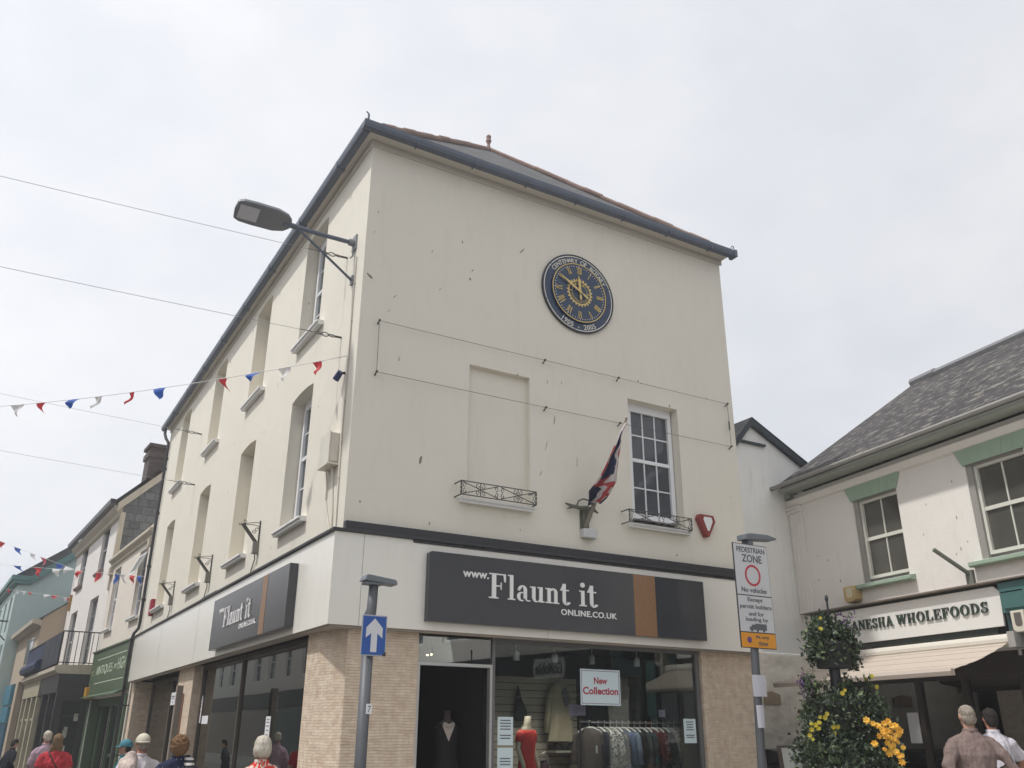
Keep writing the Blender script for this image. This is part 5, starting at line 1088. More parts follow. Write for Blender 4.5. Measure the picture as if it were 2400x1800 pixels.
# timber post and pipe beside the long windows
t = thing('post', 'grey brown post with small white notice before the long shop windows', 'post', (-.6, 6.0, -.1))
mb = MB(); mb.box(-.65, -.55, 5.78, 5.90, -.1, 2.33); mb.build('shaft', mat('post_timber', (.24, .20, .165), .8, .15, 5, .2, 30), t, bevel=.01); mb = MB(); mb.cur = 0; mb.box(-.66, -.652, 5.80, 6.16, 2.02, 2.22); mb.cur = 1; mb.box(-.664, -.6605, 5.86, 6.1, 2.15, 2.165); mb.box(-.664, -.6605, 5.9, 6.08, 2.12, 2.13); mb.box(-.664, -.6605, 5.97, 6.0, 2.05, 2.08); mb.build('notice', [PAPERW, INK], t)
mb = MB(); mb.tube([(-.02, 8.5, -.05), (-.02, 8.5, 2.3)], .025, 8); o = mb.build('wall_pipe', mat('pipe_red_brown', (.30, .16, .12), .6, .15, 6), None); origin_to(o, (-.02, 8.5, 0)); tag(o, 'thin red brown pipe up the middle pillar of the long side', 'pipe')
# white notice board, and a bin standing in for a dark vehicle-like object
t = thing('notice_board', 'white sloping board with dark frame standing by the rough stone wall', 'board', (7.4, -.2, 0))
NB = lambda u, d, z: (u + (1.45 - z) * .10, -.2 + d, z)
mb = MB(NB); mb.box(7.05, 7.46, -.02, .02, .25, 1.43); mb.build('panel', mat('board_white', (.60, .62, .58), .5, .04, 4), t); mb = MB(NB); mb.box(7.02, 7.05, -.03, .03, 0, 1.46); mb.box(7.46, 7.49, -.03, .03, 0, 1.46); mb.box(7.05, 7.46, -.03, .03, 1.431, 1.46); mb.box(7.05, 7.46, -.03, .03, .22, .249); mb.build('frame', mat('board_frame', (.10, .08, .07), .6, .2, 6), t)
mb = MB(NB); mb.box(7.03, 7.06, .03, .5, 0, .03); mb.box(7.45, 7.48, .03, .5, 0, .03); mb.build('foot', MATS['board_frame'], t)
t = thing('bin_stand_in', 'bin shape standing in for a dark vehicle-like object below the rough stone wall', 'bin', (8.1, .45, 0))
BN = mat('bin_dark', (.028, .032, .034), .45, .15, 5)
mb = MB(); mb.add([(7.62, .15, .12), (8.55, .15, .12), (8.55, .75, .12), (7.62, .75, .12), (7.52, .05, 1.18), (8.65, .05, 1.18), (8.65, .85, 1.18), (7.52, .85, 1.18)], [(0, 1, 2, 3), (4, 5, 6, 7), (0, 1, 5, 4), (1, 2, 6, 5), (2, 3, 7, 6), (3, 0, 4, 7)]); mb.build('body', BN, t, bevel=.03)
mb = MB(); mb.section([(.0, 1.185), (.0, 1.25), (.2, 1.36), (.55, 1.40), (.9, 1.38), (.9, 1.185)], 7.48, 8.69); mb.build('lid', BN, t, bevel=.02)
mb = MB(); mb.tube([(7.7, -.03, 1.16), (7.78, -.06, 1.24), (7.95, -.07, 1.28), (8.25, -.07, 1.28), (8.42, -.06, 1.24), (8.5, -.03, 1.16)], .018, 6); mb.build('handle', mat('handle_grey', (.25, .26, .24), .5), t)
for x in (7.68, 8.48): mb = MB(); mb.tube([(x - .04, .45, .03), (x + .04, .45, .03)], .11, 12); mb.build('wheel', BLACKP, t)

# ------------------------------------------------------------------ wires across the street
for hk, en, lab in (((0, .75, 8.25), (-8.6, 1.83, 8.56), 'highest span wire, hooked on the long wall under the street lamp arm'), ((0, .71, 6.91), (-8.6, 1.85, 7.30), 'second span wire, hooked on the long wall near the corner at mid height'), ((0, 10.74, 8.32), (-8.6, 10.6, 8.68), 'far upper span wire, hooked near the far top windows'), ((0, 10.68, 7.04), (-8.6, 10.5, 7.4), 'far lower span wire, hooked between the far blind windows')):
    t = thing('span_wire', lab, 'wire', hk, 'span wires across the street'); a, b = Vector(hk), Vector(en); n = 24
    mb = MB(); mb.tube([a.lerp(b, i / n) + Vector((-.06 if i == 0 else 0, 0, -.02 * math.sin(math.pi * i / n))) for i in range(n + 1)], .0036, 5); mb.build('wire', mat('wire_grey', (.42, .42, .43), .6), t)
    d_ = (b - a).normalized(); mb = MB(); mb.tube([a, a + d_ * .10], .016, 6)
    for k in range(3):
        c = a + d_ * (.14 + k * .10); mb.tube([c + Vector((.045 * math.cos(q) * 1.2, .0 if k % 2 else .03 * math.sin(q), .03 * math.sin(q))) for q in [2 * math.pi * i / 10 for i in range(11)]], .008, 5)
    mb.tube([a + d_ * .42, a + d_ * .60], .007, 5); mb.build('hook', IRON, t)

# ------------------------------------------------------------------ bunting
PEN = {'r': mat('pennant_red', (.62, .06, .07), .6, .06, 5), 'b': mat('pennant_blue', (.045, .13, .50), .6, .06, 5), 'w': mat('pennant_white', (.74, .73, .74), .6, .03, 5), 'p': mat('pennant_pink', (.62, .12, .18), .6, .06, 5)}
def thin_cloth(m):
    # light comes through the thin plastic
    N, L = m.node_tree.nodes, m.node_tree.links; b = N['Principled BSDF']; src = b.inputs['Base Color'].links[0].from_socket
    tl = N.new('ShaderNodeBsdfTranslucent'); L.new(src, tl.inputs['Color']); mx = N.new('ShaderNodeMixShader'); mx.inputs[0].default_value = .45
    L.new(b.outputs[0], mx.inputs[1]); L.new(tl.outputs[0], mx.inputs[2]); L.new(mx.outputs[0], N['Material Output'].inputs['Surface'])
for m_ in PEN.values(): thin_cloth(m_)
def bunting(label, a, b, sag, flags, drop, seed):
    a, b = Vector(a), Vector(b); rr = random.Random(seed); t = thing('bunting', label, 'bunting', a, 'bunting strung across the street')
    P = lambda s: a.lerp(b, s) - Vector((0, 0, 4 * sag * s * (1 - s)))
    mb = MB(); mb.tube([P(i / 60) for i in range(61)], .0055, 5); mb.build('string', mat('string_white', (.66, .66, .66), .7), t)
    side = (b - a).cross(Vector((0, 0, 1))).normalized()
    for col, s0, s1 in flags:
        p, q = P(s0), P(s1); lean = rr.uniform(-.45, .45); blow = rr.uniform(-.75, .75); tip = (p + q) / 2 + (q - p) * lean + side * blow * drop + Vector((0, 0, -drop * math.sqrt(max(.15, 1 - blow * blow))))
        mb = MB(); n = 7; vs = []; idx = {}
        for i in range(n + 1):
            for j in range(n + 1 - i):
                u, v = i / n, j / n; pt = p * (1 - u - v) + q * u + tip * v
                pt += side * (math.sin(u * 7 + blow * 4 + seed) * .16 + math.sin(v * 5 + blow * 5) * .22) * drop * (v + .2)
                idx[i, j] = len(vs); vs.append(pt)
        fs = []
        for i in range(n):
            for j in range(n - i):
                fs.append((idx[i, j], idx[i + 1, j], idx[i, j + 1]))
                if i + j < n - 1: fs.append((idx[i + 1, j], idx[i + 1, j + 1], idx[i, j + 1]))
        mb.add(vs, fs, raw=True); mb.build('pennant', PEN[col], t, True)
bunting('near string of large red, white and blue pennants hooked on the cream corner', (-.02, .18, 6.43), (-8.6, 14.5, 8.6), .4,
        [('r', .031, .041), ('w', .065, .080), ('b', .097, .114), ('r', .141, .152), ('b', .220, .238), ('r', .265, .272), ('w', .313, .324), ('b', .347, .366), ('r', .404, .420), ('w', .441, .466), ('b', .488, .505), ('r', .54, .56), ('w', .59, .61), ('b', .65, .67), ('r', .72, .74), ('w', .8, .82), ('b', .88, .9)], .23, 3)
bunting('second string of pennants sloping down from the left to the white house', (-.78, 30.76, 7.91), (-8.6, 38.0, 11.75), .1,
        [('r', .3612, .395), ('b', .2761, .314), ('w', .2034, .2319), ('p', .1468, .1772), ('b', .0591, .0974), ('w', .0105, .0527), ('w', .43, .46), ('r', .52, .55), ('b', .62, .65), ('w', .73, .76), ('r', .85, .88)], .36, 5)
bunting('level string of pennants crossing before the white house to the antiques parapet', (-.05, 15.93, 5.62), (-8.6, 30.0, 7.75), 0.0,
        [('b', .3479, .3722), ('r', .2885, .312), ('w', .2287, .2526), ('r', .1638, .1807), ('r', .1154, .1318), ('b', .0695, .0809), ('w', .0527, .0662), ('r', .0239, .0382), ('b', .0076, .0185), ('w', .45, .475), ('b', .55, .575), ('r', .68, .70), ('w', .82, .84)], .30, 8)
bunting('lowest string of small windblown pennants in front of the teal house', (-.80, 30.68, 6.74), (-8.6, 34.0, 7.75), 0.0,
        [('r', .2882, .3024), ('w', .2413, .2617), ('w', .2128, .2352), ('r', .1842, .2026), ('w', .0943, .1311), ('r', .0574, .0943), ('w', .0164, .0369), ('r', .0021, .0164), ('b', .38, .40), ('w', .5, .52), ('r', .64, .66), ('b', .8, .82)], .17, 13)

# ------------------------------------------------------------------ papers on the shop glass
def paper(label, m, u0, u1, z0, z1, d, pm, lines, inkm=INK, cat='poster', frame=None, group='papers on the shop glass'):
    t = thing('poster', label, cat, m((u0 + u1) / 2, d, z0), group)
    mb = MB(m); mb.box(u0, u1, d - .002, d, z0, z1); mb.build('sheet', pm, t)
    if frame:
        mb = MB(m); w_ = .008; e = .018; a, b, c, f = u0 + e, u1 - e, z0 + e, z1 - e; s = 1 if u1 > u0 else -1
        for q in ((a, b, c, c + w_), (a, b, f - w_, f), (a, a + w_, c + w_, f - w_), (b - w_, b, c + w_, f - w_)): mb.box(q[0], q[1], d - .0035, d - .0021, q[2], q[3])
        mb.build('border', frame, t)
    if lines:
        mb = MB(m)
        for body, a, b, zb, zt, bold in lines:
            if body is None: mb.box(a, b, d - .0035, d - .0021, zb, zt)
            else: letter_box(mb, body, a, b, zb, zt, d - .0022, .0015, bold)
        mb.build('print', inkm, t)
    return t
paper('pale New Collection poster with red words in the big shop window', FRONT, 3.625, 4.31, 1.975, 2.45, .083, PAPER, [('New', 3.855, 4.085, 2.255, 2.345, .030), ('Collection', 3.665, 4.27, 2.115, 2.215, .030)], INKR, frame=mat('poster_border', (.20, .12, .20), .7))
def lines_of(u0, u1, zs):
    out = []; c = (u0 + u1) / 2; rr = random.Random(int(u0 * 100))
    for z in zs: w_ = (u1 - u0) * rr.uniform(.22, .36); out.append((None, c - w_, c + w_, z, z + .014, 0))
    return out
paper('upper of two pale blue notices on the glass beside the door', FRONT, 2.315, 2.545, 1.465, 1.805, .083, PAPER, lines_of(2.315, 2.545, (1.755, 1.72, 1.685, 1.65, 1.575, 1.54)))
paper('lower of two pale blue notices on the glass beside the door', FRONT, 2.315, 2.545, 1.08, 1.435, .083, PAPER, lines_of(2.315, 2.545, (1.30, 1.265, 1.23)))
paper('pale blue notice on the right end of the big shop window', FRONT, 5.44, 5.67, 1.49, 1.82, .083, PAPER, lines_of(5.44, 5.67, (1.77, 1.735, 1.70, 1.665, 1.59, 1.56)))
paper('tall narrow white notice on the near pane of the long side', lambda u, d, z: (d, u, z), 3.05, 3.29, 1.50, 1.82, .203, PAPERW, lines_of(3.05, 3.29, (1.77, 1.73, 1.68, 1.62, 1.56, 1.53)))
paper('large white notice at the far end of the near side window', lambda u, d, z: (d, u, z), 7.72, 8.25 - .42, 1.76, 2.24, .203, PAPERW, lines_of(7.72, 7.83, (2.1, 2.05, 1.95)), INKR)
paper('small white card beside the large notice on the long side', lambda u, d, z: (d, u, z), 7.1, 7.6, 1.74, 1.88, .203, PAPERW, None)
paper('red sale poster low behind the far side window', lambda u, d, z: (d, u, z), 10.3, 11.6, 1.70, 2.05, .52, mat('sale_red', (.45, .03, .06), .7), [('SALE', 11.2, 10.7, 1.80, 1.95, .02)], LETW)
# hanging red display in the far side window
mb = MB(); rr = random.Random(4)
for k in range(40):
    y = rr.uniform(12.2, 14.2); z = rr.uniform(1.9, 2.75); mb.cur = k % 3; mb.box(.85 + .01 * k, .86 + .01 * k, y, y + rr.uniform(.1, .5), z, z + rr.uniform(.08, .3))
o = mb.build('hanging_display', [mat('display_red', (.30, .06, .06), .8, .2, 5), mat('display_rose', (.42, .25, .22), .8, .2, 5), mat('display_white', (.55, .53, .5), .8, .1, 5)], None); origin_to(o, (.9, 13, 1.9)); tag(o, 'red and white hanging paper display in the far side window', 'display')

# ------------------------------------------------------------------ clothes rail
CHROME = mat('chrome', (.55, .55, .56), .15, .05, 5, metal=.9)
t = thing('clothes_rail', 'chrome clothes rail standing behind the big shop window', 'clothes rail', (5.05, .9, .04))
mb = MB(); mb.tube([(4.15, .9, 1.77), (6.2, .9, 1.77)], .014, 8); mb.build('bar', CHROME, t)
for x in (4.17, 6.18): mb = MB(); mb.tube([(x, .9, .08), (x, .9, 1.80)], .016, 8); mb.box(x - .02, x + .02, .6, 1.2, .04, .08); mb.build('upright', BLACKP, t)
for lab, x, w_ in (('lilac price card clipped on the left end of the clothes rail', 3.66, .28), ('small lilac price card clipped on the right end of the clothes rail', 5.27, .12)):
    z0 = 1.845; q = .42
    mb = MB(); mb.cur = 0; mb.box(x, x + w_, q, q + .003, z0, z0 + (.145 if w_ > .2 else .10))
    mb.cur = 1
    for k in range(3 if w_ > .2 else 2): mb.box(x + w_ * .2, x + w_ * (.5 + .1 * k), q - .002, q - .0003, z0 + .03 + k * .03, z0 + .038 + k * .03)
    mb.cur = 2; mb.tube([(x + w_ / 2, q, z0), (x + w_ / 2, q + .2, z0 - .05), (x + w_ / 2 + .3, .9, 1.78)], .004, 5)
    o = mb.build('price_card', [LILAC, mat('ink_purple', (.3, .2, .42), .8), CHROME], None); origin_to(o, (x, q, z0)); tag(o, lab, 'price card', 'price cards on the rail')
HANG = mat('hanger_white', (.66, .66, .66), .4, .03, 5)
F_ = {'taupe': mat('cloth_taupe', (.11, .088, .085), .9, .2, 12, .3, 30), 'navy': mat('cloth_navy', (.022, .024, .04), .9, .2, 12, .3, 30), 'black': mat('cloth_black', (.012, .012, .015), .9, .2, 12, .3, 30), 'blue': mat('cloth_blue', (.085, .12, .23), .9, .12, 8, .3, 30), 'sky': mat('cloth_sky', (.17, .21, .30), .9, .12, 8, .3, 30), 'maroon': mat('cloth_maroon', (.12, .018, .024), .9, .15, 8, .3, 30), 'green': mat('cloth_dark_green', (.018, .032, .028), .9, .15, 8, .3, 30),
      'mono': patternmat('cloth_black_white', 'flower', [(0, (.02, .02, .025)), (.44, (.5, .5, .5)), (.56, (.03, .03, .035))], 16), 'spark': patternmat('cloth_silver', 'marl', [(0, (.08, .08, .08)), (.45, (.36, .35, .34)), (.58, (.6, .58, .57))], 45), 'dots': patternmat('cloth_navy_bloom', 'flower', [(0, (.02, .025, .04)), (.60, (.35, .32, .24)), (.66, (.03, .035, .05))], 9), 'rose': patternmat('cloth_maroon_bloom', 'flower', [(0, (.10, .015, .02)), (.56, (.3, .24, .24)), (.62, (.09, .015, .02))], 14)}
def garment(label, x, f, z=1.77, turn=0.0, length=.78, seed=1, sleeves=True):
    t = thing('hanging_garment', label, 'clothes', (x, .9, z), 'garments hung on the clothes rail'); rr = random.Random(seed)
    ct, st = math.cos(turn), math.sin(turn)
    G = lambda a, b, c: (x + a * ct - b * st, .9 + a * st + b * ct, z + c)
    mb = MB(G); mb.tube([(0, 0, -.075), (0, .012, -.03), (0, .018, .0), (0, .008, .022), (0, -.012, .018)], .0035, 5)
    mb.tube([(0, -.20, -.165), (0, -.15, -.125), (0, -.05, -.08), (0, .05, -.08), (0, .15, -.125), (0, .20, -.165)], [.008, .014, .016, .016, .014, .008], 8); mb.tube([(0, -.17, -.17), (0, .17, -.17)], .005, 5); mb.build('hanger', HANG, t)
    mb = MB(G); rings = [(-.095, .05, .018), (-.12, .12, .022), (-.15, .185, .026), (-.20, .20, .034), (-.34, .185, .05), (-.5, .19, .05), (-.12 - length, .215, .045)]
    n = 28; vs = []
    for i, (zz, ry, rx) in enumerate(rings):
        for k in range(n):
            q = 2 * math.pi * k / n; w_ = 1 + (.22 * math.sin(q * 5 + seed) * i / 6)
            vs.append((rx * math.cos(q) * w_ + .01 * math.sin(zz * 9 + q * 2), ry * math.sin(q), zz))
    mb.add(vs, [(i * n + k, i * n + (k + 1) % n, (i + 1) * n + (k + 1) % n, (i + 1) * n + k) for i in range(len(rings) - 1) for k in range(n)])
    if sleeves:
        for s in (-1, 1): mb.tube([(0, s * .165, -.15), (0, s * .20, -.20), (.01, s * .225, -.38), (.0, s * .235, -.58)], [.035, .05, .052, .058], 9)
    o = mb.build('garment', F_[f], t, True)
    return t
rk = [('taupe', 'grey brown top with paper tag at the left end of the rail', .9), ('navy', 'dark navy top just right of the grey brown one', .0), ('mono', 'black and white print top near the left of the rail', 0), ('mono', 'second black and white print top, beside the flowered one', 0), ('dots', 'dark flowered blouse left of the blue shirts', 0), ('blue', 'denim blue shirt in the middle of the rail', 0), ('sky', 'paler blue shirt right of the denim blue one', 0), ('black', 'black top right of the blue shirts', 0), ('green', 'dark green top in the middle right of the rail', 0), ('navy', 'dark navy top left of the maroon ones', 0), ('maroon', 'plain maroon top right of centre on the rail', 0), ('rose', 'maroon top with pale print, right of the plain maroon one', 0), ('black', 'black top left of the silvery ones', 0), ('spark', 'silvery speckled top fourth from the right end', 0), ('spark', 'silvery speckled top third from the right end of the rail', 0), ('black', 'black top second from the right end of the rail', 0), ('maroon', 'dark maroon top at the very right end of the rail', 0)]
for i, (f, lab, turn) in enumerate(rk): garment(lab, 4.34 + i * .112 + (.05 if i else 0), f, seed=i + 2, turn=turn if turn else random.uniform(-.12, .2))
mb = MB(); mb.box(4.30, 4.33, .70, .702, 1.35, 1.45); o = mb.build('swing_tag', PAPERW, None); origin_to(o, (4.3, .7, 1.4)); tag(o, 'white swing tag hanging on the grey brown top', 'tag')

# ------------------------------------------------------------------ dummies and display in the window
def dummy(label, x, y, base, skin, cloth, turn, vneck=False, arm=True):
    t = thing('mannequin', label, 'mannequin', (x, y, .04), 'shop dummies'); ct, st = math.cos(turn), math.sin(turn)
    D = lambda a, b, c: (x + a * ct - b * st, y + a * st + b * ct, base + c)
    mb = MB(D); mb.loft([(0, 0, .86, .155, .10), (0, 0, 1.0, .125, .085), (0, .0, 1.18, .145, .10), (0, 0, 1.32, .165, .08), (0, 0, 1.385, .10, .06), (0, -.005, 1.42, .052, .05), (0, -.02, 1.53, .046, .046)], 18)
    if arm:
        for s in (-1, 1): mb.tube([D(s * .165, 0, 1.33), D(s * .205, .02, 1.12), D(s * .20, -.06, .92), D(s * .19, -.10, .76)], [.042, .036, .030, .02], 10, mapped=False)
    o = mb.build('form', skin, t, True)
    mb = MB(D); mb.loft([(0, 0, .52, .19, .13), (0, 0, .84, .172, .115), (0, 0, 1.0, .135, .095), (0, 0, 1.18, .155, .112), (0, 0, 1.31, .168, .088), (0, 0, 1.352, .14, .075)], 22)
    if arm:
        for s in (-1, 1): mb.tube([D(s * .14, 0, 1.32), D(s * .18, 0, 1.28), D(s * .20, .01, 1.20)], [.055, .058, .054], 10, mapped=False)
    mb.build('dress', cloth, t, True)
    mb = MB(); mb.tube([(x, y, .06), (x, y, base + .9)], .02, 8); mb.tube([(x, y, .04), (x, y, .065)], .16, 20); mb.build('stand', CHROME, t)
    return D, t
SKIN_D = mat('dummy_cream', (.52, .45, .36), .5, .03, 5)
dummy('headless cream mannequin in a bright red dress behind the two pale notices', 3.10, .65, .30, SKIN_D, mat('dress_red', (.62, .035, .03), .75, .08, 6, .3, 14), .5)
D, t = dummy('dark dressed bust with pale V neck inside the open shop doorway', 2.02, .95, .36, mat('bust_dark', (.07, .055, .045), .6), mat('dress_black', (.010, .010, .012), .8, .2, 8), -.25, arm=False)
mb = MB(D); mb.add([(-.085, -.094, 1.34), (.085, -.094, 1.34), (.0, -.128, 1.14), (0, -.10, 1.36)], [(0, 2, 3), (3, 2, 1)]); mb.tube([(-.07, -.085, 1.36), (.0, -.11, 1.33), (.07, -.085, 1.36)], .03, 8); mb.build('neck_panel', mat('bust_pale', (.60, .52, .46), .6), t)
t = thing('wall_dress', 'pale beige tunic hung flat on the slatted display wall', 'clothes', (4.3, 1.6, 1.5))
mb = MB(lambda u, d, z: (u, 1.62 + d, z)); n = 26; rings = [(2.33, .10, .02), (2.28, .17, .03), (2.18, .19, .045), (1.95, .185, .05), (1.75, .21, .055), (1.5, .25, .06)]; vs = []
for zz, rx, ry in rings:
    for k in range(n): q = 2 * math.pi * k / n; vs.append((4.32 + rx * math.cos(q), ry * math.sin(q) * (1 + .3 * math.sin(5 * q)), zz))
mb.add(vs, [(i * n + k, i * n + (k + 1) % n, (i + 1) * n + (k + 1) % n, (i + 1) * n + k) for i in range(len(rings) - 1) for k in range(n)]); mb.tube([(4.16, 0, 2.26), (4.09, 0, 2.05), (4.04, 0, 1.62)], [.05, .055, .05], 8); mb.build('tunic', mat('tunic_beige', (.42, .36, .26), .85, .15, 8, .3, 20), t, True)
mb = MB(lambda u, d, z: (u, 1.55 + d, z)); mb.prism([(4.30, 2.20), (4.36, 2.28), (4.42, 2.2), (4.44, 2.1), (4.38, 1.98), (4.33, 2.06)], 0, .02); mb.build('scarf', mat('scarf_grey', (.16, .16, .18), .8), t)
t = thing('handbag', 'dark handbag with pale loop strap on the window floor', 'bag', (3.42, .75, 1.1))
mb = MB(); mb.loft([(3.42, .75, 1.02, .10, .06), (3.42, .75, 1.12, .12, .06), (3.42, .75, 1.26, .09, .04)], 14); mb.build('body', mat('bag_plum', (.05, .012, .03), .5), t, True); mb = MB(); mb.tube([(3.34, .72, 1.2), (3.37, .70, 1.34), (3.43, .70, 1.37), (3.49, .72, 1.28), (3.50, .74, 1.16)], .012, 6); mb.build('strap', mat('strap_pale', (.5, .45, .42), .6), t)
mb = MB(); mb.box(3.2, 4.05, .6, 1.1, .04, 1.02); o = mb.build('display_plinth', mat('plinth_grey', (.10, .10, .10), .7), None, bevel=.01); origin_to(o, (3.6, .85, .04)); tag(o, 'dark plinth under the handbag in the shop window', 'plinth')
t = thing('display_shelf', 'pale shelf with dark folded clothes on the slatted wall', 'shelf', (4.3, 1.5, 1.34)); mb = MB(); mb.box(4.10, 4.62, 1.45, 1.74, 1.34, 1.37); mb.build('board', mat('shelf_pale', (.40, .38, .33), .6), t); mb = MB()
for k in range(4): mb.box(4.13 + .12 * k, 4.23 + .12 * k, 1.5, 1.7, 1.37, 1.45 + .02 * (k % 2))
mb.build('folded_clothes', F_['black'], t)
t = thing('hanging_bag', 'black pointed bag and scarf hanging on the slatted wall', 'bag', (3.6, 1.6, 1.8)); mb = MB(); mb.loft([(3.62, 1.66, 1.78, .13, .05), (3.60, 1.66, 1.95, .11, .05), (3.57, 1.66, 2.1, .05, .04), (3.56, 1.66, 2.28, .012, .012)], 12); mb.build('body', F_['black'], t, True)
# shapes in the long window: dark dressed busts
for i, (y, x, f, lab) in enumerate(((2.6, .9, 'navy', 'dark navy dressed bust nearest the corner in the long window'), (4.2, 1.0, 'black', 'black dressed bust behind the white haired woman in the long window'), (6.0, .95, 'taupe', 'grey brown dressed bust farther along the long window'))):
    dummy(lab, x, y, .15, SKIN_D, F_[f], 1.3, arm=False)

for i, (x, y) in enumerate(((2.9, .6), (3.55, .6), (4.2, .6), (5.0, .55))):
    t = thing('window_spotlight', ('white ceiling spotlight above the red dressed mannequin', 'white ceiling spotlight left of the New Collection poster', 'white ceiling spotlight behind the New Collection poster', 'white ceiling spotlight above the clothes rail')[i], 'spotlight', (x, y, 2.7), 'white spotlights in the shop window')
    mb = MB(); mb.loft([(x, y, 2.56, .045, .045), (x, y, 2.66, .045, .045), (x, y, 2.70, .02, .02)], 14); mb.tube([(x, y, 2.69), (x, y, 2.84)], .008, 6); mb.build('housing', UPVC, t)
    mb = MB(); mb.loft([(x, y, 2.562, .036, .036), (x, y, 2.566, .036, .036)], 12); mb.build('lamp_face', emitmat('spot_white', (1.0, .93, .82), 2.0), t)
    l = bpy.data.lights.new('spotlight', 'SPOT'); l.energy = 26; l.spot_size = R(100); l.spot_blend = .6; l.color = (1.0, .92, .82); l.shadow_soft_size = .05
    lo = bpy.data.objects.new('spotlight', l); COL.objects.link(lo); lo.location = (0, 0, -.15); lo.rotation_euler = (R(14), 0, 0); lo.parent = t
# ------------------------------------------------------------------ flower tower
def flower_tower():
    C0 = Vector((4.03, -3.95, 0)); rt = Vector((.862, -.507, 0)); fw = Vector((.507, .862, 0))
    F = lambda a, b, c: tuple(C0 + rt * a + fw * b + Vector((0, 0, c)))
    t = thing('flower_tower', 'tiered planter tower with dark baskets, trailing greenery and orange and yellow flowers', 'planter', (C0.x, C0.y, 0))
    BK = mat('basket_black', (.016, .017, .016), .7, .2, 8, .3, 40)
    mb = MB(F); mb.tube([(0, 0, -.1), (0, 0, 2.60)], .055, 12); mb.tube([(.01, 0, 2.6), (.01, 0, 2.96)], .012, 6); mb.ball((.01, 0, 2.96), .02, .02, .04, 10, 6); mb.build('post', BLACKP, t)
    for z0, z1, r0, r1 in ((2.25, 2.50, .17, .21), (1.66, 1.92, .24, .28), (1.05, 1.40, .32, .36)):
        mb = MB(F); mb.loft([(0, 0, z0, r0, r0), (0, 0, z0 + .02, r0, r0), (0, 0, z1 - .03, r1, r1), (0, 0, z1 - .03, r1 + .015, r1 + .015), (0, 0, z1, r1 + .015, r1 + .015)], 24); mb.build('basket', BK, t)
    mb = MB(F); mb.loft([(0, 0, -.1, .45, .45), (0, 0, .5, .5, .5), (0, 0, .55, .5, .5)], 20); mb.build('base_tub', BK, t)
    G = [mat('leaf_dark', (.024, .038, .018), .6, .35, 12), mat('leaf_mid', (.048, .076, .032), .6, .3, 12), mat('leaf_light', (.10, .14, .06), .6, .25, 12), mat('leaf_silver', (.16, .20, .16), .7, .15, 12)]
    rr = random.Random(77)
    def leaf(mb, p, L, w_, up=.3):
        d = Vector((rr.gauss(0, 1), rr.gauss(0, 1), rr.gauss(0, 1) + up)).normalized(); s = d.cross(Vector((rr.gauss(0, 1), rr.gauss(0, 1), rr.gauss(0, 1)))).normalized(); nrm = d.cross(s)
        p = Vector(p); mb.add([p, p + d * L * .5 + s * w_ + nrm * L * .12, p + d * L, p + d * L * .5 - s * w_ + nrm * L * .12], [(0, 1, 2), (0, 2, 3)], raw=True)
    def clump(name, blobs, n, L, w_, pick):
        mb = MB()
        tot = sum(b[3] * b[4] * b[5] for b in blobs)
        for a, b, c, ra, rb, rc in blobs:
            for k in range(int(n * ra * rb * rc / tot)):
                q = Vector((rr.gauss(0, 1), rr.gauss(0, 1), rr.gauss(0, 1))).normalized() * (rr.uniform(.30, 1.0) ** .6 if rr.random() < .86 else rr.uniform(1.0, 1.28))
                mb.cur = pick(rr); f = rr.choice((.6, .8, 1.0, 1.2, 1.7)); leaf(mb, F(a + q.x * ra, b + q.y * rb, c + q.z * rc), L * f, w_ * f)
        return mb
    def pick(rr): return rr.choices((0, 1, 2, 3), (52, 33, 13, 2))[0]
    # stems that reach out of the outline
    def sprigs(mb, pts, L, nleaf, col=(0, 1, 2)):
        for a, b, c, da, dc in pts:
            p0 = Vector(F(a, b, c)); p1 = Vector(F(a + da, b + rr.uniform(-.05, .05), c + dc)); mid = (p0 + p1) / 2 + Vector((0, 0, .02))
            mb.cur = 0; mb.tube([p0, mid, p1], [.005, .004, .002], 4, mapped=False)
            for k in range(nleaf):
                s = k / nleaf; mb.cur = rr.choice(col); leaf(mb, tuple(p0.lerp(p1, .25 + .75 * s)), L, L * .28)
    mb = clump('foliage', [(0, 0, 2.56, .24, .22, .10), (-.16, 0, 2.45, .12, .16, .16), (.19, 0, 2.42, .10, .16, .20), (-.05, -.12, 2.44, .2, .12, .14), (.03, 0, 2.66, .12, .12, .12), (-.08, 0, 2.72, .05, .06, .08)], 1900, .048, .014, pick)
    sprigs(mb, [(rr.uniform(-.2, .24), rr.uniform(-.1, .1), 2.58, rr.uniform(-.06, .08), rr.uniform(.08, .26)) for _ in range(26)] + [(s * .2, 0, 2.42, s * rr.uniform(.02, .06), -rr.uniform(.1, .25)) for s in (-1, 1, 1, -1, 1, -1)], .045, 8)
    mb.build('foliage', G, t)
    mb = clump('foliage', [(-.02, 0, 1.90, .32, .28, .12), (-.27, 0, 1.78, .15, .20, .20), (.29, 0, 1.80, .19, .20, .18), (.05, -.2, 1.80, .3, .14, .2), (.16, 0, 1.98, .18, .2, .06), (.26, -.1, 1.72, .2, .2, .16)], 3000, .05, .014, lambda r_: r_.choices((0, 1, 2, 3), (55, 30, 11, 4))[0])
    sprigs(mb, [(rr.uniform(-.36, .38), rr.uniform(-.15, .15), 2.02, rr.uniform(-.08, .10), rr.uniform(.03, .20)) for _ in range(44)] + [(.3, -.1, 1.98, .12, -.05), (.28, -.15, 1.95, .16, -.02), (.34, -.1, 1.93, .14, -.07)], .05, 9)
    mb.build('foliage', G, t)
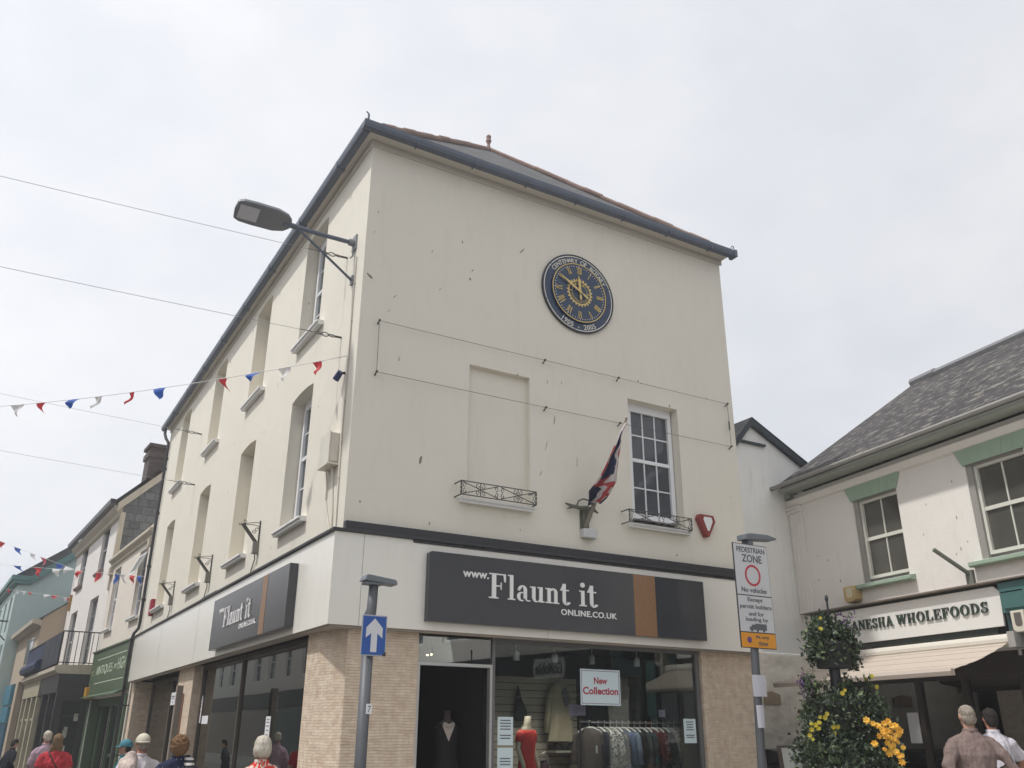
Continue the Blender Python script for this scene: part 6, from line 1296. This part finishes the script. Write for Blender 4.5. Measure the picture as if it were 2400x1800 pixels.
    mb = clump('foliage', [(0, 0, 1.45, .42, .38, .22), (-.36, 0, 1.42, .17, .22, .22), (.36, 0, 1.40, .18, .24, .24), (0, -.28, 1.32, .38, .18, .28), (-.2, -.2, 1.2, .26, .2, .2), (.22, -.2, 1.18, .26, .2, .2), (0, 0, 1.62, .26, .26, .14)], 5200, .05, .014, lambda r_: r_.choices((0, 1, 2, 3), (58, 29, 8, 5))[0])
    sprigs(mb, [(rr.uniform(-.48, .5), rr.uniform(-.3, .1), rr.uniform(1.4, 1.66), rr.uniform(-.1, .12), rr.uniform(-.02, .12)) for _ in range(46)], .05, 8)
    mb.build('foliage', G, t)
    def bloom(mb, p, r, facing, petals=7):
        p = Vector(p); n = Vector(facing).normalized(); a = n.orthogonal().normalized(); b = n.cross(a); ph = rr.uniform(0, 6)
        for k in range(petals):
            q = ph + 2 * math.pi * k / petals; d = a * math.cos(q) + b * math.sin(q); s = n.cross(d)
            mb.cur = rr.choice((0, 0, 1)); mb.add([p, p + d * r * .6 + s * r * .38 + n * r * .30, p + d * r + n * r * .12, p + d * r * .6 - s * r * .38 + n * r * .30], [(0, 1, 2, 3)], raw=True)
            mb.add([p + n * r * .1, p + d * r * .4 + s * r * .25 + n * r * .5, p + d * r * .6 + n * r * .4, p + d * r * .4 - s * r * .25 + n * r * .5], [(0, 1, 2, 3)], raw=True)
    def flowers(m, spots, r0, r1):
        mb = MB()
        for a, b, c in spots: bloom(mb, F(a, b, c), rr.uniform(r0, r1), Vector(F(a + rr.gauss(0, .25), b - 1.0, c + .25 + rr.gauss(0, .3))) - Vector(F(a, b, c)))
        mb.build('flowers', m, t)
    flowers([mat('bloom_orange', (.82, .46, .05), .6, .15, 20), mat('bloom_amber', (.84, .56, .10), .6, .12, 20)],
            [(x, -.44 + rr.uniform(-.04, .04), z) for x, z in ((.10, 1.74), (.15, 1.71), (.19, 1.69), (.23, 1.66), (.27, 1.71), (.29, 1.73), (.27, 1.65), (.31, 1.64), (.35, 1.69), (.38, 1.68), (.40, 1.65), (.34, 1.61), (.37, 1.60), (.39, 1.62), (.30, 1.58), (.33, 1.57), (.27, 1.54), (.29, 1.51), (.32, 1.52), (.25, 1.60), (.19, 1.60), (.24, 1.48), (.30, 1.47), (.28, 1.44), (.33, 1.46), (.35, 1.42), (.38, 1.43), (.25, 1.66), (.36, 1.55), (.40, 1.50), (.31, 1.69), (.22, 1.63), (.15, 1.53), (.37, 1.37))], .026, .040)
    flowers([mat('bloom_yellow', (.55, .43, .03), .6, .2, 20), mat('bloom_lemon', (.50, .48, .10), .6, .2, 20)],
            [(x + rr.uniform(-.02, .02), -.34, z + rr.uniform(-.02, .02)) for x, z in ((-.43, 1.66), (-.40, 1.69), (-.37, 1.70), (-.34, 1.73), (-.31, 1.75), (-.28, 1.77), (-.25, 1.78), (-.38, 1.65), (-.44, 1.62), (-.42, 1.58), (-.20, 1.70), (-.17, 1.68), (-.22, 1.64), (-.34, 1.68))] + [(-.16, -.2, 2.62), (-.15, -.2, 2.73), (-.03, -.3, 2.02), (-.06, -.3, 1.99), (.30, -.2, 2.16), (.27, -.1, 2.14), (.33, -.2, 2.06)], .018, .030)
    mb = MB()
    for a, c, h in ((-.34, 2.10, .14), (-.39, 2.06, .12), (-.37, 2.02, .10), (-.29, 2.08, .10)):
        for k in range(16): mb.cur = k % 2; leaf(mb, F(a + rr.gauss(0, .012), -.05 + rr.gauss(0, .012), c + h * k / 16), .03, .012)
        mb.cur = 0; mb.tube([F(a + .04, 0, 1.95), F(a, -.05, c)], .004, 4, mapped=False)
    for k in range(60): mb.cur = k % 2; leaf(mb, F(rr.uniform(.0, .26), rr.uniform(-.15, 0), rr.uniform(2.62, 2.80)), .03, .013)
    mb.build('flower_spikes', [mat('bloom_purple', (.10, .035, .16), .6, .2, 20), mat('bloom_plum', (.07, .03, .07), .6, .2, 20)], t)
    mb = MB()
    for k in range(90): mb.cur = 0; leaf(mb, F(rr.uniform(-.4, .4), -.46 + rr.uniform(0, .06), rr.uniform(1.1, 1.7)), .016, .008)
    for k in range(40): leaf(mb, F(.42 + rr.uniform(0, .08), -.2, rr.uniform(1.35, 1.65)), .05, .012)
    for k in range(40): leaf(mb, F(.08 + rr.uniform(0, .12), -.44, rr.uniform(1.0, 1.25)), .06, .016)
    mb.build('pale_leaves', [G[3]], t)
flower_tower()

# ------------------------------------------------------------------ people
SKIN = mat('skin_light', (.46, .27, .20), .55, .10, 9, .05, 60)
SKINR = mat('skin_ruddy', (.48, .22, .15), .55, .12, 9, .05, 60)
EYE = mat('eye_dark', (.03, .02, .015), .2)
LIP = mat('lip', (.36, .13, .11), .5)
def person(label, loc, face, H=1.66, build=1.0, top=None, top_kind='long', legs=None, hair=None, hair_kind='short', cap=None, skin=SKIN, head_yaw=0.0, head_tilt=0.0, stoop=0.0, arms=None, extras=None, seed=1):
    """standing figure, local +Y is where it looks; one body surface with clothes and hair as its parts"""
    root = thing('person', label, 'person', loc); root.rotation_euler = (0, 0, -math.atan2(face[0], face[1])); s = H / 1.70; w = build
    V = lambda x, y, z: ((x) * s, (y + stoop * max(0, z - 1.0) * .9) * s, z * s)
    arms = arms or {-1: [(-.172 * w, 0, 1.335), (-.235 * w, -.05, 1.10), (-.225 * w, .08, .88)], 1: [(.172 * w, 0, 1.335), (.235 * w, -.05, 1.10), (.225 * w, .08, .88)]}
    def T(mb, pts, rs, n=12): mb.tube([V(*p) for p in pts], [r * s for r in rs], n, mapped=False)
    def Lf(mb, rings, n=20): mb.loft([V(x, y, z) + (rx * s, ry * s) for x, y, z, rx, ry in rings], n)
    cy, sy_ = math.cos(head_yaw), math.sin(head_yaw)
    def Hd(x, y, z):
        z2 = z - 1.50; y2 = y - z2 * math.sin(head_tilt) * -1 if head_tilt else y
        return V(x * cy - y2 * sy_, x * sy_ + y2 * cy, z)
    # body
    mb = MB()
    Lf(mb, [(0, 0, .80, .13 * w, .09), (0, 0, .90, .165 * w, .115 * w), (0, 0, 1.05, .145 * w, .105 * w), (0, 0, 1.22, .160 * w, .115 * w), (0, -.005, 1.33, .150 * w, .095), (0, -.01, 1.40, .09 * w, .07), (0, -.005, 1.46, .06, .06)])
    T(mb, [(0, -.012, 1.38), (0, -.005, 1.47), (0, .008, 1.54)], [.062, .056, .054])
    def ball_h(c, rx, ry, rz, n=16, k=11):
        rings = []
        vs = []
        for i in range(k):
            a = (-.5 + i / (k - 1)) * math.pi * .985
            for j in range(n):
                q = 2 * math.pi * j / n; vs.append(Hd(c[0] + rx * math.cos(a) * math.cos(q), c[1] + ry * math.cos(a) * math.sin(q), c[2] + rz * math.sin(a)))
        fs = [(i * n + j, i * n + (j + 1) % n, (i + 1) * n + (j + 1) % n, (i + 1) * n + j) for i in range(k - 1) for j in range(n)] + [tuple(range(n - 1, -1, -1)), tuple(range((k - 1) * n, k * n))]
        return vs, fs
    def hb(mb, *a, **k): vs, fs = ball_h(*a, **k); mb.add(vs, fs, raw=True)
    hb(mb, (0, .005, 1.605), .074, .094, .100); hb(mb, (0, .035, 1.545), .056, .066, .065); hb(mb, (0, .105, 1.585), .014, .020, .024); hb(mb, (0, .098, 1.60), .010, .014, .03); hb(mb, (0, .085, 1.505), .025, .022, .02)
    for e in (-1, 1): hb(mb, (e * .076, -.002, 1.59), .010, .022, .032); hb(mb, (e * .03, .092, 1.625), .022, .012, .008)
    for e in (-1, 1):
        A = arms[e]; T(mb, [A[0], [(A[0][i] * .45 + A[1][i] * .55) for i in range(3)], A[1], [(A[1][i] * .6 + A[2][i] * .4) for i in range(3)], A[2]], [.040 * w, .042 * w, .036, .036, .026])
        wv = Vector(A[2]); dv_ = (wv - Vector(A[1])).normalized(); sd_ = dv_.cross(Vector((0, 1, 0)) if abs(dv_.y) < .9 else Vector((1, 0, 0))).normalized(); nm = dv_.cross(sd_)
        T(mb, [wv, wv + dv_ * .05, wv + dv_ * .085], [.026, .036, .034], 10)
        for k, (o_, L_) in enumerate(((-.030, .066), (-.010, .076), (.010, .072), (.029, .056))):
            b0 = wv + dv_ * .08 + nm * o_; T(mb, [b0, b0 + dv_ * L_ * .5 + sd_ * .006, b0 + dv_ * L_ * .85 + sd_ * .022 * (1 if e > 0 else -1)], [.0095, .009, .0075], 7)
        b0 = wv + dv_ * .03 + nm * -.028; T(mb, [b0, b0 + dv_ * .035 - nm * .022, b0 + dv_ * .068 - nm * .026], [.013, .011, .009], 7)
        T(mb, [(e * .085 * w, 0, .88), (e * .09, .01, .68), (e * .095, .015, .48), (e * .097, -.01, .30), (e * .10, -.02, .09)], [.088 * w, .075, .053, .052, .036])
        T(mb, [(e * .10, -.05, .05), (e * .105, .05, .045), (e * .115, .17, .03)], [.04, .042, .03])
    o = mb.build('body', skin, None); bake(o, .0085 * s, 3); o.parent = root
    for e in (-1, 1): mb = MB(); hb(mb, (e * .031, .089, 1.607), .011, .008, .007, n=8, k=6); q = mb.build('eye', EYE, None, True); q.parent = o
    mb = MB(); hb(mb, (0, .092, 1.537), .022, .010, .006, n=8, k=6); q = mb.build('mouth', LIP, None, True); q.parent = o
    # top
    mb = MB(); hem = .80 if top_kind != 'shirt_short' else .84
    Lf(mb, [(0, 0, hem, .185 * w, .135 * w), (0, 0, .92, .185 * w, .135 * w), (0, 0, 1.06, .172 * w, .128 * w), (0, -.003, 1.22, .180 * w, .135 * w), (0, -.008, 1.31, .178 * w, .120), (0, -.012, 1.37, .148 * w, .098), (0, -.012, 1.415, .105 * w, .080), (0, -.012, 1.445, .076, .068), (0, -.010, 1.468, .066, .062)])
    for e in (-1, 1):
        A = arms[e]
        T(mb, [(e * .07 * w, -.008, 1.385), (e * .12 * w, -.005, 1.362), (e * .160 * w, 0, 1.335), (e * .178 * w, -.008, 1.30)], [.045, .052, .056 * w, .058 * w])
        if top_kind == 'long': T(mb, [[A[0][i] * .9 + A[1][i] * .1 for i in range(3)], [A[0][i] * .5 + A[1][i] * .5 for i in range(3)], A[1], [(A[1][i] * .1 + A[2][i] * .9) for i in range(3)]], [.060 * w, .062 * w, .056 * w, .045])
        else: T(mb, [A[0], [(A[0][i] * .5 + A[1][i] * .5) for i in range(3)], [(A[0][i] * .12 + A[1][i] * .88) for i in range(3)]], [.060 * w, .066 * w, .068 * w])
    o2 = mb.build('top', top, None); bake(o2, .011 * s, 4); rumple(o2, .014, 9, .6, seed); rumple(o2, .009, 24, .5, seed + 5); o2.parent = root
    mb = MB(); n = 26; vs = []
    for zz, g in ((1.425, .004), (1.475, .008), (1.478, -.004), (1.43, -.006)):
        for k in range(n): q = 2 * math.pi * k / n; vs.append(V((.068 + g) * math.cos(q), -.011 + (.066 + g) * math.sin(q), zz - .022 * max(0, math.sin(q))))
    mb.add(vs, [(i * n + k, i * n + (k + 1) % n, ((i + 1) % 4) * n + (k + 1) % n, ((i + 1) % 4) * n + k) for i in range(4) for k in range(n)], raw=True); q = mb.build('collar', top, None, True); q.parent = o2
    # trousers and shoes
    mb = MB(); Lf(mb, [(0, 0, .78, .165 * w, .12 * w), (0, 0, .90, .176 * w, .126 * w), (0, 0, .98, .165 * w, .12 * w)])
    for e in (-1, 1): T(mb, [(e * .085 * w, 0, .88), (e * .092, .01, .66), (e * .097, .012, .46), (e * .10, -.015, .12)], [.105 * w, .09, .078, .068])
    o3 = mb.build('trousers', legs or F_['navy'], None); bake(o3, .013 * s, 3); rumple(o3, .008, 9, 1.0, seed); o3.parent = root
    for e in (-1, 1): mb = MB(); T(mb, [(e * .10, -.06, .045), (e * .105, .05, .05), (e * .115, .20, .035)], [.045, .05, .036]); q = mb.build('shoe', BLACKP, None, True); q.parent = root
    # hair
    if hair:
        mb = MB()
        if hair_kind == 'short': hb(mb, (0, -.008, 1.625), .084, .098, .092); hb(mb, (0, -.05, 1.575), .074, .055, .075)
        elif hair_kind == 'thin': hb(mb, (0, -.012, 1.622), .0805, .094, .088); hb(mb, (0, -.048, 1.575), .072, .052, .07)
        elif hair_kind == 'bob': hb(mb, (0, -.012, 1.622), .093, .106, .100); hb(mb, (0, -.055, 1.575), .092, .070, .085); hb(mb, (.052, -.015, 1.565), .044, .065, .075); hb(mb, (-.052, -.015, 1.565), .044, .065, .075)
        elif hair_kind == 'curly':
            hb(mb, (0, -.02, 1.615), .100, .108, .105); hb(mb, (0, -.06, 1.555), .098, .078, .09); rr = random.Random(seed)
            for k in range(150):
                d_ = Vector((rr.gauss(0, 1), rr.gauss(0, 1) - .5, rr.gauss(0, 1) + .2)).normalized()
                if d_.y > .55: continue
                hb(mb, (d_.x * .103, -.03 + d_.y * .106, 1.595 + d_.z * .115), .020, .020, .020, n=7, k=5)
        elif hair_kind == 'long':
            hb(mb, (0, -.012, 1.625), .090, .104, .098); hb(mb, (0, -.065, 1.53), .092, .052, .13); hb(mb, (.05, -.05, 1.47), .05, .045, .10); hb(mb, (-.06, -.045, 1.46), .05, .045, .10)
        o4 = mb.build('hair', hair, None); bake(o4, .007 * s, 2)
        if hair_kind == 'curly': rumple(o4, .012, 45, 1.0, seed)
        elif hair_kind == 'bob': rumple(o4, .006, 26, .3, seed); rumple(o4, .003, 90, .15, seed)
        else: rumple(o4, .008, 30, .4, seed); rumple(o4, .005, 85, .3, seed)
        o4.parent = root
    if cap:
        mb = MB()
        vs = []; n = 24; k = 8
        for i in range(k):
            a = (i / (k - 1)) * math.pi / 2 * .985
            for j in range(n): q = 2 * math.pi * j / n; vs.append(Hd(.094 * math.cos(a) * math.cos(q), -.006 + .112 * math.cos(a) * math.sin(q), 1.622 + .102 * math.sin(a)))
        for j in range(n): q = 2 * math.pi * j / n; vs.append(Hd(.095 * math.cos(q), -.006 + .113 * math.sin(q), 1.600))
        fs = [(i * n + j, i * n + (j + 1) % n, (i + 1) * n + (j + 1) % n, (i + 1) * n + j) for i in range(k - 1) for j in range(n)] + [(k * n + j, k * n + (j + 1) % n, (j + 1) % n, j) for j in range(n)]
        fs.append(tuple(range((k - 1) * n, k * n)))
        mb.add(vs, fs, raw=True)
        o5 = mb.build('cap', cap, None, True); o5.parent = root; sd = o5.modifiers.new('t', 'SOLIDIFY'); sd.thickness = .004
        mb = MB(); vs = []; m_ = 10
        for j in range(m_ + 1):
            q = math.pi * (.14 + .72 * j / m_); c_, s_ = math.cos(q), math.sin(q)
            vs += [Hd(.093 * c_, -.006 + .110 * s_, 1.618), Hd(.096 * c_, -.006 + .110 * s_ + .075 * s_ ** 2, 1.606 - .010 * abs(c_))]
        mb.add(vs, [(2 * j, 2 * j + 2, 2 * j + 3, 2 * j + 1) for j in range(m_)], raw=True); q = mb.build('brim', cap, None, True); q.parent = o5; sd = q.modifiers.new('t', 'SOLIDIFY'); sd.thickness = .005
        mb = MB(); mb.tube([Hd(.094 * math.cos(a), -.008 + .114 * math.sin(a), 1.612) for a in [math.pi * (1.22 + .56 * i / 8) for i in range(9)]], .011, 6, mapped=False); q = mb.build('strap', cap, None, True); q.parent = o5
    if extras: extras(root, V, T, Lf, s)
    return root
def on_root(o, root): o.parent = root; return o
GREYH = fibremat('hair_grey', (.13, .105, .085), (.46, .40, .33), (150, 150, 22)); WHITEH = fibremat('hair_white', (.34, .29, .22), (.70, .66, .58), (130, 130, 16)); GINGER = fibremat('hair_ginger_brown', (.055, .028, .014), (.33, .19, .09), (70, 70, 60), bump=.8); BROWNH = fibremat('hair_light_brown', (.08, .048, .025), (.32, .21, .11), (140, 140, 14)); DARKH = fibremat('hair_dark', (.010, .008, .007), (.04, .032, .028), (150, 150, 20))
def cloth(name, col, v=.28, sc_=(26, 26, 9)): return fibremat(name, tuple(c * (1 - v) for c in col), tuple(min(1, c * (1 + v)) for c in col), sc_, .9, .75, .15)
FLORAL = patternmat('cloth_red_floral', 'flower', [(0, (.60, .045, .035)), (.45, (.66, .58, .50)), (.54, (.22, .16, .07)), (.58, (.62, .06, .045)), (.66, (.60, .30, .25))], 8)
STRIPE = patternmat('cloth_white_red_stripe', 'stripe', [(0, (.62, .58, .60)), (.62, (.38, .03, .05)), (.78, (.10, .10, .20)), (.84, (.62, .58, .60))], 3.1)
SPOT = patternmat('cloth_navy_spot', 'dots', [(0, (.55, .55, .58)), (.17, (.018, .022, .055))], 34)
BWS = patternmat('cloth_black_white_stripe', 'stripe', [(0, (.02, .02, .025)), (.5, (.62, .60, .58))], 17)
# dark jacket at the far left, in profile
person('person in a dark jacket looking down at the far left, before the blue doorway', (-2.5, 16.57, -.1), (.9, .5), 1.50, 1.05, cloth('jacket_dark', (.022, .024, .034)), 'long', None, DARKH, 'short', stoop=.22, seed=2)
person('white haired person in a pinkish checked shirt beside the red top', (-2.13, 10.54, -.1), (-.1, 1), 1.70, 1.0, patternmat('cloth_pink_check', 'marl', [(0, (.30, .20, .27)), (.42, (.38, .27, .33)), (.58, (.46, .36, .40))], 60), 'long', None, WHITEH, 'thin', skin=SKINR, seed=3)
def strap_extra(root, V, T, Lf, s):
    mb = MB(); mb.tube([V(-.10, .02, 1.45), V(-.115, -.10, 1.40), V(-.03, -.152, 1.26), V(.08, -.155, 1.10), V(.185, -.11, .93), V(.21, .0, .88)], .014 * s, 4, mapped=False); on_root(mb.build('bag_strap', mat('strap_black', (.03, .02, .02), .6), None, True), root)
    mb = MB(); mb.box(.0, .0, 0, 0, 0, 0) if False else None
    mb = MB(); mb.loft([V(.235, .02, .62) + (.05, .11), V(.235, .02, .70) + (.06, .12), V(.235, .02, .88) + (.045, .11)], 14); on_root(mb.build('shoulder_bag', mat('bag_brown', (.06, .04, .03), .6), None, True), root)
person('person in a coral red top with a dark bag strap across the back', (-2.09, 8.53, -.1), (.1, 1), 1.64, 1.15, cloth('top_coral', (.50, .05, .065)), 'short', None, BROWNH, 'long', extras=strap_extra, seed=4)
person('person in a teal cap and teal jacket, partly hidden on the left', (-1.37, 5.43, -.1), (-.9, .45), 1.57, .95, cloth('jacket_teal', (.02, .13, .17)), 'long', None, DARKH, 'thin', cap=mat('cap_teal', (.05, .20, .26), .8, .1, 9, .2, 60), head_tilt=0.0, seed=5)
def sweater_extra(root, V, T, Lf, s):
    mb = MB(); T(mb, [(-.12, .11, 1.12), (-.13, .10, 1.30), (-.13, .03, 1.43), (-.13, -.07, 1.44), (-.13, -.15, 1.33), (-.12, -.175, 1.12), (-.11, -.17, .90)], [.06, .07, .075, .078, .08, .085, .075], 12); T(mb, [(-.20, .08, 1.15), (-.21, .02, 1.36), (-.20, -.07, 1.40), (-.205, -.13, 1.25), (-.20, -.14, .98)], [.05, .06, .066, .066, .06], 12)
    o = mb.build('draped_sweater', cloth('sweater_cream', (.60, .50, .45)), None); bake(o, .012, 3); rumple(o, .016, 9, 1.0, 3); on_root(o, root)
person('person in a cream cap and striped polo with a cream sweater over one shoulder', (-1.60, 2.43, -.1), (.0, 1), 1.66, 1.15, STRIPE, 'short', None, GREYH, 'thin', cap=mat('cap_cream', (.58, .54, .44), .85, .06, 9, .2, 60), skin=SKINR, extras=sweater_extra, seed=6)
def scarf_extra(root, V, T, Lf, s):
    mb = MB(); T(mb, [(.13, .10, 1.15), (.125, .08, 1.34), (.12, .0, 1.435), (.125, -.10, 1.41), (.14, -.155, 1.27), (.15, -.165, 1.05), (.15, -.16, .85)], [.05, .055, .055, .06, .07, .08, .085], 12); o = mb.build('striped_scarf', BWS, None); bake(o, .012, 3); rumple(o, .012, 10, 1.0, 8); on_root(o, root)
person('person with curly ginger brown hair, navy spotted top and striped scarf', (-1.29, 1.67, -.1), (.05, 1), 1.65, 1.12, SPOT, 'long', None, GINGER, 'curly', extras=scarf_extra, seed=7)
person('person with white bobbed hair and a red floral top by the long window', (-.86, -.49, -.1), (.35, .95), 1.655, 1.05, FLORAL, 'short', None, WHITEH, 'bob', seed=8)
arms_m = {-1: [(-.195, 0, 1.335), (-.32, -.10, 1.12), (-.26, .12, 1.02)], 1: [(.195, 0, 1.335), (.32, -.10, 1.12), (.24, .13, 1.02)]}
person('grey haired person in a mauve brown jacket walking towards the wholefood shop', (5.96, -4.07, .12), (.55, .84), 1.80, 1.15, cloth('jacket_mauve', (.215, .16, .145), .22), 'long', None, GREYH, 'thin', arms=arms_m, stoop=.05, seed=9)
arms_t = {-1: [(-.178, 0, 1.335), (-.25, -.06, 1.10), (-.23, .06, .90)], 1: [(.178, 0, 1.335), (.30, .06, 1.14), (.33, .22, 1.05)]}
person('dark haired person in a pale grey T-shirt just in front of the wholefood shop', (7.51, -3.34, .12), (.6, .8), 1.80, 1.05, cloth('tee_pale', (.62, .59, .64), .12), 'short', patternmat('cloth_grey_marl', 'marl', [(0, (.2, .2, .22)), (.5, (.3, .3, .32))], 50), DARKH, 'short', skin=SKINR, arms=arms_t, seed=10)
HAZE = 0.0024
# ------------------------------------------------------------------ daylight: thin bright overcast with a soft sun
SUN_EL, SUN_AZ = R(61), R(9)     # travels towards +X, -Y
d = Vector((math.cos(SUN_EL) * math.cos(SUN_AZ), -math.cos(SUN_EL) * math.sin(SUN_AZ), -math.sin(SUN_EL)))
sl = bpy.data.lights.new('sun', 'SUN'); sl.energy = 2.1; sl.angle = R(2.5); sl.color = (1.0, .98, .945)
so = bpy.data.objects.new('sun', sl); COL.objects.link(so); so.rotation_euler = d.to_track_quat('-Z', 'Y').to_euler(); so.location = (-10, 5, 30)
w = bpy.data.worlds.new('World'); sc.world = w; w.use_nodes = True
N, L = w.node_tree.nodes, w.node_tree.links; N.clear()
out = N.new('ShaderNodeOutputWorld'); bg = N.new('ShaderNodeBackground'); bg.inputs['Strength'].default_value = 0.1
sk = N.new('ShaderNodeTexSky'); sk.sky_type = 'NISHITA'; sk.sun_disc = False; sk.sun_elevation = SUN_EL; sk.sun_rotation = math.atan2(-d.x, -d.y); sk.air_density = 1.0; sk.dust_density = 3.0
tc = N.new('ShaderNodeTexCoord')
mp = N.new('ShaderNodeMapping'); mp.inputs['Scale'].default_value = (1, 1, 1.8); L.new(tc.outputs['Generated'], mp.inputs['Vector'])
nz = N.new('ShaderNodeTexNoise'); nz.inputs['Scale'].default_value = 2.1; nz.inputs['Detail'].default_value = 7; nz.inputs['Roughness'].default_value = .55; L.new(mp.outputs[0], nz.inputs['Vector'])
rp = N.new('ShaderNodeValToRGB'); rp.color_ramp.elements[0].position = .38; rp.color_ramp.elements[1].position = .62
rp.color_ramp.elements[0].color = (6.6, 6.78, 7.2, 1); rp.color_ramp.elements[1].color = (7.85, 7.85, 8.0, 1); L.new(nz.outputs['Fac'], rp.inputs['Fac'])
# cloud is brighter towards the sun
dt = N.new('ShaderNodeVectorMath'); dt.operation = 'DOT_PRODUCT'; dt.inputs[1].default_value = (-.93, .12, .35); L.new(tc.outputs['Generated'], dt.inputs[0])
mr = N.new('ShaderNodeMapRange'); mr.inputs['From Min'].default_value = -.9; mr.inputs['From Max'].default_value = .9; mr.inputs['To Min'].default_value = .75; mr.inputs['To Max'].default_value = 1.06; L.new(dt.outputs['Value'], mr.inputs['Value'])
sc_ = N.new('ShaderNodeVectorMath'); sc_.operation = 'SCALE'; L.new(rp.outputs['Color'], sc_.inputs[0]); L.new(mr.outputs[0], sc_.inputs['Scale'])
mx = N.new('ShaderNodeMix'); mx.data_type = 'RGBA'; mx.inputs['Factor'].default_value = .93; L.new(sk.outputs[0], mx.inputs['A']); L.new(sc_.outputs[0], mx.inputs['B'])
L.new(mx.outputs['Result'], bg.inputs['Color']); L.new(bg.outputs[0], out.inputs['Surface'])
# ------------------------------------------------------------------ added haze volume: lifts the darks like a veil in the lens
mb = MB(); mb.box(-320, 320, -320, 320, -1.1, 18.0)
hm = bpy.data.materials.new('haze'); N, L = nodes_of(hm); N.clear(); ho = N.new('ShaderNodeOutputMaterial'); pv = N.new('ShaderNodeVolumePrincipled')
pv.inputs['Color'].default_value = (.96, .97, 1.0, 1); pv.inputs['Density'].default_value = HAZE; pv.inputs['Anisotropy'].default_value = .2; L.new(pv.outputs[0], ho.inputs['Volume'])
hz = mb.build('haze', hm); hz['kind'] = 'stuff'
# ------------------------------------------------------------------ camera
cd = bpy.data.cameras.new('camera'); cd.sensor_fit = 'HORIZONTAL'; cd.sensor_width = 36.0; cd.lens = 36.0 * 2036.788 / 2400; cd.clip_end = 2000
co = bpy.data.objects.new('camera', cd); COL.objects.link(co); co.location = (-3.6396, -10.4068, 1.6); co.rotation_euler = (R(111.9321), R(-.32097), R(-30.46678)); sc.camera = co
sc.view_settings.view_transform = 'Standard'; sc.view_settings.look = 'None'; sc.view_settings.exposure = 0.51; sc.view_settings.gamma = 1; sc.view_settings.use_curve_mapping = False
sc.cycles.use_denoising = True; sc.cycles.max_bounces = 8; sc.cycles.transparent_max_bounces = 16; sc.cycles.caustics_reflective = False; sc.cycles.caustics_refractive = False
